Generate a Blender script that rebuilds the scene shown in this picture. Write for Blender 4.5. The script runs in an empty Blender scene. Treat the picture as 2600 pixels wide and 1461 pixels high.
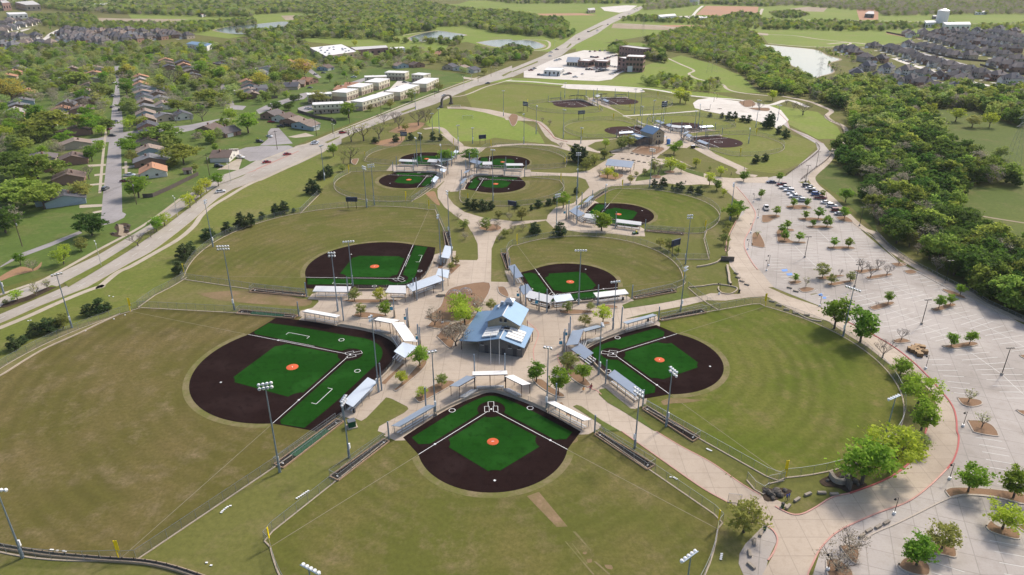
import bpy, math, random
import numpy as np
from mathutils import Vector, Matrix
R = math.radians
sc = bpy.context.scene
COL = sc.collection
random.seed(7)

# ------------------------------------------------------------------ camera
CAM_H, PITCH, FPX = 98.3, R(24.75), 1800.0
cam = bpy.data.cameras.new('camera')
cam.sensor_width = 36.0
cam.lens = 36.0 * FPX / 2600.0
cam.clip_start, cam.clip_end = 1.0, 12000.0
camo = bpy.data.objects.new('camera', cam)
COL.objects.link(camo)
camo.location = (0, 0, CAM_H)
camo.rotation_euler = (R(90) - PITCH, 0, 0)
sc.camera = camo

# ------------------------------------------------------------------ sky and sun
SUN_AZ, SUN_EL = R(45), R(44)          # azimuth to the right of the view direction
w = bpy.data.worlds.new('World')
sc.world = w
w.use_nodes = True
nt = w.node_tree
bg = nt.nodes['Background']
sky = nt.nodes.new('ShaderNodeTexSky')
sky.sky_type = 'NISHITA'
sky.sun_disc = False
sky.sun_elevation = SUN_EL
sky.sun_rotation = SUN_AZ
sky.altitude = 200
sky.air_density = 1.0
sky.dust_density = 4.0
sky.ozone_density = 1.0
nt.links.new(sky.outputs[0], bg.inputs[0])
bg.inputs[1].default_value = 0.15
sun = bpy.data.lights.new('sun', 'SUN')
sun.energy = 2.5
sun.angle = R(7.0)
sun.color = (1.0, 0.93, 0.82)
suno = bpy.data.objects.new('sun', sun)
COL.objects.link(suno)
sd = Vector((math.sin(SUN_AZ) * math.cos(SUN_EL), math.cos(SUN_AZ) * math.cos(SUN_EL), math.sin(SUN_EL)))
suno.rotation_euler = sd.to_track_quat('Z', 'Y').to_euler()
suno.location = sd * 500
vs = sc.view_settings
vs.view_transform = 'Standard'
vs.look = 'None'
vs.exposure = 0.44
vs.gamma = 1.0
vs.use_curve_mapping = False
sc.cycles.max_bounces = 6
sc.cycles.transparent_max_bounces = 24
sc.cycles.volume_bounces = 0
sc.cycles.use_denoising = True

# ------------------------------------------------------------------ photo pixel -> place on the ground
ROW = [0, 365, 730, 1096]
def PX(s):
    """'12 960,1290 13 5,6' -> photo pixels; two digits = tile column,row seen 3.963x; F = whole view at 2576; S = source"""
    out, mode = [], 'S'
    for tok in s.split():
        if ',' not in tok:
            mode = tok
            continue
        x, y = (float(v) for v in tok.split(','))
        if mode == 'S':
            out.append((x, y))
        elif mode == 'F':
            out.append((x * 1.00932, y * 1.00932))
        elif mode == 'Z':
            out.append((900 + x / 4.293, 340 + y / 4.293))
        elif mode == 'Y':
            out.append((1350 + x / 3.963, 200 + y / 3.963))
        elif mode == 'P':
            out.append((780 + x / 6.779, 170 + y / 6.779))
        elif mode == 'O':
            out.append((1330 + x / 7.806, 110 + y / 7.806))
        elif mode == 'K':
            out.append((1580 + x / 10.304, 290 + y / 10.304))
        elif mode == 'B':
            out.append((1080 + x / 7.156, 740 + y / 7.156))
        else:
            out.append((650 * int(mode[0]) + x / 3.963, ROW[int(mode[1])] + y / 3.963))
    return out
SP, CP = math.sin(PITCH), math.cos(PITCH)
def gp(p, z=0.0):
    u, v = (p[0] - 1300) / FPX, (p[1] - 730.5) / FPX
    t = (CAM_H - z) / (SP + v * CP)
    return Vector((u * t, (CP - v * SP) * t, z))
def G(s, z=0.0):
    return [gp(p, z) for p in PX(s)]
def G1(s, z=0.0):
    return gp(PX(s)[0], z)
def top_z(base, ty):
    d = gp(base).y
    v = (ty - 730.5) / FPX
    return CAM_H - (v * d * CP + d * SP) / (CP - v * SP)
def photo_x(p):
    d = p[1] * CP + (CAM_H - p[2]) * SP
    return 1300 + FPX * p[0] / max(d, 1.0)

# ------------------------------------------------------------------ materials
MATS = {}
def nodes_of(name):
    m = bpy.data.materials.new(name)
    m.use_nodes = True
    n = m.node_tree
    return m, n, n.nodes['Principled BSDF']
def lin(c):
    return tuple(((x / 255) / 12.92 if x <= 10 else ((x / 255 + 0.055) / 1.055) ** 2.4) for x in c)
def rgba(c):
    return (c[0], c[1], c[2], 1.0)
def mat(name, col, rough=0.8, metal=0.0, var=0.12, scale=2.0, bump=0.0, spec=0.3, rnd=0.0, col2=None):
    """plain surface with broad noise variation (and per-object variation when rnd > 0)"""
    m, n, b = nodes_of(name)
    L = n.links
    tc = n.nodes.new('ShaderNodeTexCoord')
    nz = n.nodes.new('ShaderNodeTexNoise')
    nz.inputs['Scale'].default_value = scale
    nz.inputs['Detail'].default_value = 5
    L.new(tc.outputs['Object'], nz.inputs['Vector'])
    mx = n.nodes.new('ShaderNodeMix')
    mx.data_type = 'RGBA'
    c2 = col2 if col2 else tuple(x * (1 + var) for x in col)
    mx.inputs[6].default_value = rgba(tuple(x * (1 - var) for x in col))
    mx.inputs[7].default_value = rgba(c2)
    L.new(nz.outputs['Fac'], mx.inputs[0])
    out = mx.outputs[2]
    if rnd:
        oi = n.nodes.new('ShaderNodeObjectInfo')
        hs = n.nodes.new('ShaderNodeHueSaturation')
        mp = n.nodes.new('ShaderNodeMapRange')
        mp.inputs[3].default_value = 1 - rnd
        mp.inputs[4].default_value = 1 + rnd
        L.new(oi.outputs['Random'], mp.inputs[0])
        L.new(mp.outputs[0], hs.inputs['Value'])
        L.new(out, hs.inputs['Color'])
        out = hs.outputs[0]
    L.new(out, b.inputs['Base Color'])
    b.inputs['Roughness'].default_value = rough
    b.inputs['Metallic'].default_value = metal
    b.inputs['Specular IOR Level'].default_value = spec
    if bump:
        bp = n.nodes.new('ShaderNodeBump')
        bp.inputs['Strength'].default_value = bump
        bp.inputs['Distance'].default_value = 0.05
        n2 = n.nodes.new('ShaderNodeTexNoise')
        n2.inputs['Scale'].default_value = scale * 12
        n2.inputs['Detail'].default_value = 3
        L.new(tc.outputs['Object'], n2.inputs['Vector'])
        L.new(n2.outputs['Fac'], bp.inputs['Height'])
        L.new(bp.outputs[0], b.inputs['Normal'])
    MATS[name] = m
    return m
def ground_mat(name, cols, scales=(0.012, 0.06, 0.9), rings=0.0, ring_step=3.4, speck=0.12):
    """grass: cols = (base, patch, dry); three noise octaves; optional mower rings round the object's origin"""
    m, n, b = nodes_of(name)
    L = n.links
    tc = n.nodes.new('ShaderNodeTexCoord')
    def noise(s, det=6, rough=0.6):
        q = n.nodes.new('ShaderNodeTexNoise')
        q.inputs['Scale'].default_value = s
        q.inputs['Detail'].default_value = det
        q.inputs['Roughness'].default_value = rough
        L.new(tc.outputs['Object'], q.inputs['Vector'])
        return q.outputs['Fac']
    def ramp(src, lo, hi):
        q = n.nodes.new('ShaderNodeMapRange')
        q.inputs[1].default_value = lo
        q.inputs[2].default_value = hi
        L.new(src, q.inputs[0])
        return q.outputs[0]
    def mix(f, a, c):
        q = n.nodes.new('ShaderNodeMix')
        q.data_type = 'RGBA'
        L.new(f, q.inputs[0])
        for i, v in ((6, a), (7, c)):
            if isinstance(v, tuple):
                q.inputs[i].default_value = rgba(v)
            else:
                L.new(v, q.inputs[i])
        return q.outputs[2]
    c = mix(ramp(noise(scales[0], 5), 0.42, 0.60), cols[0], cols[1])
    c = mix(ramp(noise(scales[1], 8, 0.72), 0.50, 0.70), c, cols[2])
    c = mix(ramp(noise(scales[2], 6, 0.75), 0.35, 0.80), c, tuple(x * 0.66 for x in cols[0]))
    if rings:
        vm = n.nodes.new('ShaderNodeVectorMath')
        vm.operation = 'LENGTH'
        L.new(tc.outputs['Object'], vm.inputs[0])
        ad = n.nodes.new('ShaderNodeMath')
        ad.operation = 'MULTIPLY_ADD'
        L.new(noise(0.05, 3), ad.inputs[0])
        ad.inputs[1].default_value = 3.0
        L.new(vm.outputs['Value'], ad.inputs[2])
        si = n.nodes.new('ShaderNodeMath')
        si.operation = 'MULTIPLY'
        L.new(ad.outputs[0], si.inputs[0])
        si.inputs[1].default_value = 2 * math.pi / ring_step
        sn = n.nodes.new('ShaderNodeMath')
        sn.operation = 'SINE'
        L.new(si.outputs[0], sn.inputs[0])
        mg = n.nodes.new('ShaderNodeMath')
        mg.operation = 'MULTIPLY'
        L.new(ramp(sn.outputs[0], -1, 1), mg.inputs[0])
        mm = n.nodes.new('ShaderNodeMath')
        mm.operation = 'MULTIPLY'
        L.new(mg.outputs[0], mm.inputs[0])
        L.new(ramp(noise(0.03, 4), 0.35, 0.65), mm.inputs[1])
        mg.inputs[1].default_value = rings
        c = mix(mm.outputs[0], c, tuple(x * 0.55 for x in cols[0]))
    L.new(c, b.inputs['Base Color'])
    b.inputs['Roughness'].default_value = 0.95
    b.inputs['Specular IOR Level'].default_value = 0.1
    MATS[name] = m
    return m
def paving(name, col, joint=4.6, dark=0.82, stain=0.22, joint_w=0.03, rot=0.0):
    m, n, b = nodes_of(name)
    L = n.links
    tc = n.nodes.new('ShaderNodeTexCoord')
    mp = n.nodes.new('ShaderNodeMapping')
    mp.inputs['Rotation'].default_value = (0, 0, rot)
    L.new(tc.outputs['Object'], mp.inputs['Vector'])
    br = n.nodes.new('ShaderNodeTexBrick')
    br.offset = 0.0
    br.inputs['Scale'].default_value = 1.0
    br.inputs['Brick Width'].default_value = joint
    br.inputs['Row Height'].default_value = joint
    br.inputs['Mortar Size'].default_value = joint_w * 3
    br.inputs['Color1'].default_value = rgba(col)
    br.inputs['Color2'].default_value = rgba(tuple(x * 0.95 for x in col))
    br.inputs['Mortar'].default_value = rgba(tuple(x * dark for x in col))
    L.new(mp.outputs[0], br.inputs['Vector'])
    prev = br.outputs['Color']
    for s, lo, hi, k in ((0.035, 0.42, 0.70, 1 - stain), (0.16, 0.54, 0.72, 0.84), (0.7, 0.52, 0.78, 0.88), (3.0, 0.45, 0.8, 0.91)):
        nz = n.nodes.new('ShaderNodeTexNoise')
        nz.inputs['Scale'].default_value = s
        nz.inputs['Detail'].default_value = 6
        L.new(tc.outputs['Object'], nz.inputs['Vector'])
        mr = n.nodes.new('ShaderNodeMapRange')
        mr.inputs[1].default_value = lo
        mr.inputs[2].default_value = hi
        L.new(nz.outputs['Fac'], mr.inputs[0])
        mx = n.nodes.new('ShaderNodeMix')
        mx.data_type = 'RGBA'
        mx.blend_type = 'MULTIPLY'
        L.new(mr.outputs[0], mx.inputs[0])
        L.new(prev, mx.inputs[6])
        mx.inputs[7].default_value = (k, k * 0.985, k * 0.96, 1)
        prev = mx.outputs[2]
    L.new(prev, b.inputs['Base Color'])
    b.inputs['Roughness'].default_value = 0.75
    b.inputs['Specular IOR Level'].default_value = 0.25
    MATS[name] = m
    return m
def leaf_mat(name, col, var=0.25, hue=0.03, trans=0.35):
    """leaves: diffuse + translucent, colour varies from tree to tree and inside the crown"""
    m, n, b = nodes_of(name)
    L = n.links
    oi = n.nodes.new('ShaderNodeObjectInfo')
    tc = n.nodes.new('ShaderNodeTexCoord')
    nz = n.nodes.new('ShaderNodeTexNoise')
    nz.inputs['Scale'].default_value = 0.9
    L.new(tc.outputs['Object'], nz.inputs['Vector'])
    hs = n.nodes.new('ShaderNodeHueSaturation')
    mr = n.nodes.new('ShaderNodeMapRange')
    mr.inputs[3].default_value = 0.5 - hue
    mr.inputs[4].default_value = 0.5 + hue
    L.new(oi.outputs['Random'], mr.inputs[0])
    L.new(mr.outputs[0], hs.inputs['Hue'])
    ml = n.nodes.new('ShaderNodeMath')
    ml.operation = 'MULTIPLY'
    ml.inputs[1].default_value = 7.31
    L.new(oi.outputs['Random'], ml.inputs[0])
    fr = n.nodes.new('ShaderNodeMath')
    fr.operation = 'FRACT'
    L.new(ml.outputs[0], fr.inputs[0])
    ad = n.nodes.new('ShaderNodeMath')
    ad.operation = 'ADD'
    L.new(fr.outputs[0], ad.inputs[0])
    L.new(nz.outputs['Fac'], ad.inputs[1])
    mv = n.nodes.new('ShaderNodeMapRange')
    mv.inputs[1].default_value = 0.2
    mv.inputs[2].default_value = 1.8
    mv.inputs[3].default_value = 1 - var
    mv.inputs[4].default_value = 1 + var
    L.new(ad.outputs[0], mv.inputs[0])
    L.new(mv.outputs[0], hs.inputs['Value'])
    hs.inputs['Color'].default_value = rgba(col)
    L.new(hs.outputs[0], b.inputs['Base Color'])
    b.inputs['Roughness'].default_value = 0.7
    b.inputs['Specular IOR Level'].default_value = 0.15
    tr = n.nodes.new('ShaderNodeBsdfTranslucent')
    L.new(hs.outputs[0], tr.inputs['Color'])
    mx = n.nodes.new('ShaderNodeMixShader')
    mx.inputs[0].default_value = trans
    L.new(b.outputs[0], mx.inputs[1])
    L.new(tr.outputs[0], mx.inputs[2])
    L.new(mx.outputs[0], n.nodes['Material Output'].inputs['Surface'])
    MATS[name] = m
    return m
def mesh_mat(name, col, cover):
    """chain link seen from far: wires cover a share of the view, the rest is open"""
    m, n, b = nodes_of(name)
    L = n.links
    b.inputs['Base Color'].default_value = rgba(col)
    b.inputs['Roughness'].default_value = 0.5
    b.inputs['Metallic'].default_value = 0.4
    tr = n.nodes.new('ShaderNodeBsdfTransparent')
    mx = n.nodes.new('ShaderNodeMixShader')
    tc = n.nodes.new('ShaderNodeTexCoord')
    nz = n.nodes.new('ShaderNodeTexNoise')
    nz.inputs['Scale'].default_value = 1.5
    L.new(tc.outputs['Object'], nz.inputs['Vector'])
    mr = n.nodes.new('ShaderNodeMapRange')
    mr.inputs[3].default_value = cover * 0.75
    mr.inputs[4].default_value = cover * 1.25
    L.new(nz.outputs['Fac'], mr.inputs[0])
    L.new(mr.outputs[0], mx.inputs[0])
    L.new(tr.outputs[0], mx.inputs[1])
    L.new(b.outputs[0], mx.inputs[2])
    L.new(mx.outputs[0], n.nodes['Material Output'].inputs['Surface'])
    MATS[name] = m
    return m
def metal_roof(name, col, rough, seam=0.45, metal=0.95):
    m, n, b = nodes_of(name)
    L = n.links
    tc = n.nodes.new('ShaderNodeTexCoord')
    wv = n.nodes.new('ShaderNodeTexWave')
    wv.wave_type = 'BANDS'
    wv.bands_direction = 'X'
    wv.wave_profile = 'SAW'
    wv.inputs['Scale'].default_value = 1.0 / seam / 3.1416 * 1.57
    L.new(tc.outputs['Object'], wv.inputs['Vector'])
    mr = n.nodes.new('ShaderNodeMapRange')
    mr.inputs[1].default_value = 0.85
    mr.inputs[2].default_value = 1.0
    L.new(wv.outputs['Fac'], mr.inputs[0])
    nz = n.nodes.new('ShaderNodeTexNoise')
    nz.inputs['Scale'].default_value = 0.6
    nz.inputs['Detail'].default_value = 5
    L.new(tc.outputs['Object'], nz.inputs['Vector'])
    mx = n.nodes.new('ShaderNodeMix')
    mx.data_type = 'RGBA'
    mx.inputs[6].default_value = rgba(col)
    mx.inputs[7].default_value = rgba(tuple(x * 0.72 for x in col))
    L.new(mr.outputs[0], mx.inputs[0])
    m2 = n.nodes.new('ShaderNodeMix')
    m2.data_type = 'RGBA'
    m2.blend_type = 'MULTIPLY'
    L.new(nz.outputs['Fac'], m2.inputs[0])
    L.new(mx.outputs[2], m2.inputs[6])
    m2.inputs[7].default_value = (0.85, 0.85, 0.86, 1)
    L.new(m2.outputs[2], b.inputs['Base Color'])
    b.inputs['Metallic'].default_value = metal
    b.inputs['Roughness'].default_value = rough
    MATS[name] = m
    return m

# ------------------------------------------------------------------ mesh and object helpers
class MB:
    def __init__(s):
        s.v, s.f = [], []
    def add(s, vs, fs):
        o = len(s.v)
        s.v += [tuple(q) for q in vs]
        s.f += [tuple(i + o for i in q) for q in fs]
        return s
    def box(s, c, size, rz=0.0, rx=0.0, taper=1.0):
        hx, hy, hz = size[0] / 2, size[1] / 2, size[2] / 2
        M = Matrix.Rotation(rz, 3, 'Z') @ Matrix.Rotation(rx, 3, 'X')
        P = []
        for z in (-1, 1):
            k = taper if z > 0 else 1.0
            for x, y in ((-1, -1), (1, -1), (1, 1), (-1, 1)):
                P.append(Vector(c) + M @ Vector((x * hx * k, y * hy * k, z * hz)))
        return s.add(P, [(3, 2, 1, 0), (4, 5, 6, 7), (0, 1, 5, 4), (1, 2, 6, 5), (2, 3, 7, 6), (3, 0, 4, 7)])
    def beam(s, a, b, wd, ht):
        a, b = Vector(a), Vector(b)
        d = (b - a)
        if d.length < 1e-6:
            return s
        d.normalize()
        up = Vector((0, 0, 1)) if abs(d.z) < 0.95 else Vector((1, 0, 0))
        x = d.cross(up).normalized() * (wd / 2)
        y = x.cross(d).normalized() * (ht / 2)
        P = [a - x - y, a + x - y, a + x + y, a - x + y, b - x - y, b + x - y, b + x + y, b - x + y]
        return s.add(P, [(0, 1, 2, 3), (7, 6, 5, 4), (4, 5, 1, 0), (5, 6, 2, 1), (6, 7, 3, 2), (7, 4, 0, 3)])
    def tube(s, a, b, r0, r1, n=6, cap=True):
        a, b = Vector(a), Vector(b)
        d = (b - a).normalized()
        up = Vector((0, 0, 1)) if abs(d.z) < 0.95 else Vector((1, 0, 0))
        x = d.cross(up).normalized()
        y = d.cross(x)
        P = []
        for q, r in ((a, r0), (b, r1)):
            for i in range(n):
                t = 2 * math.pi * i / n
                P.append(q + x * (r * math.cos(t)) + y * (r * math.sin(t)))
        F = [(i, (i + 1) % n, n + (i + 1) % n, n + i) for i in range(n)]
        if cap:
            F += [tuple(range(n - 1, -1, -1)), tuple(range(n, 2 * n))]
        return s.add(P, F)
    def prism(s, poly, z0, z1):
        n = len(poly)
        P = [(p[0], p[1], z0) for p in poly] + [(p[0], p[1], z1) for p in poly]
        F = [(i, (i + 1) % n, n + (i + 1) % n, n + i) for i in range(n)]
        F += [tuple(range(n - 1, -1, -1)), tuple(range(n, 2 * n))]
        return s.add(P, F)
    def slab(s, q, th):
        """thin slab from a 3D polygon, thickness downwards"""
        n = len(q)
        P = [Vector(p) for p in q] + [Vector(p) - Vector((0, 0, th)) for p in q]
        F = [tuple(range(n)), tuple(range(2 * n - 1, n - 1, -1))]
        F += [((i + 1) % n, i, n + i, n + (i + 1) % n) for i in range(n)]
        return s.add(P, F)
    def blob(s, c, r, n=8, m=5):
        c = Vector(c)
        P = [c + Vector((0, 0, r[2]))]
        for j in range(1, m):
            a = math.pi * j / m
            for i in range(n):
                t = 2 * math.pi * i / n
                P.append(c + Vector((r[0] * math.sin(a) * math.cos(t), r[1] * math.sin(a) * math.sin(t), r[2] * math.cos(a))))
        P.append(c - Vector((0, 0, r[2])))
        F = [(0, 1 + i, 1 + (i + 1) % n) for i in range(n)]
        for j in range(m - 2):
            F += [(1 + j * n + i, 1 + (j + 1) * n + i, 1 + (j + 1) * n + (i + 1) % n, 1 + j * n + (i + 1) % n) for i in range(n)]
        k = 1 + (m - 2) * n
        F += [(len(P) - 1, k + (i + 1) % n, k + i) for i in range(n)]
        return s.add(P, F)
    def mesh(s, name, m, smooth=False):
        me = bpy.data.meshes.new(name)
        me.from_pydata(s.v, [], s.f)
        me.validate()
        if m:
            me.materials.append(MATS[m])
        if smooth:
            me.polygons.foreach_set('use_smooth', [True] * len(me.polygons))
        return me
    def obj(s, name, m, parent=None, smooth=False):
        return link(name, s.mesh(name, m, smooth), parent)
def link(name, data, parent=None, loc=None):
    o = bpy.data.objects.new(name, data)
    COL.objects.link(o)
    if parent is not None:
        o.parent = parent
    if loc is not None:
        o.location = loc
    return o
THINGS = []
def tag(o, label, cat, group=None):
    o['label'], o['category'] = label, cat
    if group:
        o['group'] = group
    THINGS.append(o)
    return o
def thing(name, label, cat, loc=(0, 0, 0), rz=0.0, group=None):
    o = link(name, None, None, loc)
    o.empty_display_size = 0.3
    o.rotation_euler = (0, 0, rz)
    return tag(o, label, cat, group)
def kids(o, parts):
    """parts: list of (name, mesh[, sub]) shared between copies"""
    for p in parts:
        c = link(p[0], p[1], o)
        if len(p) > 2:
            for q in p[2]:
                link(q[0], q[1], c)
    return o
def struct(o, kind='structure'):
    o['kind'] = kind
    return o
def clean_poly(pts):
    out = []
    for p in pts:
        if not out or (p - out[-1]).length > 0.02:
            out.append(p)
    return out
def sheet(name, pts, m, z, kind='structure', parent=None, origin=None):
    """flat polygon on the ground at height z, triangulated"""
    from mathutils.geometry import tessellate_polygon
    o3 = Vector(origin) if origin is not None else Vector((0, 0, 0))
    q = [Vector((p[0] - o3.x, p[1] - o3.y, z)) for p in clean_poly([Vector((p[0], p[1], 0)) for p in pts])]
    tris = tessellate_polygon([q])
    F = []
    for t in tris:
        a, b, c = (q[i] for i in t)
        F.append(tuple(t) if (b - a).cross(c - a).z > 0 else (t[0], t[2], t[1]))
    me = bpy.data.meshes.new(name)
    me.from_pydata([tuple(p) for p in q], [], F)
    me.materials.append(MATS[m])
    ob = link(name, me, parent, (o3.x, o3.y, 0) if origin is not None else None)
    if parent is None and kind:
        ob['kind'] = kind
    return ob
def smooth_line(pts, n=6):
    """Catmull-Rom through ground points"""
    P = [Vector((p[0], p[1], 0)) for p in pts]
    if len(P) < 3:
        return P
    out = []
    for i in range(len(P) - 1):
        a, b, c, d = P[max(i - 1, 0)], P[i], P[i + 1], P[min(i + 2, len(P) - 1)]
        for k in range(n):
            t = k / n
            out.append(0.5 * ((2 * b) + (c - a) * t + (2 * a - 5 * b + 4 * c - d) * t * t + (3 * b - a - 3 * c + d) * t ** 3))
    out.append(P[-1])
    return out
def ribbon_pts(line, wd):
    """left and right edges of a strip round a centre line"""
    Lf, Rt = [], []
    for i, p in enumerate(line):
        d = (line[min(i + 1, len(line) - 1)] - line[max(i - 1, 0)])
        d.z = 0
        d.normalize()
        nrm = Vector((-d.y, d.x, 0))
        h = wd / 2 if not callable(wd) else wd(i / (len(line) - 1)) / 2
        Lf.append(p + nrm * h)
        Rt.append(p - nrm * h)
    return Lf, Rt
def ribbon(name, line, wd, m, z, kind='structure', parent=None):
    Lf, Rt = ribbon_pts(line, wd)
    n = len(line)
    V = [(p.x, p.y, z) for p in Lf] + [(p.x, p.y, z) for p in Rt]
    F = [(n + i, n + i + 1, i + 1, i) for i in range(n - 1)]
    me = bpy.data.meshes.new(name)
    me.from_pydata(V, [], F)
    me.materials.append(MATS[m])
    o = link(name, me, parent)
    if parent is None and kind:
        o['kind'] = kind
    return o
def kerb(name, line, wd, ht, m, parent=None, z0=0.0):
    Lf, Rt = ribbon_pts(line, wd)
    n = len(line)
    V = []
    for q in (Lf, Rt):
        V += [(p.x, p.y, z0 - 0.05) for p in q] + [(p.x, p.y, z0 + ht) for p in q]
    F = []
    for i in range(n - 1):
        F += [(n + i, n + i + 1, 3 * n + i + 1, 3 * n + i)[::-1], (i, i + 1, n + i + 1, n + i)[::-1], (2 * n + i, 2 * n + i + 1, 3 * n + i + 1, 3 * n + i)]
    F += [(0, n, 3 * n, 2 * n), (n - 1, 2 * n - 1 + 2 * n, 3 * n - 1 - n + n, 2 * n - 1)][:1]
    me = bpy.data.meshes.new(name)
    me.from_pydata(V, [], F)
    me.materials.append(MATS[m])
    o = link(name, me, parent)
    if parent is None:
        o['kind'] = 'structure'
    return o
def poly_area_pts(poly, step, rnd, jitter=0.9):
    """jittered grid of ground points inside a ground polygon"""
    xs = [p.x for p in poly]
    ys = [p.y for p in poly]
    out = []
    y = min(ys)
    n = len(poly)
    while y < max(ys):
        x = min(xs)
        while x < max(xs):
            px, py = x + rnd.uniform(-.5, .5) * step * jitter, y + rnd.uniform(-.5, .5) * step * jitter
            if inside(poly, px, py):
                out.append((px, py))
            x += step
        y += step
    return out
def inside(poly, px, py):
    c, j = False, len(poly) - 1
    for i in range(len(poly)):
        a, b = poly[i], poly[j]
        if (a.y > py) != (b.y > py) and px < (b.x - a.x) * (py - a.y) / (b.y - a.y) + a.x:
            c = not c
        j = i
    return c
# ------------------------------------------------------------------ surface materials
ground_mat('grass_park', ((0.128, 0.135, 0.032), (0.162, 0.155, 0.046), (0.218, 0.172, 0.085)), (0.011, 0.07, 0.8))
ground_mat('grass_verge', ((0.138, 0.165, 0.032), (0.182, 0.188, 0.046), (0.245, 0.200, 0.090)), (0.02, 0.06, 0.7))
ground_mat('grass_lawn', ((0.095, 0.145, 0.030), (0.125, 0.165, 0.038), (0.190, 0.175, 0.072)), (0.015, 0.05, 0.5))
ground_mat('grass_meadow', ((0.185, 0.245, 0.042), (0.220, 0.265, 0.055), (0.250, 0.235, 0.090)), (0.008, 0.03, 0.4))
ground_mat('grass_deep', ((0.098, 0.132, 0.028), (0.125, 0.150, 0.036), (0.175, 0.155, 0.066)), (0.02, 0.06, 0.6))  # deeper green than the verge grass
ground_mat('outfield_dry', ((0.116, 0.104, 0.026), (0.165, 0.126, 0.050), (0.222, 0.166, 0.094)), (0.040, 0.13, 1.1), 0.45, 4.4)
ground_mat('outfield_mixed', ((0.112, 0.117, 0.024), (0.162, 0.138, 0.044), (0.225, 0.170, 0.088)), (0.045, 0.12, 1.1), 0.42, 3.6)
ground_mat('outfield_green', ((0.106, 0.132, 0.016), (0.152, 0.152, 0.032), (0.225, 0.175, 0.075)), (0.040, 0.12, 1.0), 0.45, 4.0)
ground_mat('outfield_far', ((0.165, 0.190, 0.036), (0.200, 0.200, 0.052), (0.245, 0.205, 0.090)), (0.03, 0.08, 0.6), 0.25, 4.0)  # fresher green; the sunlit brightness of the far park is also in this colour
ground_mat('thin_grass', ((0.235, 0.165, 0.090), (0.165, 0.140, 0.052), (0.300, 0.200, 0.125)), (0.10, 0.30, 1.4))
ground_mat('bare_soil', ((0.34, 0.20, 0.115), (0.30, 0.19, 0.11), (0.22, 0.19, 0.09)), (0.05, 0.15, 1.2))
ground_mat('worn_rim', ((0.150, 0.148, 0.044), (0.225, 0.180, 0.098), (0.300, 0.228, 0.145)), (0.16, 0.45, 1.8))
ground_mat('red_earth', ((0.46, 0.25, 0.15), (0.40, 0.24, 0.16), (0.36, 0.26, 0.19)), (0.02, 0.08, 0.5))
ground_mat('pale_dirt', ((0.40, 0.32, 0.24), (0.34, 0.27, 0.19), (0.24, 0.21, 0.11)), (0.02, 0.08, 0.5))
ground_mat('mulch', ((0.265, 0.165, 0.100), (0.235, 0.145, 0.090), (0.300, 0.195, 0.125)), (0.2, 0.8, 4.0))
ground_mat('dark_mulch', ((0.060, 0.042, 0.030), (0.075, 0.050, 0.036), (0.10, 0.075, 0.05)), (0.2, 0.8, 4.0))
paving('plaza_concrete', (0.460, 0.378, 0.298), 4.6, 0.78, 0.26)
paving('lot_concrete', (0.400, 0.358, 0.325), 4.6, 0.74, 0.30, 0.03, R(20))
paving('road_concrete', (0.40, 0.355, 0.305), 6.0, 0.85, 0.18)
paving('walk_concrete', (0.46, 0.395, 0.31), 1.8, 0.88, 0.14)
paving('street_concrete', (0.33, 0.305, 0.30), 5.0, 0.80, 0.25)
paving('white_slab', (0.62, 0.575, 0.52), 6.0, 0.90, 0.10)
def turf(name, col):
    """rolled artificial turf: 4.6 m rolls with faint seams and tone steps, infill dust and scuffs"""
    m, n, b = nodes_of(name)
    L = n.links
    tc = n.nodes.new('ShaderNodeTexCoord')
    br = n.nodes.new('ShaderNodeTexBrick')
    br.offset = 0.37
    br.inputs['Scale'].default_value = 1.0
    br.inputs['Brick Width'].default_value = 30.0
    br.inputs['Row Height'].default_value = 4.57
    br.inputs['Mortar Size'].default_value = 0.05
    br.inputs['Color1'].default_value = rgba(tuple(x * 1.10 for x in col))
    br.inputs['Color2'].default_value = rgba(tuple(x * 0.92 for x in col))
    br.inputs['Mortar'].default_value = rgba(tuple(x * 0.75 for x in col))
    L.new(tc.outputs['Object'], br.inputs['Vector'])
    prev = br.outputs['Color']
    for s_, lo, hi, tgt in ((0.10, 0.50, 0.78, tuple(x * 1.5 + 0.004 for x in col)), (0.6, 0.52, 0.80, tuple(x * 0.62 for x in col)), (6.0, 0.55, 0.85, tuple(x * 1.9 + 0.003 for x in col))):
        nz = n.nodes.new('ShaderNodeTexNoise')
        nz.inputs['Scale'].default_value = s_
        nz.inputs['Detail'].default_value = 6
        L.new(tc.outputs['Object'], nz.inputs['Vector'])
        mr = n.nodes.new('ShaderNodeMapRange')
        mr.inputs[1].default_value = lo
        mr.inputs[2].default_value = hi
        L.new(nz.outputs['Fac'], mr.inputs[0])
        mx = n.nodes.new('ShaderNodeMix')
        mx.data_type = 'RGBA'
        L.new(mr.outputs[0], mx.inputs[0])
        L.new(prev, mx.inputs[6])
        mx.inputs[7].default_value = rgba(tgt)
        prev = mx.outputs[2]
    L.new(prev, b.inputs['Base Color'])
    b.inputs['Roughness'].default_value = 0.95
    b.inputs['Specular IOR Level'].default_value = 0.0
    MATS[name] = m
mat('paint_white', (0.74, 0.74, 0.72), 0.6, var=0.08, scale=3)
mat('paint_line', (0.60, 0.58, 0.545), 0.6, var=0.15, scale=1.5)
mat('chalk_faint', (0.21, 0.185, 0.12), 0.9, var=0.3, scale=0.8)
mat('kerb_red', (0.36, 0.075, 0.068), 0.7, var=0.25, scale=0.8)
mat('kerb_faded', (0.47, 0.25, 0.205), 0.7, var=0.25, scale=0.8)
mat('kerb_concrete', (0.42, 0.36, 0.30), 0.85, var=0.15, scale=1.2)
mat('brick_strip', (0.40, 0.235, 0.195), 0.85, var=0.2, scale=1.0)
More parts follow.
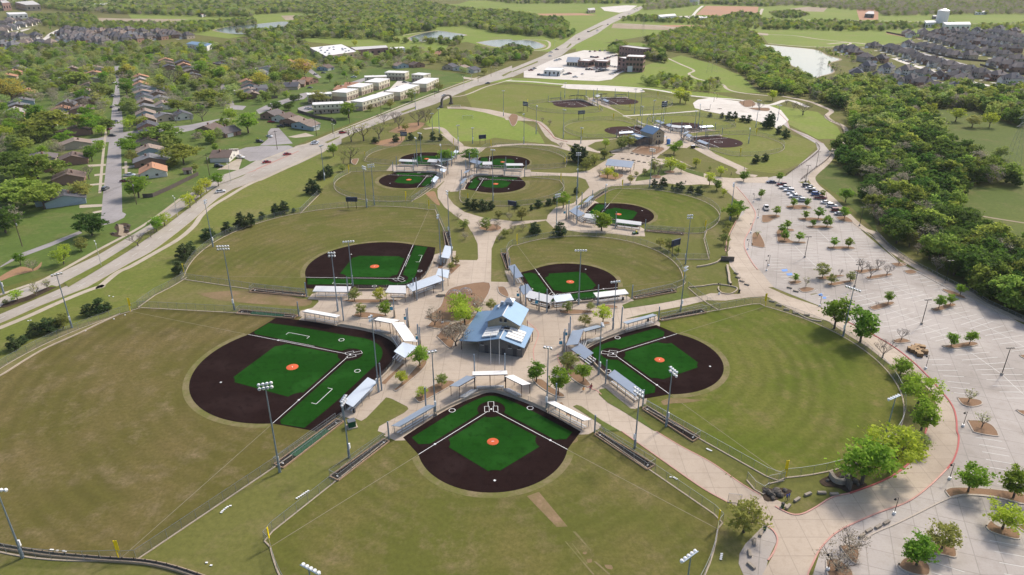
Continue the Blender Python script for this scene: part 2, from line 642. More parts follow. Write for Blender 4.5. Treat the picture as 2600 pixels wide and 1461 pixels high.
mat('blue_paint', (0.10, 0.24, 0.55), 0.6)
turf('turf_brown', (0.0172, 0.0094, 0.0086))
turf('turf_green', (0.0100, 0.0510, 0.0056))
mat('mound_orange', (0.56, 0.105, 0.035), 0.9, var=0.15, scale=1.5)
mat('infield_dirt', (0.042, 0.021, 0.020), 0.95, var=0.2, scale=0.4, spec=0.05)
mat('stone_wall', (0.36, 0.28, 0.20), 0.9, var=0.25, scale=2.2, bump=0.5)
mat('water_bed', (0.10, 0.11, 0.10), 0.9)
def water(name, col, rough):
    m, n, b = nodes_of(name)
    b.inputs['Base Color'].default_value = rgba(col)
    b.inputs['Roughness'].default_value = rough
    b.inputs['IOR'].default_value = 1.33
    b.inputs['Specular IOR Level'].default_value = 0.6
    tc = n.nodes.new('ShaderNodeTexCoord')
    nz = n.nodes.new('ShaderNodeTexNoise')
    nz.inputs['Scale'].default_value = 0.35
    nz.inputs['Detail'].default_value = 6
    n.links.new(tc.outputs['Object'], nz.inputs['Vector'])
    bp = n.nodes.new('ShaderNodeBump')
    bp.inputs['Strength'].default_value = 0.25
    bp.inputs['Distance'].default_value = 0.3
    n.links.new(nz.outputs['Fac'], bp.inputs['Height'])
    n.links.new(bp.outputs[0], b.inputs['Normal'])
    MATS[name] = m
water('pond_water', (0.10, 0.13, 0.13), 0.14)

# ------------------------------------------------------------------ terrain
_z = [0.0]
def zz(base):
    _z[0] = (_z[0] + 0.6180339) % 1.0
    return base + _z[0] * 0.018
S9 = 9000
struct(MB().add([(-S9, -300, 0), (S9, -300, 0), (S9, S9, 0), (-S9, S9, 0)], [(0, 1, 2, 3)]).obj('ground', 'grass_park'))
def zone(name, s, m, base=0.02, n=0, kind='structure'):
    pts = G(s)
    if n:
        pts = smooth_line(pts + [pts[0]], n)[:-1]
    return sheet(name, pts, m, zz(base), kind)
zone('far_grass', 'F 1180,2 2576,2 2700,80 1900,88 1640,88 1500,112 1400,132 1230,120 1000,60', 'grass_meadow', 0.012)
zone('far_grass', 'F 300,10 700,20 1200,30 1300,80 1100,120 700,100 350,70', 'grass_meadow', 0.012)
zone('park_lawn', '20 -500,880 0,850 500,885 1300,935 1850,1000 1830,1080 1930,1120 2440,1220 2576,1260 30 100,1310 500,1447 31 480,40 330,200 60,300 21 2300,260 1900,20 20 1500,1447 1100,1380 500,1400 300,1250 0,1160 -400,1090', 'outfield_far', 0.014)
# lawns of the residential side and the far bottomland
zone('lawn', 'F -400,120 500,118 760,122 900,150 1190,190 1100,235 1010,275 900,305 830,330 700,385 600,440 480,510 330,595 200,650 -60,730 -700,980 -1400,700', 'grass_lawn')
zone('lawn', '01 1240,700 1240,480 1450,550 2000,330 2150,330 1800,560 1450,800 1300,870 1000,1080 600,1290 200,1400 0,1460 0,1240 800,880 1000,820 1250,750', 'grass_deep', 0.024)
zone('verge', '01 800,1447 1300,1200 1900,790 2200,540 2576,370 11 0,390 700,80 840,130 900,330 700,420 560,560 400,690 200,740 0,790 01 2576,760 2000,1060 1830,1230 1650,1447 02 1310,230 700,400 200,640 0,740 0,430 0,300', 'grass_verge', 0.024)
zone('meadow', '10 1830,1120 1850,1090 2400,1130 2576,1180 20 0,1180 230,1290 290,1370 330,1447 11 2400,-60 2300,-30 2000,-20 10 1930,1400 1850,1330 1700,1250', 'grass_meadow', 0.024)
zone('meadow', '20 -700,840 0,830 500,870 1300,900 1800,970 2300,1010 2576,1050 30 500,1130 700,1280 760,1400 500,1400 200,1250 0,1060 20 2000,940 1500,890 900,800 0,790', 'grass_meadow', 0.024)
zone('meadow', '20 900,840 1400,640 1700,560 2000,640 2300,760 2500,940 2100,930 1500,880', 'grass_meadow', 0.026)
zone('meadow', '30 1450,1060 1700,1100 2100,1130 2576,1300 2576,1500 31 2576,300 2576,980 2100,830 1900,600 2000,440 2500,450 2200,200 1850,0 30 1750,1447 1600,1250', 'grass_deep', 0.026)
zone('meadow', '30 -100,300 1200,330 1500,400 1250,450 800,470 400,480 0,440', 'grass_meadow', 0.026)
zone('meadow', '10 500,420 900,380 1600,420 1950,440 1900,510 1300,520 900,460', 'grass_meadow', 0.026)
zone('meadow', '20 650,440 1300,430 1400,480 900,520 640,520', 'grass_meadow', 0.028)
zone('meadow', '20 -200,40 600,20 1000,50 900,140 400,200 -100,190', 'grass_meadow', 0.026)
zone('meadow', '20 560,300 870,225 900,255 700,350', 'grass_meadow', 0.028)
zone('meadow', '20 870,330 1020,250 1110,270 1000,370', 'grass_meadow', 0.028)
zone('meadow', '20 1100,230 1450,225 1450,260 1080,250', 'grass_meadow', 0.028)
zone('meadow', '30 400,190 900,160 2000,170 2000,225 1200,215', 'grass_meadow', 0.026)
zone('meadow', '00 1900,340 2576,330 10 100,360 0,350 00 2300,390', 'grass_meadow', 0.026)
zone('meadow', '10 1700,50 2576,30 2576,130 2200,110 1800,80', 'grass_meadow', 0.026)
zone('creek_bank', '31 450,350 640,200 900,330 1000,480 1100,900 900,700 700,520', 'grass_deep', 0.028)
# dirt patches
zone('dirt_patch', '01 0,1390 0,1340 200,1240 340,1260 420,1190 380,1270 150,1330', 'bare_soil', 0.045, 3)
zone('dirt_patch', '12 -600,60 -100,30 200,60 420,110 560,130 500,190 200,180 -200,150 -450,110', 'thin_grass', 0.03, 3)
zone('dirt_patch', '11 1700,500 1790,480 1820,540 1850,620 1800,600', 'bare_soil', 0.045, 3)
zone('dirt_patch', '11 1150,0 1300,-40 1500,-70 1400,30', 'bare_soil', 0.03, 3)
zone('dirt_patch', '10 1330,1330 1500,1250 1700,1240 1560,1340', 'bare_soil', 0.045, 3)
zone('dirt_patch', '20 1850,150 1950,60 2480,70 2470,140 2200,165', 'red_earth', 0.045)
zone('dirt_patch', '20 1480,255 1900,255 2300,290 2400,330 1900,290 1600,275', 'red_earth', 0.045)
zone('dirt_patch', '30 890,100 1000,80 1110,120 1110,200 920,205', 'red_earth', 0.045)
zone('dirt_patch', '30 220,90 400,70 600,80 560,120 300,115', 'pale_dirt', 0.045)
zone('dirt_patch', '00 900,180 1300,190 1900,195 1700,230 1150,240 1000,230', 'pale_dirt', 0.045)
zone('dirt_patch', '20 250,140 700,135 860,155 300,160', 'red_earth', 0.045)
zone('dirt_patch', '20 1020,240 1800,265 2576,340 2576,360 1700,310 1000,285', 'pale_dirt', 0.042)
zone('dirt_patch', '10 250,160 700,150 620,190 300,205', 'pale_dirt', 0.045)
zone('dirt_patch', '31 1950,690 2050,690 2130,860 2040,820', 'bare_soil', 0.045)

# ------------------------------------------------------------------ ponds
def pond(s, n=5):
    pts = smooth_line((lambda q: q + [q[0]])(G(s)), n)[:-1]
    sheet('pond_bank', [p + (p - sum(pts, Vector()) / len(pts)).normalized() * 3.0 for p in pts], 'pale_dirt', zz(0.032))
    o = sheet('pond', pts, 'pond_water', zz(0.06))
    return o
pond('30 -130,445 0,455 200,475 480,505 590,560 720,600 600,640 660,720 520,770 400,800 200,740 190,720 310,690 240,660 200,600 60,540 -100,520')
pond('00 2150,305 2350,265 2576,245 10 300,220 370,275 200,315 100,328 0,340 00 2450,345 2280,335')
pond('10 1540,385 1650,345 1830,315 2000,335 2110,355 2000,375 1980,400 1800,410 1600,420')
pond('10 2230,430 2400,405 2576,400 20 0,410 180,410 320,460 260,490 100,500 0,480 10 2400,470')
pond('10 1700,90 1900,95 2170,115 2050,120 1850,110', 3)
for s in ('31 1080,480 1120,470 1120,540 1060,560 1040,510', '31 1400,240 1500,200 1570,190 1500,290 1420,310', '31 1190,770 1230,770 1280,830 1240,840'):
    pond(s, 3)

# ------------------------------------------------------------------ roads
def road(name, s, m, base=0.04):
    return sheet(name, G(s), m, zz(base))
# the avenue: near carriageway, far carriageway, then the undivided stretch and the rise to the bridge
ave_r_l = '02 -700,560 0,272 480,70 850,-95 01 690,1447 1000,1262 1290,1085 1640,850 1900,650 2030,545 2200,415 2480,310 11 0,262 430,75'
ave_r_r = '11 860,0 430,205 0,385 01 2350,455 2200,545 2060,662 1900,802 1560,1062 1290,1212 880,1447 02 400,190 0,362 -700,680'
road('avenue', ave_r_l + ' ' + ave_r_r, 'road_concrete')
road('avenue', '02 -700,360 0,110 430,-70 01 440,1385 520,1340 1000,1115 1290,945 1480,832 1640,702 1800,585 2000,440 2200,330 2440,250 11 0,172 60,168 340,68 400,25 700,-30 860,0 430,75 0,262 01 2480,310 2200,418 2050,505 1890,622 1650,800 1480,892 1290,1032 1000,1212 640,1402 02 560,0 0,200 -700,470', 'road_concrete')
road('avenue', '11 400,25 10 510,1447 830,1330 1120,1218 1450,1088 1800,950 2250,788 2576,662 20 0,690 300,568 520,440 640,350 900,222 1100,132 1300,62 1440,22 1360,52 1280,108 1000,240 860,340 640,450 500,560 300,650 0,780 10 2576,775 2200,872 1800,1050 1480,1155 1000,1338 860,1400 11 860,0 700,-30', 'road_concrete')
for s in ('02 20,200 280,95 520,-20 600,0 300,130 60,210', '01 640,1402 1000,1212 1290,1032 1480,892 1650,800 1890,622 2050,505 2200,418 2480,305 2440,330 2200,415 2030,545 1900,650 1640,850 1290,1085 1000,1262 690,1447',
          '10 690,1435 850,1372 840,1385 720,1445', '10 1450,1130 1600,1078 1600,1095 1480,1140', '20 0,722 260,615 260,630 10,728', '20 545,485 590,437 600,450 560,485', '20 755,325 900,258 925,255 790,322', '10 2470,762 2570,715 2576,725 2490,772'):
    sheet('median', G(s), 'grass_verge', zz(0.11))
sheet('brick_median', G('01 2470,305 2576,262 11 0,255 430,72 432,80 0,268 01 2576,275'), 'brick_strip', zz(0.07))
sheet('median_bed', G('02 0,205 40,165 270,95 480,0 580,0 300,130 60,205'), 'dark_mulch', zz(0.13))
# footways beside the avenue
def walk(s, wd, m='walk_concrete', base=0.055, name='footpath', n=5):
    return ribbon(name, smooth_line(G(s), n), wd, m, zz(base))
walk('02 -600,640 0,408 300,285 600,150 880,35 1030,-15 01 1000,1447 1180,1300 1310,1240 1560,1100 1800,960 1950,830 2030,720 2150,620 2300,530 2450,440 2576,380 11 60,360 300,250 500,155 690,70 760,40', 2.2)
walk('02 -500,240 0,75 01 300,1420 480,1352 1000,1065 1290,912 1480,800 1640,688 1820,552', 1.6)
walk('11 60,170 200,115 340,62 10 540,1440 830,1318 1120,1205 1450,1072 1800,935 2250,772', 1.6)
walk('10 1900,985 2100,960 2300,880 2400,850 2576,800', 2.0)
# residential streets
road('street', '01 1010,820 1040,480 1080,120 1095,0 00 1130,1060 1170,820 1150,670 1200,665 1200,900 1240,1250 1235,1447 01 1220,60 1225,400 1230,690 1270,710 1250,745 1140,800 1040,822', 'street_concrete', 0.045)
road('street', '00 600,1420 980,1395 1180,1340 1420,1310 1640,1290 1900,1260 2200,1200 2330,1190 2300,1240 2000,1300 1650,1370 1240,1420 900,1447 620,1447', 'street_concrete', 0.05)
road('street', '10 0,1110 150,1040 330,990 430,950 520,930 530,960 480,1000 350,1020 200,1080 30,1150', 'street_concrete', 0.045)
road('street', '10 150,1295 230,1290 320,1390 370,1447 11 100,20 40,20 10 120,1400 120,1330', 'street_concrete', 0.045)
road('street', '11 -250,90 -100,40 50,25 330,20 380,40 340,62 60,165 -60,180', 'street_concrete', 0.052)
road('street', '00 2210,850 2240,830 2330,980 2360,1060 2480,1070 2440,1110 2280,1100 2270,1040', 'street_concrete', 0.045)
road('street', '10 860,860 1180,755 1190,775 1060,830 900,880', 'street_concrete', 0.045)
road('street', '10 310,510 350,500 460,580 560,700 660,780 630,790 520,720 400,600', 'street_concrete', 0.045)
road('street', '01 0,1240 200,1110 500,1000 800,880 830,900 500,1040 200,1150 0,1250', 'street_concrete', 0.05)
walk('01 1005,500 1020,300 1050,0 00 1085,1200', 1.3)
walk('01 1270,300 1265,180', 1.3)
for s in ('01 800,620 1030,610 1030,635 800,650', '01 930,690 1025,670 1025,690 940,705', '01 880,215 1065,205 1065,225 890,235', '01 950,310 1060,298 1060,315 950,330', '01 900,410 1055,395 1055,412 920,425', '01 1230,235 1370,215 1370,240 1230,255', '01 1230,335 1400,300 1420,330 1240,350',
          '10 320,1380 500,1340 590,1370 400,1390', '01 2180,265 2400,150 2440,150 2400,270 2260,260', '10 2080,780 2220,790 2230,800 2100,795', '00 1400,1310 1490,1290 1490,1330 1410,1340', '10 2090,775 2240,795 2240,810 2090,795'):
    sheet('driveway', G(s), 'walk_concrete', zz(0.06))
# rock garden at the end of the street
sheet('rock_garden', smooth_line((lambda q: q + [q[0]])(G('01 1100,900 1180,890 1150,840 1240,800 1310,820 1300,890 1320,910 1230,940 1130,930')), 4)[:-1], 'dark_mulch', zz(0.05))
sheet('rock_garden', G('01 1190,815 1240,820 1250,860 1240,900 1320,915 1240,935 1190,920 1200,870'), 'pale_dirt', zz(0.07))

# ------------------------------------------------------------------ park paving
plaza = ('12 415,95 560,100 620,120 632,145 570,205 450,235 400,310 800,380 1100,430 1330,520 1420,620 1400,700 1240,930 1180,980 960,1290 1010,1325 1060,1345 1110,1315 1310,1108 1365,1122 1520,1200 1535,1225 1490,1265 1240,1400 1225,1447 '
         '13 1290,20 1380,60 1500,45 12 1900,1250 2250,1100 2450,1100 22 0,1150 420,1400 23 700,5 760,20 870,-20 22 900,1385 615,1200 650,1185 700,1200 900,1340 1085,1447 23 1105,0 1260,110 1500,280 1900,560 2170,712 2240,745 2330,800 2500,900 33 200,740 0,650 '
         '23 2560,690 2500,640 2300,520 2000,310 1700,150 1450,0 22 1430,1447 1100,1240 960,1160 875,1080 880,1030 940,1018 1190,1220 1240,1225 1300,1190 1200,900 900,600 1000,560 1430,440 1480,355 1455,272 1340,290 1145,320 1110,180 1190,148 1180,60 780,100 300,130 0,40 '
         '11 2545,1395 2365,1390 2370,1060 2420,940 2480,870 2165,870 2230,1010 2235,1160 2220,1175 1945,1170 1975,1052 1935,1048 1800,1100 1700,1300 1400,1420 12 1000,10 800,0 430,60')
road('plaza', plaza, 'plaza_concrete')
# path to the drive east of the diamonds
road('park_path', '22 1110,180 1130,217 1500,162 1780,108 1940,80 2000,60 2280,70 2400,40 2576,40 2576,90 2400,100 2240,122 2150,135 1960,132 1740,187 1500,232 1300,277 1145,318', 'plaza_concrete', 0.042)
# path by the shrubs to the small diamonds
road('park_path', '11 2230,900 2165,885 2120,805 2000,722 1900,642 1830,545 1825,470 1860,440 1960,300 2000,200 2020,130 2090,130 2080,220 2040,330 1990,420 1960,470 1930,490 1935,540 1990,612 2100,690 2300,750 2576,780 21 0,785 350,765 360,722 440,642 620,600 700,520 780,440 740,362 650,332 400,322 190,326 150,335 150,290 190,285 420,297 640,303 760,280 860,220 960,160 1040,110 1180,10 20 1180,1447 1350,1447 21 1500,30 1540,60 1500,100 1450,150 1600,160 1760,250 1930,300 2060,335 2230,350 2576,335 2576,400 2290,390 2200,450 2050,420 1900,410 1740,420 1640,410 1560,400 1200,420 1000,430 880,470 720,560 660,620 620,650 720,700 700,760 1000,860 1330,880 1340,935 1180,930 980,905 700,895 540,870 420,850 340,775 0,832 11 2576,845 2480,885', 'plaza_concrete', 0.041)
# wings of concrete round diamond groups
road('park_path', 'Z 340,410 420,320 760,260 1100,300 1400,280 1900,330 1925,420 2370,432 2560,400 2576,430 2450,450 1925,448 1880,470 1600,440 1250,460 1180,560 1130,630 1040,635 1050,600 920,620 905,600 980,520 900,430 640,410', 'plaza_concrete', 0.043)
road('park_path', 'Z 960,0 1080,90 1130,125 1280,150 1440,150 1560,120 1850,105 2150,120 2400,180 2576,260 2576,290 2380,200 2150,135 1850,122 1600,135 1480,170 1400,190 1360,290 1100,290 1090,180 1120,150 1060,100 940,0', 'plaza_concrete', 0.044)
walk('10 1690,1300 1850,1290 1940,1370 2030,1440 2060,1470', 4.0, 'plaza_concrete')
# drive from the arch down past the diamonds
road('park_drive', '10 1920,1075 2100,1075 2350,1105 2576,1150 20 0,1150 200,1205 290,1225 350,1270 400,1330 430,1380 520,1410 700,1415 900,1405 1080,1395 Y 640,640 560,680 660,730 1000,740 1300,760 1500,830 1660,910 21 1400,60 1200,20 900,100 700,60 600,20 540,0 Y 420,720 300,690 250,650 200,630 140,580 100,520 60,450 20,430 20 -60,1210 10 2500,1190 2300,1135 2100,1098 1930,1095', 'plaza_concrete', 0.046)
# far plaza between dirt diamonds
for q in ('Y 1200,490 1080,425 960,392 860,332 700,272 580,222 560,200 620,190 700,230 800,290 930,370 1100,440 1250,490', 'Y 800,760 1010,640 1060,560 1200,470 1450,510 1560,570 1650,640 1560,700 1400,690 1300,760 1000,760', 'Y 1530,580 1640,640 1720,720 1950,830 2100,912 2180,912 1850,760 1700,660 1620,590'):
    road('park_path', q, 'plaza_concrete', 0.047)
walk('Y 920,378 1080,368 1300,355 1500,340 1680,325', 3.0, 'white_slab')
walk('Y 1660,700 1850,800 2100,910 21 2300,300 2460,330', 4.5, 'plaza_concrete')
# loop walk on the far side, pale car court and spray ground
walk('20 -60,815 200,825 500,850 900,865 1300,890 1500,915 1750,960 2000,985 2300,1010 2576,1060 30 200,1010 400,1080', 4.2, 'white_slab')
road('car_court', '20 490,880 530,850 900,868 1300,895 1340,925 1270,935 900,912 560,895', 'white_slab', 0.05)
road('spray_plaza', '20 1820,1040 1870,1005 2000,985 2200,1010 2576,1060 30 130,1110 210,1210 100,1300 20 2576,1250 2440,1215 2100,1150 1930,1115 1840,1090', 'white_slab', 0.052)
walk('20 1570,590 1700,650 1830,710 1780,745 1850,790 1950,815 2110,850 2170,900 2300,935 2576,965', 2.6, 'walk_concrete')
walk('30 140,970 400,1020 560,1080 640,1120 590,1170 640,1220 750,1270 800,1350 840,1410 31 700,30 600,180 470,300 440,350 480,420 600,520 720,640 850,770 960,860 1080,910 1200,1040 1400,1180 1600,1300 1850,1430 32 2000,40 2200,170 2400,270 2600,340', 3.4, 'plaza_concrete', 0.06)
walk('00 850,290 960,300 1050,320', 3, 'walk_concrete')
walk('30 -60,350 250,360 500,395 830,435 640,475 300,465 0,440', 3.0, 'walk_concrete')
walk('10 1470,360 1650,330 1850,310', 3.0, 'walk_concrete')
walk('20 190,515 330,500 380,460 340,410 100,400', 3.0, 'walk_concrete')
walk('31 1600,60 2000,160 2300,220 2576,300', 1.6, 'pale_dirt')
walk('31 1960,690 2200,740 2576,800', 1.4, 'pale_dirt')
# parking court, drive and boulevard on the creek side
road('parking_lot', '30 -60,1100 0,1075 100,1130 200,1230 220,1290 400,1360 560,1447 31 580,30 640,100 600,190 420,330 400,380 300,385 440,440 560,480 700,690 860,800 1000,930 1250,1140 1400,1250 1600,1310 1900,1447 32 1950,20 2100,110 2300,230 2576,380 2800,520 3300,1300 33 3300,1447 2576,1900 500,1900 450,1447 23 2250,1900 2330,1447 2280,1330 2290,1230 2350,1130 2480,1000 2576,900 33 0,800 30,900 100,1000 90,1100 0,1290 -30,1447 -60,1900 400,1900 450,1447 540,1160 750,960 1100,820 1400,720 1600,560 1800,370 1890,200 1900,60 32 1880,1340 1820,1150 1650,960 1500,800 1300,620 1000,430 700,300 500,180 200,60 0,-20 21 2360,1447 2190,1230 2170,1100 2200,900 2280,750 2330,640 2260,570 2180,500 2110,440 2200,400 2330,380 2576,345 31 60,330 180,330 330,200 500,60 480,0 30 400,1400 200,1290', 'lot_concrete', 0.038)
road('boulevard', '21 2110,440 2250,420 2340,520 2420,640 2450,720 2400,850 2340,960 2350,1080 2420,1200 2540,1330 2576,1380 31 60,1447 32 0,0 200,90 500,190 780,340 1010,460 1250,590 1450,740 1600,890 1720,1020 1830,1140 1890,1260 1900,1400 33 1910,30 1905,180 1800,380 1620,560 1400,715 1080,835 720,1000 540,1165 450,1330 400,1447 380,1900 -100,1900 -60,1447 60,1230 95,1100 60,1010 0,960 -100,930 23 2400,830 2250,745 33 -60,650 0,720 60,755 140,800 240,840 350,830 480,770 640,660 800,620 1000,560 1150,500 1330,400 1480,260 1560,130 1580,0 32 1600,1447 1640,1300 1700,1200 1660,1080 1500,900 1350,870 1200,760 1000,600 800,480 600,340 420,300 200,210 0,100 -200,60 22 2400,100 2300,80 21 2260,1290 2190,1230 2170,1100 2195,930 2260,780 2340,700 2310,620 2230,540', 'plaza_concrete', 0.05)
# ------------------------------------------------------------------ ball diamonds
metal_roof('roof_silver', (0.40, 0.455, 0.52), 0.48, 0.45, 0.65)
metal_roof('roof_glare', (0.72, 0.71, 0.69), 0.5, 0.45, 0.0)  # same sheet metal, with bright glare painted into the white colour
metal_roof('roof_blue', (0.15, 0.25, 0.38), 0.55, 0.45, 0.35)
mat('steel', (0.30, 0.32, 0.35), 0.45, 0.6, var=0.1)
mat('pole_blue', (0.25, 0.31, 0.38), 0.45, 0.5, var=0.1)
mat('rust_brown', (0.075, 0.040, 0.030), 0.7, 0.2)
mat('alu', (0.55, 0.56, 0.57), 0.4, 0.7, var=0.08)
mat('post_grey', (0.26, 0.28, 0.29), 0.5, 0.5, rnd=0.15)
mat('cast_stone', (0.40, 0.33, 0.25), 0.9, var=0.18, scale=1.5, bump=0.3)
mat('timber_edge', (0.36, 0.24, 0.15), 0.85, var=0.2, scale=1.5)
mat('screen_green', (0.012, 0.075, 0.030), 0.85)
mat('screen_black', (0.016, 0.016, 0.018), 0.85)
mat('safety_yellow', (0.80, 0.60, 0.01), 0.5, var=0.06)
mat('white_plastic', (0.78, 0.78, 0.77), 0.5, var=0.05)
mat('black_rubber', (0.02, 0.02, 0.02), 0.8)
mat('teal_banner', (0.03, 0.26, 0.42), 0.6)
mesh_mat('chain_link', (0.30, 0.32, 0.32), 0.20)
mesh_mat('chain_dark', (0.09, 0.10, 0.10), 0.50)

class Frame:
    def __init__(s, home, ang, k=1.0):
        s.h = Vector((home[0], home[1], 0))
        a = R(ang)
        s.d = Vector((math.cos(a), math.sin(a), 0))
        s.n = Vector((s.d.y, -s.d.x, 0))
        s.k = k
    def __call__(s, x, y, z=0.0):
        return s.h + s.d * (x * s.k) + s.n * (y * s.k) + Vector((0, 0, z))
POST = {}
def post_mesh(h, r=0.035, m='post_grey'):
    key = (h, r, m)
    if key not in POST:
        POST[key] = MB().tube((0, 0, 0), (0, 0, h), r, r, 5).mesh('post', m)
    return POST[key]
def resample(line, step):
    out, acc = [line[0]], 0.0
    for i in range(len(line) - 1):
        a, b = line[i], line[i + 1]
        L = (b - a).length
        while acc + L >= step:
            t = (step - acc) / L
            a = a + (b - a) * t
            out.append(a)
            L = (b - a).length
            acc = 0.0
        acc += L
    if (out[-1] - line[-1]).length > 0.4:
        out.append(line[-1])
    return out
def fence(line, h, label, step=3.05, m='chain_link', footing=True, name='chain_link_fence', r=0.035, screen=None):
    line = [Vector((p[0], p[1], 0)) for p in line]
    t = thing(name, label, 'fence', line[0], 0, 'chain-link fences of the ballpark')
    o = line[0]
    pts = resample(line, step)
    for p in pts:
        link('post', post_mesh(h, r), t, p - o)
    V, F, n = [], [], len(pts)
    for p in pts:
        V += [tuple(p - o + Vector((0, 0, 0.05))), tuple(p - o + Vector((0, 0, h - 0.03)))]
    F = [(2 * i, 2 * i + 2, 2 * i + 3, 2 * i + 1) for i in range(n - 1)]
    me = bpy.data.meshes.new('wire_mesh')
    me.from_pydata(V, [], F)
    me.materials.append(MATS[screen or m])
    link('wire_mesh', me, t)
    b = MB()
    for i in range(n - 1):
        b.beam(pts[i] - o + Vector((0, 0, h)), pts[i + 1] - o + Vector((0, 0, h)), 0.05, 0.05)
    b.obj('top_rail', 'post_grey', t)
    if footing:
        kerb('footing', [p - o for p in pts], 0.30, 0.12, 'cast_stone', t, 0.04)
    return t
def roof_shelter(name, label, q, zf, zb, cat, group, roof='roof_silver', post='rust_brown', benches=2, cage=True):
    """q: four ground corners (front a, front b, back b, back a); sloped sheet roof on posts with benches below"""
    c = sum(q, Vector()) / 4
    ax = (q[1] - q[0]).normalized()
    rz = math.atan2(ax.y, ax.x)
    t = thing(name, label, cat, c, rz, group)
    M = Matrix.Rotation(-rz, 3, 'Z')
    L = [M @ (p - c) for p in q]
    zs = (zf, zf, zb, zb)
    MB().slab([Vector((p.x, p.y, z)) for p, z in zip(L, zs)] if (L[1] - L[0]).cross(L[2] - L[0]).z > 0 else [Vector((p.x, p.y, z)) for p, z in zip(L, zs)][::-1], 0.09).obj('roof', roof, t)
    n = max(2, int((L[1] - L[0]).length / 3.2) + 1)
    for i in range(n):
        f = 0.04 + 0.92 * i / (n - 1)
        for a, b, z in ((L[0], L[1], zf), (L[3], L[2], zb)):
            p = a.lerp(b, f)
            p = p * 0.95
            link('post', post_mesh(round(z - 0.12, 2), 0.075, post), t, (p.x, p.y, 0))
    fasc = MB()
    for a, b, z in ((L[0], L[1], zf), (L[3], L[2], zb)):
        fasc.beam(Vector((a.x, a.y, z - 0.17)), Vector((b.x, b.y, z - 0.17)), 0.08, 0.14)
    fasc.obj('fascia', post, t)
    bm = []
    for i in range(benches):
        f = 0.62 - 0.38 * i / max(1, benches - 1) if benches > 1 else 0.6
        a, b = L[0].lerp(L[3], f) * 0.9, L[1].lerp(L[2], f) * 0.9
        z = 0.5 + 0.28 * (benches - 1 - i if benches > 2 else 0)
        MB().beam(Vector((a.x, a.y, z)), Vector((b.x, b.y, z)), 0.34, 0.06).obj('bench_plank', 'alu', t)
    if cage:
        V, F = [], []
        for i in range(4):
            p = L[i]
            V += [(p.x * 0.97, p.y * 0.97, 0.05), (p.x * 0.97, p.y * 0.97, min(zs) - 0.3)]
        F = [(0, 2, 3, 1), (2, 4, 5, 3), (6, 0, 1, 7)]
        me = bpy.data.meshes.new('wire_screen')
        me.from_pydata(V, [], F)
        me.materials.append(MATS['chain_link'])
        link('wire_screen', me, t)
    return t
def bleacher(label, c, rz, ln, rows=3):
    t = thing('bleacher', label, 'bleacher', c, rz, 'aluminium bleachers behind the backstops')
    for i in range(rows):
        MB().box((0, -0.65 * i, 0.42 + 0.3 * i), (ln, 0.30, 0.05)).obj('seat_plank', 'alu', t)
        if i < rows - 1:
            MB().box((0, -0.65 * i - 0.38, 0.2 + 0.3 * i), (ln, 0.26, 0.04)).obj('foot_plank', 'alu', t)
    for x in (-ln * 0.42, 0, ln * 0.42):
        b = MB()
        b.beam((x, 0.1, 0.05), (x, -0.65 * rows + 0.4, 0.3 * rows), 0.06, 0.08)
        b.beam((x, -0.65 * rows + 0.45, 0), (x, -0.65 * rows + 0.45, 0.3 * rows), 0.06, 0.06)
        b.obj('frame', 'steel', t)
    return t
LAMP = {}
def flood_parts(h, rows, per):
    key = (round(h), rows, per)
    if key in LAMP:
        return LAMP[key]
    parts = [('pole', MB().tube((0, 0, 0), (0, 0, h), 0.20, 0.10, 8).mesh('pole', 'pole_blue')),
             ('base', MB().tube((0, 0, 0), (0, 0, 2.2), 0.30, 0.27, 8).mesh('base', 'pole_blue')),
             ('control_box', MB().box((0, -0.34, 3.2), (0.45, 0.28, 1.3)).mesh('control_box', 'white_plastic'))]
    lm = MB()
    lm.tube((0, 0, 0), (0, -0.30, -0.16), 0.16, 0.34, 8)
    lm.tube((0, -0.30, -0.16), (0, -0.36, -0.20), 0.36, 0.36, 8)
    lm = lm.mesh('lamp', 'white_plastic')
    lens = MB().tube((0, -0.36, -0.20), (0, -0.40, -0.22), 0.31, 0.31, 8).mesh('lens', 'alu')
    arms = MB()
    lamps = []
    for r in range(rows):
        z = h - 0.1 - r * 0.95
        wd = 0.78 * (per - 1)
        arms.beam((-wd / 2 - 0.2, 0, z), (wd / 2 + 0.2, 0, z), 0.12, 0.12)
        for i in range(per):
            lamps.append((-wd / 2 + 0.78 * i, -0.1, z - 0.05))
    parts.append(('cross_arm', arms.mesh('cross_arm', 'pole_blue')))
    LAMP[key] = (parts, lm, lens, lamps)
    return LAMP[key]
FLOODS = []
def flood(s, ty, label, rows=1, per=5, aim=None, h=None):
    """s: base pixel, ty: source-pixel height of the head"""
    b = PX(s)[0]
    if h is None:
        h = max(9.0, min(24.0, top_z(b, ty)))
    p = gp(b)
    return flood_at(p, h, label, rows, per, aim)
def flood_at(p, h, label, rows=1, per=5, aim=None):
    rz = 0.0
    if aim is not None:
        d = Vector((aim[0] - p.x, aim[1] - p.y, 0))
        rz = math.atan2(d.y, d.x) + math.pi / 2
    h = round(h * 2) / 2
    parts, lm, lens, lamps = flood_parts(h, rows, per)
    t = thing('floodlight_mast', label, 'floodlight', (p.x, p.y, 0), rz, 'floodlight masts of the ballpark')
    kids(t, parts)
    for q in lamps:
        c = link('lamp', lm, t, q)
        link('lens', lens, c)
    return t

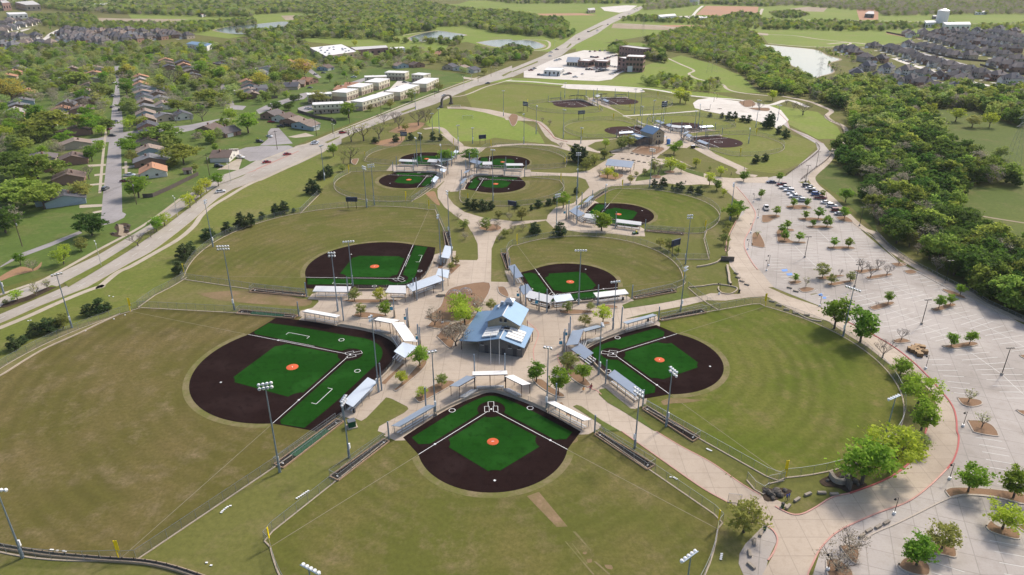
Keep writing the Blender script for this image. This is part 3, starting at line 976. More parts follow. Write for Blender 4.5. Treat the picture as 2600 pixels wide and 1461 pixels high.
BASE_OF = {0: 18.3, 1: 23.6, 2: 21.2}
DARK = [(10.0, 20.3), (4.4, 15.4), (-0.9, 10.1), (-5.3, 4.3), (-7.4, 0)]
DARK_BIG = [(15.0, 31.6), (6.5, 25.0), (-1.4, 17.4), (-7.3, 11.7), (-11.2, 5.9), (-12.7, 0)]
DARK_D = [(14.4, 26.9), (7.6, 20.9), (-0.6, 12.2), (-5.6, 6.0), (-8.0, 0)]
GREEN = [(12.7, 16.6), (10.2, 18.3), (5.6, 13.9), (1.0, 9.5), (-3.9, 4.1), (-5.8, 0)]
GREEN_BIG = [(22.2, 25.1), (17.6, 28.9), (8.7, 21.3), (-1.5, 11.5), (-6.8, 6.2), (-8.7, 0)]
GREEN_D = [(21.4, 22.3), (16.7, 24.9), (10.5, 18.2), (4.9, 12.3), (-2.2, 5.4), (-5.2, 0)]
def half_outline(P, k, hard=1):
    """field-side corner points kept, the sweep behind the plate smoothed"""
    head, tail = P[:hard], P[hard - 1:]
    mir = tail + [(x, -y) for x, y in tail[::-1]][1:]
    sm = smooth_line([Vector((x, y, 0)) for x, y in mir], 4)
    sm = sm[:4 * (len(tail) - 1) + 1]
    return [(x * k, y * k) for x, y in head[:-1]] + [(p.x * k, p.y * k) for p in sm]
def rounded(fr, b, mound, Rr, back, cx, cy, big=0):
    """outline of the artificial surface in field coordinates"""
    pts = []
    lx = None
    # outer arc round the mound, from one foul line to the other
    e = cx_end(mound, Rr)
    a0 = math.atan2(e, e - mound)
    for i in range(33):
        t = -a0 + 2 * a0 * i / 32
        pts.append((mound + Rr * math.cos(t), Rr * math.sin(t)))
    half = half_outline(DARK_BIG if big == 1 else DARK_D if big == 2 else DARK, b / BASE_OF[big])
    pts += half + [(x, -y) for x, y in half[::-1]][1:]
    return pts
def cx_end(m, Rr):
    """point (e, e) on the foul line at distance Rr from the mound"""
    return (m + math.sqrt(max(0, 2 * Rr * Rr - m * m))) / 2
def arc(c, r, a0, a1, n=10):
    return [(c[0] + r * math.cos(a0 + (a1 - a0) * i / n), c[1] + r * math.sin(a0 + (a1 - a0) * i / n)) for i in range(n + 1)]
def diamond(key, home, ang, b, mound, Rr, back, corner, pole, rc, phrase, k=1.0, turf=True, outfield='outfield_dry', canopy=True, big=False, sides=('near', 'far'), roofs=None, pens=(1, 1), greens=(1, 1), fence_h=2.4, rim=1.6, scoreboard=None, pen_green=False, post_step=3.05):
    fr = Frame(home, ang)
    q = b / math.sqrt(2)
    root = fr.h
    # outfield sheet out to the fence
    def fpt(t):
        r = pole + (rc - pole) * math.cos(2 * t)
        return (r * math.cos(t), r * math.sin(t))
    arcp = [fpt(-math.pi / 4 + math.pi / 2 * i / 40) for i in range(41)]
    po = pole / math.sqrt(2)
    dg = (8.7, 22.9) if not big else (6.6, 28.6)
    dg = (dg[0] * k, dg[1] * k)
    so = (po - 2.0, po + 1.9)
    outline = arcp + [so, (dg[0] + 1.5, dg[1] + 0.8), (-0.6 * abs(back), corner[1] * 0.5), (-0.6 * abs(back), -corner[1] * 0.5), (dg[0] + 1.5, -dg[1] - 0.8), (so[0], -so[1])]
    of = sheet('outfield_grass', [fr(*p) for p in outline], outfield, zz(0.062), origin=root)
    base = rounded(fr, b, mound, Rr, back, corner[0], corner[1], int(big))
    if rim:
        e = cx_end(mound, Rr + rim)
        a0 = math.atan2(e, e - mound)
        sheet('worn_rim', [fr(mound + (Rr + rim) * math.cos(-a0 + 2 * a0 * i / 40), (Rr + rim) * math.sin(-a0 + 2 * a0 * i / 40)) for i in range(41)] + [fr(cx_end(mound, Rr) - 2, cx_end(mound, Rr) - 4), fr(cx_end(mound, Rr) - 2, -cx_end(mound, Rr) + 4)], 'worn_rim', zz(0.082))
    surf = sheet('infield_surface', [fr(*p) for p in base], 'turf_brown' if turf else 'infield_dirt', zz(0.102))
    s2 = math.sqrt(0.5)
    def uv(u, v):            # u along one foul line, v along the other
        return ((u + v) * s2, (u - v) * s2)
    if turf:
        # infield green: square inside the base paths, cut round home and the bases
        cr, o = 3.4, 0.95
        cut = 3.4
        a = 0.30
        w0 = math.sqrt(cr * cr - o * o)
        g = [(o, w0)]
        far = b - 1.3
        g += [(o, b - cut * 1.0)]
        g += arc((0, b), cut, -math.pi / 2 + math.asin(o / cut), -0.10, 6)
        g += [(far - cut * 0.75, far)] if False else [(b - cut * 0.98, far)]
        g += arc((b, b), cut, math.pi + math.asin(1.3 / cut), 1.5 * math.pi - math.asin(1.3 / cut), 6)
        g += [(far, b - cut * 1.0 + 3.4 + 0.0)] if False else []
        g += arc((b, 0), cut, math.pi / 2 + 0.10 * 0 + 0.4, math.pi - math.asin(o / cut), 6)
        g += [(b - cut, o), (w0, o)]
        g += arc((0, 0), cr, math.asin(o / cr), math.pi / 2 - math.asin(o / cr), 6)
        sheet('infield_green', [fr(*uv(*p)) for p in g], 'turf_green', zz(0.125))
        # foul territory green on both sides
        cx, cy = corner
        e = cx_end(mound, Rr)
        wd = 3.0 if not big else 3.4
        bk = abs(back) - wd * 0.9
        for s in (1, -1):
            ee = e - 0.3
            pts = [(0.4, 3.4 * 1.0), (o * 0 + 2.4 + 0.0, 2.4 + 1.35)]
            pts = [(math.cos(t) * 3.4, math.sin(t) * 3.4) for t in [R(62) + (R(180) - R(62)) * i / 8 for i in range(9)]][::-1]
            pts += [(2.7, 2.7 + 1.35), (ee, ee + 1.35)]
            gh = half_outline(GREEN_BIG if big == 1 else GREEN_D if big == 2 else GREEN, b / BASE_OF[int(big)], 2)
            pts = pts[:-1] + [(gh[0][0] + 0.0, gh[0][0] + 1.3)] + gh
            sheet('foul_green', [fr(x, s * y) for x, y in pts], 'turf_green', zz(0.125))
        # mound, plates and lines
        mo = MB()
        mo.tube((0, 0, 0.13), (0, 0, 0.22), 1.35 if not big else 1.6, 1.1, 18)
        m = tag(mo.obj('pitching_mound', 'mound_orange'), 'orange pitching mound of the ' + phrase, 'mound', 'pitching mounds')
        m.location = fr(mound, 0)
        link('pitching_plate', MB().box((0, 0, 0.235), (0.14, 0.6, 0.03)).mesh('pitching_plate', 'white_plastic'), m).rotation_euler = (0, 0, R(ang))
        ln = MB()
        def stripe(p0, p1, wd=0.13):
            a_, b_ = fr(*p0, 0.148), fr(*p1, 0.148)
            d = (b_ - a_).normalized()
            nn = Vector((-d.y, d.x, 0)) * wd / 2
            ln.add([a_ - nn, b_ - nn, b_ + nn, a_ + nn], [(0, 1, 2, 3)])
        for s in (1, -1):
            stripe((0.9, 0.9 * s), (e, e * s), 0.13)
            # batter's box
            x0, x1, y0, y1 = -1.25, 1.05, 0.5, 1.6
            for p, r_ in (((x0, y0), (x1, y0)), ((x1, y0), (x1, y1)), ((x1, y1), (x0, y1)), ((x0, y1), (x0, y0))):
                stripe((p[0], p[1] * s), (r_[0], r_[1] * s), 0.11)
        for p, r_ in (((-1.2, 0.7), (-3.2, 0.7)), ((-3.2, 0.7), (-3.2, -0.7)), ((-3.2, -0.7), (-1.2, -0.7))):
            stripe(p, r_, 0.11)
        # on-deck circles
        for s in (1, -1):
            c0 = (0.0, 9.4 * b / 18.3) if not big else (0.3, 9.3)
            ring = arc(c0, 0.75, 0, 2 * math.pi, 16)
            for i in range(16):
                stripe((ring[i][0], ring[i][1] * s), (ring[i + 1][0], ring[i + 1][1] * s), 0.15)
        if big:   # runner's lane and coach boxes
            for s in (1, -1):
                u0, u1 = uv(b * 0.72, -4.6 * 1), uv(b * 1.02, -4.6)
                if s > 0:
                    f = lambda u, v: uv(u, -v)
                else:
                    f = lambda u, v: uv(-v, u)
                for p, r_ in (((b * .70, 3.6), (b * .70, 5.0)), ((b * .70, 5.0), (b * 1.0, 5.0)), ((b * 1.0, 5.0), (b * 1.0, 3.6))):
                    stripe(f(*p), f(*r_), 0.13)
            stripe(uv(b * .5, -0.55), uv(b, -0.55), 0.10)
        struct(ln.obj('field_lines', 'paint_white'))
    else:
        ln = MB()
        ring = arc((mound, 0), 2.4, 0, 2 * math.pi, 22)
        e = cx_end(mound, Rr)
        def stripe(p0, p1, wd=0.13):
            a_, b_ = fr(*p0, 0.148), fr(*p1, 0.148)
            d = (b_ - a_).normalized()
            nn = Vector((-d.y, d.x, 0)) * wd / 2
            ln.add([a_ - nn, b_ - nn, b_ + nn, a_ + nn], [(0, 1, 2, 3)])
        for i in range(22):
            stripe(ring[i], ring[i + 1], 0.22)
        for s in (1, -1):
            stripe((0.9, 0.9 * s), (e, e * s), 0.22)
        struct(ln.obj('field_lines', 'paint_white'))
    for nm, (x, y) in (('first', (q, q)), ('second', (2 * q, 0)), ('third', (q, -q)), ('home', (0, 0))):
        o = MB().box((0, 0, 0.17), (0.42, 0.42, 0.09), R(45)).obj('base_bag' if nm != 'home' else 'home_plate', 'white_plastic')
        o.location = fr(x, y)
        o.rotation_euler = (0, 0, R(ang))
        tag(o, ('white square base on the ' if nm != 'home' else 'white home plate of the ') + phrase, 'base', 'bases of the diamonds')
    # chalk line on the grass to the foul poles
    ch = MB()
    e = cx_end(mound, Rr)
    for s in (1, -1):
        a_, b_ = fr(e, e * s, 0.088), fr(po, po * s, 0.088)
        d = (b_ - a_).normalized()
        nn = Vector((-d.y, d.x, 0)) * 0.07
        ch.add([a_ - nn, b_ - nn, b_ + nn, a_ + nn], [(0, 1, 2, 3)])
    struct(ch.obj('chalk_line', 'chalk_faint'))
    # foul poles
    for s, side in ((1, sides[0]), (-1, sides[1])):
        t = thing('foul_pole', 'yellow foul pole at the %s corner of the %s' % (side, phrase), 'foul pole', fr(po, po * s), R(ang), 'yellow foul poles')
        MB().tube((0, 0, 0), (0, 0, 4.6), 0.10, 0.10, 8).obj('pole', 'safety_yellow', t)
        MB().box((-0.28, 0, 3.2), (0.45, 0.05, 2.6)).obj('screen_panel', 'safety_yellow', t)
    # fences
    fence([fr(*p) for p in arcp], fence_h, 'curved chain-link outfield fence of the ' + phrase, post_step)
    for s, side in ((1, sides[0]), (-1, sides[1])):
        dd = (dg[0] + 1.6, dg[1] + 0.6)
        st = (24.2 * k, 33.0 * k) if not big else (25.7, 40.2)
        line = [fr(dd[0], dd[1] * s), fr(st[0], st[1] * s), fr(so[0], so[1] * s), fr(po, po * s)]
        fence(line, fence_h, 'straight chain-link fence, %s side of the %s' % (side, phrase), post_step)
    # dugouts
    if canopy:
        if not big:
            quad = [(2.0, 13.1), (9.9, 20.9), (8.6, 22.9), (0.6, 15.1)]
        else:
            quad = [(-0.4, 18.2), (7.8, 26.4), (6.0, 28.6), (-2.2, 20.4)]
        for i, (s, side) in enumerate(((1, sides[0]), (-1, sides[1]))):
            qq = [fr(x * k, y * k * s) for x, y in quad]
            if s > 0:
                qq = [qq[1], qq[0], qq[3], qq[2]]
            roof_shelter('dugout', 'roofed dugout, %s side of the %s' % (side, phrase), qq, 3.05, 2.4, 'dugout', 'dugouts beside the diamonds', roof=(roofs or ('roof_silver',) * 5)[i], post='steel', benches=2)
        # spectator canopies behind the plate
        if not big:
            cans = [[(-9.1, -4.4), (-9.1, 4.4), (-12.4, 4.4), (-12.4, -4.4)], [(-8.6, 3.6), (-4.3, 7.8), (-6.2, 10.1), (-10.7, 5.9)], [(-4.3, -7.8), (-8.6, -3.6), (-10.7, -5.9), (-6.2, -10.1)]]
        else:
            cans = [[(-13.7, -6.0), (-13.7, 6.0), (-17.4, 6.4), (-17.4, -6.4)], [(-13.4, 6.0), (-9.7, 9.9), (-11.7, 13.0), (-16.8, 8.4)], [(-9.7, -9.9), (-13.4, -6.0), (-16.8, -8.4), (-11.7, -13.0)]]
        for i, cc in enumerate(cans):
            qq = [fr(x * k, y * k) for x, y in cc]
            wh = ('middle', sides[0], sides[1])[i]
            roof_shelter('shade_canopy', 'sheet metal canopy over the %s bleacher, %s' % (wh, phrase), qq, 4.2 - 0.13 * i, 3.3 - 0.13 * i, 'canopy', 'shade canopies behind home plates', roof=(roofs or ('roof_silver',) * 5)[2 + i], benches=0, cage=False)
            c = sum(qq, Vector()) / 4
            d = (qq[1] - qq[0]).normalized()
            rz = math.atan2(d.y, d.x) + math.pi
            nn = (qq[3] - qq[0]).normalized()
            bleacher('aluminium bleacher under the %s canopy, %s' % (wh, phrase), c - nn * 0.9, rz, (qq[1] - qq[0]).length * 0.78, 4)
        # low backstop wall and netting
        hw_ = half_outline(DARK_BIG if big == 1 else DARK_D if big == 2 else DARK, b / BASE_OF[int(big)] if turf else k * 0.92)
        hw_ = [(x - 0.35, y * 1.03 + 0.25 * (y > 0.1)) for x, y in hw_ if y < quad[0][1] * k]
        wl = [fr(*p) for p in hw_] + [fr(x, -y) for x, y in hw_[::-1]][1:]
        wl = [fr(quad[0][0] * k, quad[0][1] * k)] + wl + [fr(quad[0][0] * k, -quad[0][1] * k)]
        t = thing('backstop_wall', 'low concrete backstop wall of the ' + phrase, 'wall', wl[0], 0, 'backstop walls')
        kerb('wall_band', [p - wl[0] for p in wl], 0.35, 0.75, 'cast_stone', t)
        V = []
        for p in wl:
            V += [tuple(p - wl[0] + Vector((0, 0, 0.75))), tuple(p - wl[0] + Vector((0, 0, 2.0)))]
        me = bpy.data.meshes.new('netting')
        me.from_pydata(V, [], [(2 * i, 2 * i + 2, 2 * i + 3, 2 * i + 1) for i in range(len(wl) - 1)])
        me.materials.append(MATS['chain_link'])
        link('netting', me, t)
        for p in wl[::2]:
            link('post', post_mesh(2.0), t, p - wl[0])
        # paved apron between dugout roofs and canopies
        ap = [(quad[1][0] + 1.2, quad[1][1] + 1.0), (quad[2][0] + 0.5, quad[2][1] + 1.8), (quad[3][0] - 1.5, quad[3][1] + 1.5), (cans[1][3][0] - 1.0, cans[1][3][1] + 2.0)]
        ap = [(x * k, y * k) for x, y in ap]
        sheet('apron', [fr(x, y) for x, y in ap] + [fr(x, -y) for x, y in ap[::-1]], 'plaza_concrete', zz(0.084))
        # netting masts
        mp = [(-12.9, 3.9, 8.0), (0.2, 15.6, 7.0), (10.4, 23.4, 4.8)] if not big else [(-18.0, 5.2, 8.0), (-3.0, 21.0, 8.0), (8.6, 29.6, 5.0)]
        for x, y, hh in mp:
            for s, side in ((1, sides[0]), (-1, sides[1])):
                o = tag(MB().tube((0, 0, 0), (0, 0, hh), 0.20, 0.17, 10).obj('net_mast', 'pole_blue'), 'stout netting mast, %s side of the %s' % (side, phrase), 'mast', 'netting masts')
                o.location = fr(x * k, y * k * s)
    # bullpens
    if pens:
        pq = [(10.4, 24.6), (11.4, 23.2), (24.2, 32.4), (22.7, 34.5)] if not big else [(8.8, 30.3), (10.2, 28.6), (25.8, 39.4), (24.3, 41.6)]
        for i, (s, side) in enumerate(((1, sides[0]), (-1, sides[1]))):
            if not pens[i]:
                continue
            qq = [fr(x * k, y * k * s) for x, y in pq]
            t = thing('bullpen', 'dark turf bullpen, %s side of the %s' % (side, phrase), 'bullpen', qq[0], 0, 'bullpens beside the foul lines')
            o = qq[0]
            sheet('turf_strip', [p - o for p in qq], 'turf_brown', zz(0.13), parent=t)
            if big and pen_green:
                sheet('green_strip', [qq[0].lerp(qq[3], .22) - o, qq[1].lerp(qq[2], .22) - o, qq[1].lerp(qq[2], .78) - o, qq[0].lerp(qq[3], .78) - o], 'screen_green', zz(0.155), parent=t)
            for j, (a_, b_) in enumerate(((0, 1), (1, 2), (2, 3), (3, 0))):
                kerb('timber_edge', [qq[a_] - o, qq[b_] - o], 0.25, 0.34, 'timber_edge', t)
                pts = resample([qq[a_], qq[b_]], 3.0)
                if j in (1, 3, 2):
                    for p in pts:
                        link('post', post_mesh(1.9), t, p - o)
                    V = []
                    for p in (qq[a_], qq[b_]):
                        V += [tuple(p - o + Vector((0, 0, 0.3))), tuple(p - o + Vector((0, 0, 1.85)))]
                    me = bpy.data.meshes.new('wire_mesh')
                    me.from_pydata(V, [], [(0, 2, 3, 1)])
                    me.materials.append(MATS['chain_link'])
                    link('wire_mesh', me, t)
                    bb = MB()
                    bb.beam(qq[a_] - o + Vector((0, 0, 1.88)), qq[b_] - o + Vector((0, 0, 1.88)), 0.05, 0.05)
                    bb.obj('top_rail', 'post_grey', t)
            for f in (0.06, 0.94):
                pl = qq[0].lerp(qq[3], f).lerp(qq[1].lerp(qq[2], f), 0.5)
                MB().box(pl - o + Vector((0, 0, 0.17)), (0.5, 0.25, 0.05), R(ang + 45 * s)).obj('plate', 'white_plastic', t)
    if scoreboard:
        pass
    return fr
W_, S_ = 'roof_glare', 'roof_silver'  # sheets with glare painted in, and plain blue-grey ones
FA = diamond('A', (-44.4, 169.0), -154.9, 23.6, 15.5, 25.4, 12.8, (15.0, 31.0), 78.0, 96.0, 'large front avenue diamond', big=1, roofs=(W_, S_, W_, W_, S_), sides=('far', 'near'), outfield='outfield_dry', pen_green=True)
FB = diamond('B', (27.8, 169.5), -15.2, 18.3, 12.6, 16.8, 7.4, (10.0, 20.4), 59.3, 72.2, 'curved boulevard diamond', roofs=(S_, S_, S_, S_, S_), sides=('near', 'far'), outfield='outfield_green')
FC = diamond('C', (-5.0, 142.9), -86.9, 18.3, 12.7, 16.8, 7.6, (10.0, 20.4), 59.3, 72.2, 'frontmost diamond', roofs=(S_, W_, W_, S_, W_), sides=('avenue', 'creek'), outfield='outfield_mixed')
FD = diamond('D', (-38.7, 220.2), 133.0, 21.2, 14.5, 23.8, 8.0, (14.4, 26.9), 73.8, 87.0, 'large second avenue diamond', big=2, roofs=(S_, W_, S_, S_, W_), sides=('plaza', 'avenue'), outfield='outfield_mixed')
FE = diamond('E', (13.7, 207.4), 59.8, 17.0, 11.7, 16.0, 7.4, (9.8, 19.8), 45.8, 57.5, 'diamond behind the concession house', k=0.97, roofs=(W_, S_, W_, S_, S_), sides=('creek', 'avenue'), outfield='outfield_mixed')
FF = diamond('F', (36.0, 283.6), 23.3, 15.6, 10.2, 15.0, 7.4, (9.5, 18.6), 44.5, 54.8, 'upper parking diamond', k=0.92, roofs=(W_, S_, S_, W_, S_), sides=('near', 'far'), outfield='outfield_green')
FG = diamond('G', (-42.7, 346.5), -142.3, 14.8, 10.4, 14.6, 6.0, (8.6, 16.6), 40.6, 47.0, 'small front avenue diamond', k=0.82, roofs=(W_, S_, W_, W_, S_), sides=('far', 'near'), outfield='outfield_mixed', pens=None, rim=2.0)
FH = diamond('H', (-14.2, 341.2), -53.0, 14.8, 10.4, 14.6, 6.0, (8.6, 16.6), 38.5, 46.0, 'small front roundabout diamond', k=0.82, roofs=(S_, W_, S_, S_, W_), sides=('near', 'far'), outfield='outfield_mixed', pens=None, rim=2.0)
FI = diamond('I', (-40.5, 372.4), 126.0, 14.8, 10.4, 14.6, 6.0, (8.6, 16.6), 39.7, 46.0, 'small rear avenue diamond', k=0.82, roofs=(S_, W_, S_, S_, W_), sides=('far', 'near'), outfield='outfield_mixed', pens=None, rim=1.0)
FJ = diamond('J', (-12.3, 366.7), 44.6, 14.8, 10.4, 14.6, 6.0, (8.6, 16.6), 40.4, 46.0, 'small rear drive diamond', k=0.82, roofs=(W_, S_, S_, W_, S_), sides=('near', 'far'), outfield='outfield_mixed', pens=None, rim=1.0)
DIRT = dict(turf=False, rim=0, pens=None, post_step=4.5)
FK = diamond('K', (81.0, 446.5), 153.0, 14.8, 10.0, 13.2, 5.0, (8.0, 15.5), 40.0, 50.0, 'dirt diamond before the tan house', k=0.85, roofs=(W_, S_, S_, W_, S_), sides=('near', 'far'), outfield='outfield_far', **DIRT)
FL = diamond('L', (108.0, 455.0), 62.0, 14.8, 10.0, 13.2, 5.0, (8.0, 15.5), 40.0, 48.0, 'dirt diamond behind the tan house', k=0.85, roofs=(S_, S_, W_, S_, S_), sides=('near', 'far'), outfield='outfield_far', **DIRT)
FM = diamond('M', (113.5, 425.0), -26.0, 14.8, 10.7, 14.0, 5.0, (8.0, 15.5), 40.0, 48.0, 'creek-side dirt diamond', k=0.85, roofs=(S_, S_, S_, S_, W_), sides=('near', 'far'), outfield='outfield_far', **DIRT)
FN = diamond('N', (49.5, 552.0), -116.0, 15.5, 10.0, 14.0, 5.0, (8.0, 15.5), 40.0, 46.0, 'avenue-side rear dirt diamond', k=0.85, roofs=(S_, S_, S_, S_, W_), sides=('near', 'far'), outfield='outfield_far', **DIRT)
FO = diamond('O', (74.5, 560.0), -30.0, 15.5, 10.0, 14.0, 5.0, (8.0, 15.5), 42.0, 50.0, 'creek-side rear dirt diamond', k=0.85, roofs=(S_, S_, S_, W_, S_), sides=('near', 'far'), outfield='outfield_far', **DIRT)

# side fences and retaining walls that link the diamonds
fence(G('02 1390,205 1560,80 1740,-10 01 1880,1350 '), 2.4, 'chain-link fence linking the two large diamonds by the avenue')
fence(G('11 445,705 640,510'), 2.4, 'short sloping chain-link link between outfields near the cedars')
fence(G('11 1565,585 1740,450'), 2.2, 'chain-link fence below the avenue-side small diamond dugout')
fence(G('21 1650,1165 1985,1168 1930,960 1960,880'), 2.2, 'chain-link fence enclosing the service lawn by the boulevard')
fence(G('22 1770,5 1890,110 1940,140 1985,180 2090,235'), 2.2, 'chain-link gate fence across the path to the boulevard')
fence(G('33 0,530 160,495'), 2.2, 'short chain-link return fence by the boulder garden')
fence(G('23 2170,710 2240,745 2310,720'), 2.2, 'open chain-link gate beside the wide path')
fence(G('23 2360,490 2500,655 2576,600'), 2.2, 'chain-link gate panel on the far side of wide path')
fence(G('31 1080,900 1200,1030 1400,1180 1650,1310 1900,1440 32 2030,40 2200,160 2420,260 2700,390'), 1.3, 'dark railing along the creek walk above the trees', 2.4, 'chain_dark')
wl = smooth_line(G('03 -300,1130 0,1165 460,1240 1000,1290 1430,1320 1700,1370 1950,1447 2100,1500'), 6)
t = thing('retaining_wall', 'curved timber-capped stone retaining wall below the near outfield', 'wall', wl[0])
kerb('stone_band', [p - wl[0] for p in wl], 0.9, 0.5, 'stone_wall', t)
kerb('cap_rail', [p - wl[0] for p in wl], 0.25, 0.75, 'black_rubber', t)
for p in resample(wl, 2.2):
    link('post', post_mesh(1.0, 0.09, 'black_rubber'), t, p - wl[0])
wl = smooth_line(G('02 -200,960 0,895 250,740 460,620 750,490 1000,370 1210,272'), 6)
t = thing('stone_kerb_wall', 'pale stone terrace wall along the avenue-side outfield', 'wall', wl[0])
sheet('gravel_strip', [p - wl[0] for p in wl] + [p - wl[0] for p in smooth_line(G('02 1200,266 1000,330 720,415 400,560 200,690 0,800 -200,900'), 6)], 'worn_rim', zz(0.10), parent=t)
kerb('coping', [p - wl[0] for p in wl], 0.45, 0.35, 'cast_stone', t)
# ------------------------------------------------------------------ trees
leaf_mat('leaf_green', (0.223, 0.354, 0.038), 0.32, 0.018, 0.58)
leaf_mat('leaf_dark', (0.098, 0.172, 0.028), 0.35, 0.022, 0.58)
leaf_mat('leaf_lime', (0.419, 0.499, 0.054), 0.28, 0.025, 0.58)
leaf_mat('leaf_olive', (0.284, 0.311, 0.081), 0.32, 0.028, 0.58)
leaf_mat('leaf_brown', (0.350, 0.315, 0.230), 0.25, 0.02, 0.45)
leaf_mat('leaf_cedar', (0.077, 0.115, 0.038), 0.35, 0.02, 0.25)
leaf_mat('leaf_gold', (0.500, 0.432, 0.081), 0.2, 0.02, 0.58)
leaf_mat('leaf_mix', (0.277, 0.348, 0.062), 0.45, 0.026, 0.58)
leaf_mat('leaf_far', (0.297, 0.367, 0.092), 0.45, 0.028, 0.58)
leaf_mat('leaf_pale', (0.392, 0.446, 0.149), 0.35, 0.035, 0.58)
mat('bark', (0.10, 0.078, 0.060), 0.9, var=0.25, scale=3, rnd=0.2)
mat('twig', (0.155, 0.125, 0.105), 0.9, var=0.2, scale=2, rnd=0.2)
def np_mesh(name, V, quads, m):
    me = bpy.data.meshes.new(name)
    nv, nq = len(V), len(quads)
    k = quads.shape[1]
    me.vertices.add(nv)
    me.vertices.foreach_set('co', V.astype(np.float32).ravel())
    me.loops.add(nq * k)
    me.loops.foreach_set('vertex_index', quads.astype(np.int32).ravel())
    me.polygons.add(nq)
    me.polygons.foreach_set('loop_start', np.arange(0, nq * k, k, dtype=np.int32))
    me.polygons.foreach_set('loop_total', np.full(nq, k, dtype=np.int32))
    me.materials.append(MATS[m])
    me.update()
    return me
def crown(seed, m, clumps=46, leaves=42, size=0.34, rx=3.0, z0=2.2, z1=8.0, shape='round', spread=0.95, hollow=0.45, droop=0.0):
    """leaf sprays in clumps spread through the crown of an 8 m tree"""
    g = np.random.default_rng(seed)
    C = []
    zc, hz = (z0 + z1) / 2, (z1 - z0) / 2
    while len(C) < clumps:
        p = g.uniform(-1, 1, 3)
        r = np.linalg.norm(p)
        if r > 1 or r < hollow * g.random():
            continue
        if shape == 'cone':
            wz = 1.0 - 0.72 * (p[2] + 1) / 2
            if np.hypot(p[0], p[1]) > wz:
                continue
        elif shape == 'flat':
            if p[2] < -0.55 + 0.3 * np.hypot(p[0], p[1]):
                continue
        elif shape == 'vase':
            if np.hypot(p[0], p[1]) > 0.45 + 0.55 * (p[2] + 1) / 2:
                continue
        lob = 1.0 + 0.20 * math.sin(3 * math.atan2(p[1], p[0]) + seed) + 0.12 * math.sin(5 * math.atan2(p[1], p[0]) + 2 * seed + 3 * p[2])
        C.append((p[0] * rx * lob, p[1] * rx * lob, zc + p[2] * hz))
    C = np.array(C)
    n = clumps * leaves
    ctr = np.repeat(C, leaves, axis=0) + g.normal(0, 1, (n, 3)) * np.array([spread, spread, spread * 0.62]) * np.repeat(g.uniform(0.5, 1.1, (clumps, 1)), leaves, axis=0) * 0.62
    ctr[:, 2] -= droop * np.hypot(ctr[:, 0], ctr[:, 1])
    nrm = g.normal(0, 1, (n, 3))
    nrm[:, 2] = np.abs(nrm[:, 2]) + 0.25
    nrm /= np.linalg.norm(nrm, axis=1, keepdims=True)
    a = g.normal(0, 1, (n, 3))
    u = np.cross(nrm, a)
    u /= np.linalg.norm(u, axis=1, keepdims=True)
    v = np.cross(nrm, u)
    s = (size * g.uniform(0.6, 1.3, (n, 1)))
    asp = g.uniform(0.45, 0.8, (n, 1))
    V = np.empty((n, 4, 3))
    V[:, 0] = ctr - u * s
    V[:, 1] = ctr - v * s * asp
    V[:, 2] = ctr + u * s
    V[:, 3] = ctr + v * s * asp
    Q = np.arange(n * 4).reshape(n, 4)
    return np_mesh('crown', V.reshape(-1, 3), Q, m)
def limbs(seed, m='bark', h=8.0, fork=2.0, depth=3, r0=0.20, rx=3.0, kids_n=4, lean=0.75, top=0.92):
    """tapered trunk with forking limbs"""
    g = random.Random(seed)
    b = MB()
    b.tube((0, 0, -0.2), (0, 0, 0.25), r0 * 1.7, r0 * 1.15, 7, False)
    b.tube((0, 0, 0.25), (0.05, 0.03, fork), r0 * 1.15, r0 * 0.9, 7, False)
    def grow(p, d, L, r, k):
        q = p + d * L
        b.tube(p, q, r, r * 0.55, 5 if k > 1 else 3, False)
        if k <= 0:
            return
        for i in range(kids_n if k > 1 else kids_n + 1):
            t = 2 * math.pi * (i + g.random() * 0.7) / kids_n
            e = Vector((math.cos(t) * lean, math.sin(t) * lean, 0.75 + g.uniform(-.2, .3)))
            nd = (d * 0.8 + e * g.uniform(0.5, 0.95)).normalized()
            st = p.lerp(q, g.uniform(0.55, 1.0))
            grow(st, nd, L * g.uniform(0.55, 0.8), r * 0.5, k - 1)
    base = Vector((0.05, 0.03, fork))
    for i in range(kids_n):
        t = 2 * math.pi * (i + g.random() * 0.6) / kids_n
        d = Vector((math.cos(t) * lean, math.sin(t) * lean, 1.0 + g.uniform(-.1, .3))).normalized()
        grow(base, d, (h * top - fork) * g.uniform(0.42, 0.52), r0 * 0.6, depth - 1)
    return b.mesh('trunk', m)
KIND = {}
def add_kind(k, look, m, nvar, tr=None, **kw):
    out = []
    for i in range(nvar):
        sd_ = hash_int(k) + i * 17
        tm = limbs(sd_, **(tr or {}))
        cm = crown(sd_, m, **kw) if kw else None
        out.append((tm, cm))
    KIND[k] = (look, out)
def hash_int(s):
    v = 7
    for ch in s:
        v = (v * 31 + ord(ch)) % 100003
    return v
add_kind('green', 'fresh green leafy tree', 'leaf_green', 4, dict(depth=2), clumps=44, leaves=40, size=0.30, rx=2.7)
add_kind('dark', 'dark green broad tree', 'leaf_dark', 3, dict(depth=2), clumps=52, leaves=40, size=0.34, rx=3.6, z0=1.8)
add_kind('lime', 'lime green leafy tree', 'leaf_lime', 3, dict(depth=2), clumps=40, leaves=36, size=0.27, rx=2.9)
add_kind('olive', 'dull olive green tree', 'leaf_olive', 4, dict(depth=2), clumps=42, leaves=34, size=0.28, rx=2.9, z0=1.6)
add_kind('brown', 'brown budding twiggy tree', 'leaf_brown', 3, dict(depth=3, m='twig', fork=1.2, lean=0.8), clumps=34, leaves=20, size=0.17, rx=2.8, z0=1.8)
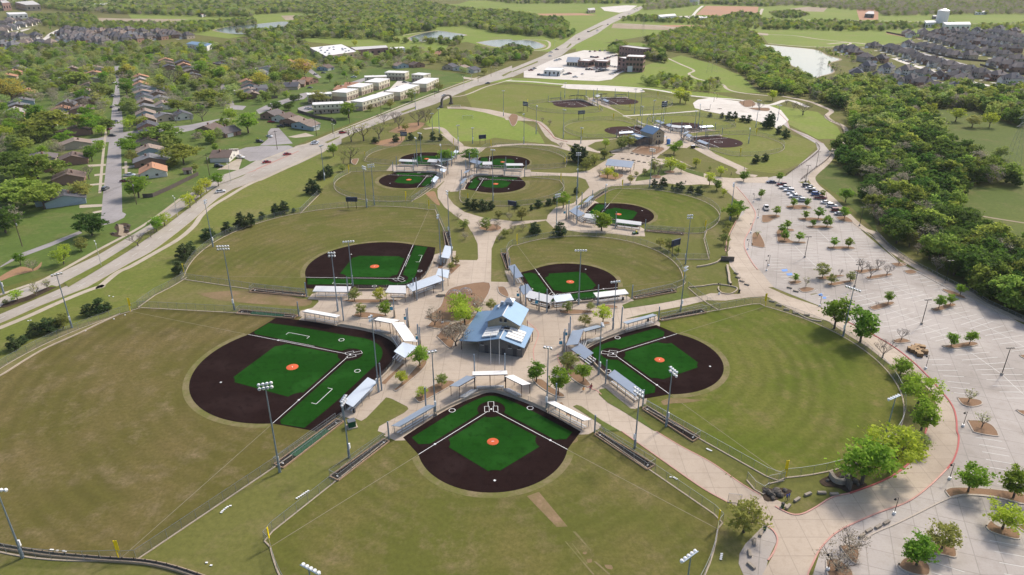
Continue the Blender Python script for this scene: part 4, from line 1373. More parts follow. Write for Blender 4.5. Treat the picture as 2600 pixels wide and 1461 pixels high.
add_kind('bare', 'bare grey branching tree', 'leaf_brown', 3, dict(depth=4, m='twig', fork=1.8, kids_n=4, lean=0.85), clumps=10, leaves=5, size=0.10, rx=2.4, z0=4.0)
add_kind('cedar', 'dark bushy cedar', 'leaf_cedar', 4, dict(depth=1, fork=3.0, r0=0.22, lean=0.4), clumps=60, leaves=44, size=0.32, rx=3.5, z0=0.4, z1=8.0, shape='cone', spread=0.8)
add_kind('gold', 'golden budding broad tree', 'leaf_gold', 2, dict(depth=3), clumps=40, leaves=36, size=0.27, rx=3.4)
add_kind('sparse', 'thin half-leafed young tree', 'leaf_olive', 2, dict(depth=3, m='twig'), clumps=20, leaves=14, size=0.20, rx=2.4, z0=2.4)
add_kind('broad', 'wide shady green tree', 'leaf_mix', 4, dict(depth=2, fork=2.4), clumps=64, leaves=40, size=0.36, rx=4.4, z0=1.8, shape='flat')
_rt = random.Random(11)
TREE_N = [0]
def tree_at(p, h, kind, where, wide=1.0, cat='tree'):
    look, vs_ = KIND[kind]
    tm, cm = _rt.choice(vs_)
    nm = {'cedar': 'cedar_tree', 'bare': 'bare_tree'}.get(kind, 'tree')
    t = thing(nm, look + ' ' + where, cat, (p[0], p[1], 0), _rt.uniform(0, 6.28), 'trees')
    s = h / 8.0
    w_ = s * wide * _rt.uniform(0.92, 1.08)
    t.scale = (w_, w_, s)
    link('trunk', tm, t)
    if cm:
        link('crown', cm, t)
    TREE_N[0] += 1
    return t
def trees(where, data):
    """data: 'tile kind x,y,ty kind x,y,ty*wide ...' with x,y the trunk foot and ty the top, in tile pixels"""
    tile, kind = None, 'green'
    for tok in data.split():
        if ',' not in tok:
            if tok in KIND:
                kind = tok
            else:
                tile = tok
            continue
        wide = 1.0
        if '*' in tok:
            tok, wv = tok.split('*')
            wide = float(wv)
        x, y, ty = tok.split(',')
        base = PX('%s %s,%s' % (tile, x, y))[0]
        topy = PX('%s %s,%s' % (tile, x, ty))[0][1]
        h = max(1.6, min(17.0, top_z(base, topy)))
        if kind == 'cedar':
            h, wide = h * 0.95, wide * 0.88
        tree_at(gp(base), h, kind, where, wide)
trees('on the main plaza', '12 olive 992,140,5 lime 1253,150,5 olive 1057,285,155 green 1303,290,145*1.1 1650,795,610*1.1 lime 1470,970,850*1.2 olive 1872,995,865 lime 1675,1110,1010*1.2 brown 1800,385,200*1.2 2010,590,330*1.3 1930,520,380 lime 2100,380,170*1.5 2050,260,80*1.5 brown 2230,260,90*1.3 olive 2365,240,120*1.1')
trees('beside the wide path', '22 olive 557,255,140*1.1 785,240,150 lime 913,370,185*1.1 olive 735,385,280*1.3 565,820,660*1.3 green 718,950,770*1.1 245,955,760*1.2 465,1080,810*1.0 23 olive 2330,1010,700*1.3')
trees('near the roundabout bed', '11 olive 2010,1220,1130*1.3 1965,1270,1190*1.2 brown 2035,760,690*1.4 olive 2090,860,760*1.4 brown 2105,965,885*1.3 2245,840,770*1.2 olive 2320,875,735*1.2 brown 2425,860,755*1.1 2450,980,905*1.2 olive 2505,940,855*1.2 2445,755,670*1.2 brown 2550,770,690*1.1 21 10,890,800*1.2 110,870,795*1.3 olive 95,770,640*1.2')
trees('in the row behind the small diamonds', '11 cedar 2130,640,545*1.5 2200,660,555*1.4 2280,670,560*1.6 2370,660,575*1.4 21 40,650,580*1.6 195,670,610 265,640,550*1.4 370,620,540*1.4 430,600,520*1.3 green 515,650,490*1.2')
trees('near the upper diamonds', '21 cedar 230,910,790*1.6 485,925,790*1.7 640,510,435*1.3 green 900,880,690*1.5 cedar 1430,440,355*1.4 1520,450,335*1.4 1690,480,380*1.6 1800,490,420*1.7 1880,510,420*1.6 olive 745,270,150*1.2 830,210,100*1.2 930,150,60*1.2 cedar 680,190,20*1.0 lime 960,350,245*1.3 brown 880,330,240 lime 1040,360,290 1000,300,230 1590,275,140*1.5 bare 1470,320,180*1.4 lime 1700,290,190*1.2 olive 1335,320,250 1190,400,315*1.2 1250,330,280*1.2 olive 1430,300,150 cedar 1610,470,410')
trees('beside the upper boulevard', '21 lime 1850,240,145 2100,330,225 1985,420,290*1.1 green 2060,470,360*1.2 lime 2130,530,455*.9 green 2330,380,280*1.4 olive 1990,270,225 green 2200,770,600*1.2 2270,740,575*1.2 olive 2170,840,775*1.6 2150,915,845*1.5 2130,1010,900*1.2 bare 2155,1120,1010*1.2 olive 1490,1040,950*1.2 1580,1075,960*1.3 1660,1110,1040*1.2 sparse 2465,945,870 green 2505,550,460')
trees('on a parking lot island', '31 green 80,730,630 250,640,550 390,640,550 545,545,470 505,765,640 375,760,675 450,835,765 590,840,730*1.2 765,765,640 135,910,810 195,855,770*1.1 165,975,870 310,990,890 660,1045,945 808,1050,950 110,385,290 780,590,450*1.4 275,1390,1305 sparse 380,1440,1340 olive 545,1355,1200 635,1420,1315*1.1 825,1390,1290*1.1 bare 722,1330,1250 940,1290,1145*1.3 1030,1350,1195*1.1 1105,1270,1145*1.1 1195,1325,1205*1.3 1315,1220,1120*1.2')
trees('on the lower parking lot', '32 bare 1340,535,400*1.2 green 1205,165,45 bare 1090,195,135 green 1715,215,85 1830,180,70 1930,85,-30*1.1 1840,595,460 2025,575,440*1.1 sparse 2015,1155,1020*1.2 2150,1410,1260*1.1 33 green 2010,610,340*1.2 2465,670,390*1.2 lime 2355,985,750*1.5 olive 1740,1195,950*1.2 green 1490,1350,1080*1.2 brown 820,1200,1000*1.6 690,1400,1180*1.6')
trees('between the curved fence and boulevard', '32 green 665,415,110*1.1 925,555,225*1.1 bare 1150,710,530*1.4 green 1330,880,730*1.8 lime 1500,1190,890*1.3 green 1540,1440,1150*1.2 olive 1430,1010,880*1.6 33 green 940,525,100*1.25 lime 1230,405,0*1.25 olive 1480,190,20*1.6 1350,60,-40*1.3')
trees('on the avenue verge', '01 dark 930,925,705*1.3 olive 820,1080,950*1.3 lime 645,1215,1060*1.3 660,1120,1010*1.1 green 210,1225,1105*1.2 brown 335,1280,1160*1.3 green 1580,885,735*1.2 lime 1660,830,700*1.1 1915,645,505*1.2 2025,550,415*1.2 2080,490,350*1.2 green 2200,430,300*1.3 bare 1390,1030,900*1.7 1520,945,850*1.6 1975,600,480*1.2 sparse 480,1460,1360*1.4 340,1460,1380*1.2 02 lime 180,135,30*1.3 sparse 365,85,-30*1.4 480,20,-80 olive 60,170,130*1.6')
trees('along the outfield fence', '01 cedar 1800,1310,1160*1.3 1870,1160,990*1.4 1930,1100,980*1.3 2100,970,830*1.6 2290,900,780*1.5 2430,850,690*1.4 2530,830,690*1.3 11 60,760,680*1.4 200,720,600*1.3 290,700,570*1.5 380,690,640*1.3 570,500,350*1.4 620,510,400*1.2 650,360,270*1.5 740,330,210*1.2 690,350,240*1.1 green 780,130,0*1.1 sparse 950,200,10*1.6 880,200,120*1.2 olive 870,280,210*1.4 02 cedar 900,280,150*1.4 1010,250,100*1.4 1090,230,140*1.3 olive 640,410,270*1.3 cedar 370,480,345*1.6 500,450,290*1.4 580,420,310*1.2 150,620,480*1.5 240,560,480*1.5')
trees('in the grove beside the avenue', '10 sparse 960,1430,1260*1.5 1085,1420,1220*1.5 1240,1400,1230*1.7 bare 1290,1250,1130*1.4 1400,1240,1110*1.4 1440,1295,1140*1.2 olive 1505,1315,1240*1.4 bare 1635,1265,1090*1.5 1705,1220,1080*1.2 sparse 1750,1240,1130*1.2 cedar 1410,1430,1350*1.4 1560,1410,1330*1.4 1655,1410,1340*1.3 1780,1420,1320*1.2 1855,1420,1345*1.2 1200,1440,1370*1.8')
trees('near the dirt diamonds', '20 lime 1690,1040,880*1.4 olive 1745,1045,930*1.0 cedar 1990,1180,1130*1.5 2110,1190,1130*1.3 2180,1210,1120*1.3 2240,1210,1120*1.2 2320,1225,1150*1.4 2380,1235,1155*1.4 2560,1290,1160*1.3 brown 305,1225,1175*1.3 380,1260,1200*1.3 1500,1447,1400 bare 2490,1110,1010*1.4 Y green 1430,760,640*1.4 1480,700,620*1.4 olive 900,710,580*1.4 980,690,560*1.3 bare 1090,690,580*1.3 1180,700,570*1.4 1280,710,600 lime 740,700,600*1.1 brown 300,690,630*1.4 cedar 440,830,650*1.2 520,850,690*1.2 olive 560,880,780*1.3 640,840,750*1.3 730,800,710*1.3 sparse 1650,890,790 cedar 2250,850,760*1.5 2350,830,750*1.6 2480,560,470*1.4 2550,600,500*1.3 bare 1520,630,540*1.2')
trees('on the rolling meadow', '30 lime 45,1015,905*1.2 bare 350,1160,1020*1.5 brown 260,1100,1020 185,1055,1000 cedar 20,1290,1120 lime 1655,1150,1035*.9 1885,1225,1085*1.3 olive 2050,1285,1160*1.5 lime 2225,1285,1135*1.2 bare 1710,1210,1140 31 olive 2330,150,20*1.6 Z green 1010,330,170*1.6 1255,310,170*2.0')
trees('beside the avenue houses', '11 lime 20,-20,-60 01 green 1400,545,330*1.5 10 dark 200,1110,1020*1.6 330,1110,1035*1.6 380,1030,950*1.2 430,1010,950*1.2 olive 630,1045,915*2.0 green 930,1190,1040*1.5 olive 1150,1120,1050*1.4 1350,1090,1000*1.4 1570,1020,900*1.5 1840,920,830*1.6 gold 60,880,730*1.5 olive 190,960,860*1.5 gold 490,780,590*1.3 olive 820,900,820*1.5 green 745,830,740*1.2 lime 1000,480,400')
trees('in the older street yards', '01 dark 150,350,90*1.6 broad 400,400,120*1.5 250,620,380*1.7 450,660,420*1.4 dark 60,900,640*1.3 olive 830,560,370*1.5 bare 900,360,200*1.2 green 440,160,20*1.3 930,180,20*1.3 olive 1335,195,70*1.4 green 1300,110,-50*1.5 olive 1640,200,130 broad 1850,200,20*1.6 olive 1790,170,60 1970,280,200*1.2 green 2170,90,0 00 green 380,1270,1060*1.2 broad 560,1370,1120*1.7 green 930,1350,1150*1.3 bare 700,1150,980*1.6 broad 300,1440,1290*1.4 olive 750,950,880*1.3 green 1280,960,790*1.3 1340,1450,1340*1.3 olive 1330,1150,1000*1.4 green 1330,1280,1160*1.2 lime 1060,1080,990*1.3 olive 1020,990,830*1.6 green 1060,830,720*1.4 lime 1100,780,670*1.2 gold 1300,770,640*1.5 green 240,700,600*1.3 gold 130,1020,770*1.6 olive 620,900,800*1.6 broad 780,880,730*1.6 bare 480,850,740*1.4 olive 1600,930,830*1.6 bare 1750,880,650*1.7 broad 1800,1130,1000*1.7 1650,1440,1260*1.7 olive 1920,1150,1040*1.5 green 2130,920,800*1.3 broad 2100,1050,900*1.6 olive 2340,900,780*1.3 green 2230,810,670*1.4 gold 2250,760,660*1.6 green 2020,750,610*1.4 bare 2040,1220,1060*1.4 lime 2330,1230,1090*1.3 green 2500,1340,1140*1.5 lime 2120,1440,1310*1.3')

# masses of trees that read as one wood: points on the ground carrying tree shapes
PROTO = bpy.data.collections.new('tree_shapes')
def proto(seed, m, **kw):
    o = bpy.data.objects.new('tree_shape', crown(seed, m, **kw))
    PROTO.objects.link(o)
for i in range(3):
    proto(900 + i, 'leaf_mix', clumps=56, leaves=34, size=0.40, rx=3.8, z0=0.8)
for i in range(2):
    proto(920 + i, 'leaf_dark', clumps=50, leaves=34, size=0.40, rx=3.4, z0=0.6)
for i in range(2):
    proto(940 + i, 'leaf_brown', clumps=50, leaves=22, size=0.22, rx=3.6, z0=1.0)
for i in range(2):
    proto(960 + i, 'leaf_far', clumps=50, leaves=30, size=0.44, rx=3.8, z0=0.5)
proto(980, 'leaf_lime', clumps=40, leaves=30, size=0.36, rx=3.2, z0=0.8)
for i in range(2):
    proto(990 + i, 'leaf_pale', clumps=46, leaves=22, size=0.30, rx=3.7, z0=1.0)
proto(996, 'leaf_green', clumps=50, leaves=30, size=0.36, rx=3.2, z0=0.6)
NPROTO = 13
def scatter_group():
    ng = bpy.data.node_groups.new('tree_scatter', 'GeometryNodeTree')
    ng.interface.new_socket('Geometry', in_out='INPUT', socket_type='NodeSocketGeometry')
    ng.interface.new_socket('Geometry', in_out='OUTPUT', socket_type='NodeSocketGeometry')
    N, L = ng.nodes, ng.links
    gi, go = N.new('NodeGroupInput'), N.new('NodeGroupOutput')
    ci = N.new('GeometryNodeCollectionInfo')
    ci.inputs['Collection'].default_value = PROTO
    ci.inputs['Separate Children'].default_value = True
    ci.inputs['Reset Children'].default_value = True
    ip = N.new('GeometryNodeInstanceOnPoints')
    ip.inputs['Pick Instance'].default_value = True
    def attr(nm, ty):
        a = N.new('GeometryNodeInputNamedAttribute')
        a.data_type = ty
        a.inputs['Name'].default_value = nm
        return a.outputs['Attribute']
    L.new(gi.outputs[0], ip.inputs['Points'])
    L.new(ci.outputs[0], ip.inputs['Instance'])
    L.new(attr('pick', 'INT'), ip.inputs['Instance Index'])
    L.new(attr('turn', 'FLOAT_VECTOR'), ip.inputs['Rotation'])
    L.new(attr('size', 'FLOAT_VECTOR'), ip.inputs['Scale'])
    L.new(ip.outputs[0], go.inputs[0])
    return ng
SCAT = scatter_group()
def wood(name, pts, hmin, hmax, picks, seed, wide=1.0):
    g = np.random.default_rng(seed)
    n = len(pts)
    if not n:
        return
    me = bpy.data.meshes.new(name)
    me.vertices.add(n)
    P = np.zeros((n, 3), np.float32)
    P[:, :2] = np.array(pts)
    me.vertices.foreach_set('co', P.ravel())
    a = me.attributes.new('pick', 'INT', 'POINT')
    a.data.foreach_set('value', g.choice(np.array(picks), n).astype(np.int32))
    a = me.attributes.new('turn', 'FLOAT_VECTOR', 'POINT')
    t_ = np.zeros((n, 3), np.float32)
    t_[:, 2] = g.uniform(0, 6.28, n)
    a.data.foreach_set('vector', t_.ravel())
    a = me.attributes.new('size', 'FLOAT_VECTOR', 'POINT')
    s = np.empty((n, 3), np.float32)
    h = g.uniform(hmin, hmax, n) / 8.0
    s[:, 0] = h * wide * g.uniform(0.85, 1.2, n)
    s[:, 1] = s[:, 0]
    s[:, 2] = h
    a.data.foreach_set('vector', s.ravel())
    o = link(name, me)
    o['kind'] = 'stuff'
    o['label'] = 'far-off wood of mixed green and grey trees'
    md = o.modifiers.new('scatter', 'NODES')
    md.node_group = SCAT
    return o
MIX, GREENISH, GREY, SCRUB = [0, 1, 2, 3, 4, 5, 6, 9, 10, 11], [0, 1, 2, 3, 4, 7, 8, 5, 12, 10], [5, 6, 5, 6, 7, 0, 11], [7, 8, 9, 9, 0, 5, 10]
_rw = random.Random(5)
WOODN = [0]
def woods(s, step, hmin, hmax, picks, lone=0, where='', name='woodland', keep=1.0, avoid=()):
    """fill a polygon with trees; the `lone` ones that stand largest in view become trees of their own"""
    poly = G(s)
    pts = [p for p in poly_area_pts(poly, step, _rw) if _rw.random() < keep and not any(inside(a, *p) for a in avoid)]
    WOODN[0] += 1
    pts.sort(key=lambda p: p[0] * p[0] + p[1] * p[1])
    front, rest = pts[:lone], pts[lone:]
    for p in front:
        kd = _rw.choice(['dark', 'dark', 'broad', 'dark', 'olive', 'dark', 'brown'])
        tree_at(p, _rw.uniform(hmin, hmax), kd, where, 1.15)
    wood(name, rest, hmin, hmax, picks, WOODN[0])
CREEK = [G('31 1030,440 1140,440 1140,580 1030,580'), G('31 1380,220 1580,160 1520,310 1400,330'), G('31 1170,750 1250,750 1300,850 1230,860')]
woods('31 640,60 1400,-60 1850,-20 1880,110 2060,160 2300,320 2540,440 2200,430 2000,430 1930,560 1920,660 2000,800 2150,960 2350,1040 2576,1120 2576,1500 2300,1500 2050,1447 1900,1400 1650,1280 1480,1180 1300,1040 1180,900 1100,830 1040,700 920,590 1020,450 860,360 700,200', 5.8, 4.5, 11, [3, 4, 3, 4, 3, 4, 0, 1, 5], 75, 'in the creek wood beyond the lot', avoid=CREEK)
woods('31 2576,1120 2900,1180 2900,1900 2576,1700', 6.0, 7, 11, [3, 4, 3, 4, 0, 1, 5])
woods('32 2000,0 2200,120 2576,300 3000,450 3000,-300 2100,-300', 6.5, 7, 11, [0, 1, 3, 4, 3, 4, 2])
woods('30 470,900 700,850 1230,860 1250,960 1600,960 2000,880 2000,960 2300,960 2576,930 2576,1290 2300,1230 2080,1110 1700,1090 1480,1050 1680,1300 1720,1447 31 1100,60 620,80 30 900,1447 850,1300 780,1240 850,1150 700,1100 600,1060 440,1000', 6.0, 6.5, 11, GREENISH, 30, 'behind the winding creek path')
woods('20 1340,420 1600,330 1900,290 2300,310 2450,380 2550,520 2576,560 2576,930 2400,880 2380,800 2300,760 2200,700 2100,640 1900,610 1750,540 1580,520 1420,480', 7.0, 4.5, 9, [0, 2, 7, 8, 9, 10, 12, 5], 10, 'beyond the office lawn')
woods('30 0,530 120,600 210,650 190,740 280,760 430,780 480,900 420,1000 130,960 0,900', 6.5, 5, 9, [0, 2, 7, 8, 9, 10, 12], 8, 'beside the bright pond')
woods('20 990,500 1060,450 1140,470 1140,530 1000,545', 6, 6, 9, GREENISH)
woods('20 1330,520 1450,480 1560,600 1540,640 1360,600', 6, 6, 9, GREENISH, 4, 'beside the brick office block')
woods('20 1240,840 1450,800 1500,760 1720,820 1850,860 2080,830 2100,900 2050,935 1700,910 1450,880', 6.0, 3.5, 7, SCRUB, name='scrub')
woods('30 480,490 600,490 740,560 870,580 850,600 700,580 540,530', 6.0, 2.0, 3.5, SCRUB, name='scrub')
woods('30 590,640 700,660 740,730 650,720', 5.0, 2, 3.5, GREY, name='scrub')
# wooded bottomland across the top of the view
woods('00 -1500,60 0,60 600,110 900,130 1300,150 2000,170 2576,180 2576,-60 -1500,-60', 11, 7, 12, MIX)
woods('00 300,170 880,150 980,200 1000,240 1700,250 2576,210 2576,250 2200,290 2000,340 1700,320 1300,330 1000,300 830,290 450,270', 9, 5, 8, GREENISH + SCRUB)
woods('10 -200,0 500,-40 900,0 1650,20 1850,80 2200,120 2576,140 2576,330 2400,330 2100,270 1830,270 1780,310 1550,340 1400,380 1200,400 500,390 300,410 0,400 -200,340 60,335 300,320 360,270 420,200 620,190 700,150 400,130 0,150', 9, 7, 11, MIX)
woods('10 1200,390 1560,430 2100,400 2030,470 1600,440 1250,430', 8, 5, 8, GREENISH)
woods('20 -200,150 150,170 250,190 230,210 520,210 560,290 540,330 470,390 360,370 200,370 0,350 -200,330', 9, 7, 11, GREENISH)
woods('20 370,330 500,350 640,330 560,390 480,410 380,385', 8, 5, 8, GREENISH)
woods('20 -100,520 0,500 130,510 210,550 180,600 0,620 -200,660 -400,640', 7.5, 6, 9, GREENISH)
woods('20 -300,0 0,45 600,40 1000,45 1400,40 1450,-40 -300,-60', 12, 6, 10, MIX)
woods('20 1340,110 1640,90 1850,60 1900,40 1850,-30 1450,-30 1450,40 1320,80', 10, 6, 9, GREY)
woods('20 1050,215 1300,170 1700,195 2100,190 2300,130 2480,160 2576,240 2576,300 2400,290 2000,270 1700,240 1300,225', 9.5, 4, 8, GREENISH + SCRUB)
woods('20 1860,45 2200,60 2576,70 2576,-50 1900,-50', 11, 7, 10, MIX)
woods('30 -100,70 300,60 900,110 1120,120 1150,165 1700,160 2100,150 3500,160 3500,-60 -100,-60', 11, 7, 10, [5, 6, 7, 0, 5, 6])
woods('30 0,130 300,120 420,160 300,190 100,190', 9, 4, 7, GREENISH)
woods('30 -60,200 200,230 600,225 1100,250 1550,250 1600,290 1100,320 600,315 200,300 -60,300', 9, 4.5, 8, GREENISH + SCRUB)
woods('30 1550,250 1750,230 2050,270 2576,250 3200,260 3200,320 2000,300 1700,300', 9, 4, 7, SCRUB)
woods('00 2576,10 2000,-40 -1500,-300 -1500,-60 2576,-40', 16, 8, 12, MIX)
woods('F -900,-30 -400,-62 3000,-62 3500,-30 3200,0 -600,0', 26, 9, 14, MIX, name='horizon_woodland', wide=1) if False else None
# ------------------------------------------------------------------ floodlight masts, from the pixel of each foot and head
def floods(txt, where):
    for ln in txt.strip().splitlines():
        s, ty, rows, per, aim_ = ln.split('|')
        ax, ay = aim_.split(',')
        tt = ty.strip()
        tyv = PX(tt)[0][1]
        flood(s, tyv, where, int(rows), int(per), (float(ax), float(ay)))
floods('''13 240,410|12 90,975|2|4|-60,150
13 938,265|12 880,1105|2|4|-5,120
12 1235,1055|12 1155,290|2|2|-60,160
12 1805,1275|12 1775,635|1|3|-10,120
12 825,240|11 755,1100|2|3|-60,240
22 350,1230|22 355,600|1|3|0,120
22 870,880|22 905,375|1|3|50,160
22 1015,425|21 1050,1385|1|4|20,220
22 1695,240|21 1750,1235|2|3|70,180
22 670,175|21 685,1075|1|5|20,240
23 1235,165|22 1275,1025|2|4|0,110
22 1550,1400|22 1605,825|2|4|70,150
32 755,495|32 850,10|1|6|70,160
11 975,1435|11 930,975|1|5|-60,250
02 2360,228|01 2250,1030|2|5|-80,150
02 40,65|01 2530,980|1|5|-90,250
02 725,405|01 590,1300|1|4|-100,150
01 2145,1040|01 2062,570|2|3|-80,250
03 230,1270|03 15,570|1|4|-90,150''', 'tall floodlight mast beside the front diamonds')
for (head, ax, ay) in (('13 530,1385', -5, 120), ('23 1800,1255', -5, 120), ('32 1280,1125', 60, 160)):
    hz = 17.0 if head[0] != '3' else 15.5
    p = G1(head, hz)
    flood_at(p, hz, 'tall floodlight mast beside the front diamonds', 1, 5, (ax, ay))
floods('''11 1115,645|11 1085,230|2|4|-60,300
11 1192,620|11 1165,205|2|4|-70,320
11 1945,930|11 1925,478|2|2|-60,240
11 1860,1225|11 1830,715|2|2|-60,240
11 690,370|11 660,5|1|4|-60,320
11 1665,180|10 1648,1325|1|4|-60,360
11 1625,235|10 1608,1365|1|4|-60,360
11 1875,350|11 1855,10|1|4|-60,340
11 2385,580|11 2425,60|1|3|0,330
21 648,615|21 645,90|2|3|30,290
21 660,440|21 660,250|1|3|20,330
21 445,880|21 460,475|2|4|40,240
21 930,680|21 942,410|1|3|50,290
21 2190,772|21 2225,395|2|3|60,290
21 1745,1215|21 1795,720|2|3|50,290
21 1385,435|21 1410,65|2|4|60,320''', 'tall floodlight mast near the upper diamonds')
floods('''20 242,1350|20 240,1045|1|4|60,450
20 515,1395|20 525,1095|1|4|60,450
20 120,1447|20 125,1135|1|3|0,420
20 692,1447|20 695,1285|1|3|70,450
20 530,990|20 530,830|1|3|45,540
20 1290,1170|20 1308,895|1|3|80,550
20 1230,1150|20 1240,880|1|3|80,550
20 1415,1230|20 1430,1005|1|4|115,460
20 1518,1262|20 1530,1005|1|4|115,460
20 1872,1295|20 1890,1040|1|4|115,460
20 1300,1290|20 1308,1065|1|3|70,450
20 2452,1285|20 2478,1000|1|4|130,420
20 2380,1447|20 2400,1305|1|5|130,420
20 1838,1290|20 1850,1120|1|4|115,460
30 95,1215|30 115,1060|1|4|150,430
10 1845,1340|10 1845,1090|1|3|-20,420
10 1780,1400|10 1775,1120|1|3|-40,390
10 2035,1447|10 2025,1260|1|3|-20,390
10 2180,1447|10 2185,1265|1|3|0,390
10 2490,1170|10 2490,895|1|3|0,420
10 1605,1105|10 1603,945|1|3|-40,420''', 'slim floodlight mast in the far park')
# parking lot lamps
mat('lamp_black', (0.028, 0.026, 0.026), 0.5, 0.3)
mat('wood_pole', (0.115, 0.080, 0.060), 0.9, var=0.2)
SL = [('pole', MB().tube((0, 0, 0.5), (0, 0, 4.1), 0.07, 0.05, 8).mesh('pole', 'lamp_black')), ('footing', MB().tube((0, 0, 0), (0, 0, 0.55), 0.33, 0.30, 10).mesh('footing', 'white_plastic')),
      ('arm', MB().beam((0.05, 0, 4.05), (-0.75, 0, 4.15), 0.07, 0.07).mesh('arm', 'lamp_black')), ('lamp_head', MB().tube((-0.75, 0, 4.1), (-0.75, 0, 3.75), 0.12, 0.27, 8).mesh('lamp_head', 'lamp_black'))]
DL = [('pole', MB().tube((0, 0, 0.6), (0, 0, 8.0), 0.11, 0.08, 8).mesh('pole', 'lamp_black')), ('footing', MB().tube((0, 0, 0), (0, 0, 0.65), 0.38, 0.36, 10).mesh('footing', 'kerb_concrete')),
      ('lamp_head', MB().box((-0.65, 0, 8.0), (0.9, 0.42, 0.16)).mesh('lamp_head', 'lamp_black')), ('lamp_head', MB().box((0.65, 0, 8.0), (0.9, 0.42, 0.16)).mesh('lamp_head', 'lamp_black'))]
SV = [('pole', MB().tube((0, 0, 0), (0, 0, 8.6), 0.10, 0.07, 8).mesh('pole', 'alu')), ('arm', MB().beam((-1.7, 0, 8.9), (1.7, 0, 8.9), 0.07, 0.07).beam((0, 0, 8.5), (0, 0, 8.9), 0.07, 0.07).mesh('arm', 'alu')),
      ('lamp_head', MB().box((-1.8, 0, 8.86), (0.8, 0.3, 0.14)).mesh('lamp_head', 'white_plastic')), ('lamp_head', MB().box((1.8, 0, 8.86), (0.8, 0.3, 0.14)).mesh('lamp_head', 'white_plastic'))]
for s in '33 1825,480 1268,830 600,1395 32 1960,1400 1585,820 520,190 21 2372,1065 2405,900 2475,750 2430,590 2560,1280 31 5,1230 12 1878,360 2198,180 22 2085,70 31 580,560 365,420 20 2040,940'.split():
    if ',' not in s:
        tl = s
        continue
    kids(thing('path_lamp', 'short black hooded lamp on a white footing beside the boulevard', 'lamp', G1(tl + ' ' + s), 0.3, 'short path lamps'), SL)
for s in '32 1545,370 2350,880 31 370,1145 870,1440 920,830 1780,1400 485,235 380,380'.split():
    if ',' not in s:
        tl = s
        continue
    kids(thing('lot_lamp', 'tall black twin-head lamp in the parking lot', 'lamp', G1(tl + ' ' + s), 0.1, 'parking lot lamps'), DL)
for s in '01 1020,1230 1790,740 2325,385 10 790,1395 1260,1150 2090,880 2415,800 2170,850 20 430,480 640,400'.split():
    if ',' not in s:
        tl = s
        continue
    kids(thing('street_lamp', 'grey twin-arm street lamp on the avenue median', 'lamp', G1(tl + ' ' + s), R(-55), 'avenue street lamps'), SV)
# wooden utility poles with crossarms, and their wires
UP = [('pole', MB().tube((0, 0, 0), (0, 0, 11.0), 0.17, 0.11, 8).mesh('pole', 'wood_pole')), ('crossarm', MB().box((0, 0, 10.3), (2.4, 0.12, 0.14)).mesh('crossarm', 'wood_pole')), ('transformer', MB().tube((0.28, 0, 8.3), (0.28, 0, 9.2), 0.22, 0.22, 8).mesh('transformer', 'alu'))]
ups = G('01 225,1035 1375,612 2110,322 11 215,60 10 610,1370 775,1350 945,1250 1260,1160 1800,975 2235,825 2365,775 20 1980,945 10 925,900')
for p in ups:
    kids(thing('utility_pole', 'brown wooden utility pole with crossarm beside the avenue houses', 'utility pole', p, R(30), 'wooden utility poles'), UP)
def wires(line, hs, n_w, label, sag=1.2, r=0.02):
    t = thing('power_line', label, 'wire', line[0])
    for k in range(n_w):
        b = MB()
        for i in range(len(line) - 1):
            a, c = line[i], line[i + 1]
            d = (c - a).normalized()
            off = Vector((-d.y, d.x, 0)) * (k - (n_w - 1) / 2) * 1.0
            prev = None
            for j in range(9):
                f = j / 8
                p = a.lerp(c, f) + off + Vector((0, 0, hs - sag * 4 * f * (1 - f))) - line[0]
                if prev is not None:
                    b.beam(prev, p, r * 2, r * 2)
                prev = p
        b.obj('wire', 'lamp_black', t)
wires([G1('01 -300,1160')] + ups[:4] + [ups[4]], 10.4, 2, 'overhead wires between the wooden poles by the avenue')
# steel lattice transmission towers
mat('galvanized', (0.26, 0.28, 0.28), 0.6, 0.3)
def lattice(p, h, label, rz):
    t = thing('lattice_tower', label, 'pylon', p, rz, 'transmission towers')
    leg = []
    w0, w1 = h * 0.11, h * 0.022
    def corner(i, z):
        k = w0 + (w1 - w0) * min(1.0, z / (h * 0.72))
        return Vector((((-1, 1, 1, -1)[i]) * k, ((-1, -1, 1, 1)[i]) * k, z))
    for i in range(4):
        MB().beam(corner(i, 0), corner(i, h * 0.72), 0.06, 0.06).beam(corner(i, h * 0.72), corner(i, h), 0.05, 0.05).obj('leg', 'galvanized', t)
    b = MB()
    z = 0.0
    while z < h * 0.95:
        z2 = min(h, z + h * 0.075 + (h * 0.72 - z) * 0.05 if z < h * 0.72 else z + h * 0.06)
        for i in range(4):
            b.beam(corner(i, z), corner((i + 1) % 4, z2), 0.025, 0.025)
            b.beam(corner((i + 1) % 4, z), corner(i, z2), 0.025, 0.025)
        z = z2
    b.obj('lattice_bracing', 'galvanized', t)
    for k, f in enumerate((0.72, 0.84, 0.96)):
        MB().beam((-h * 0.15, 0, h * f), (h * 0.15, 0, h * f), 0.10, 0.08).beam((-h * 0.15, 0, h * f), (0, 0, h * f + h * 0.05), 0.1, 0.1).beam((h * 0.15, 0, h * f), (0, 0, h * f + h * 0.05), 0.1, 0.1).obj('crossarm', 'galvanized', t)
lattice(G1('30 470,1030'), 33, 'grey lattice power pylon beside the winding creek path', 0.5)
lattice(G1('31 2420,290'), 33, 'grey lattice power pylon on the meadow past the creek wood', 0.5)
lattice(G1('20 1310,440'), 33, 'grey lattice power pylon behind the brick office blocks', 0.5)
lattice(G1('20 230,420'), 33, 'grey lattice power pylon beside the pond near the avenue', 0.5)
lattice(G1('20 2010,730'), 33, 'grey lattice power pylon on the slope by the far path', 0.5)
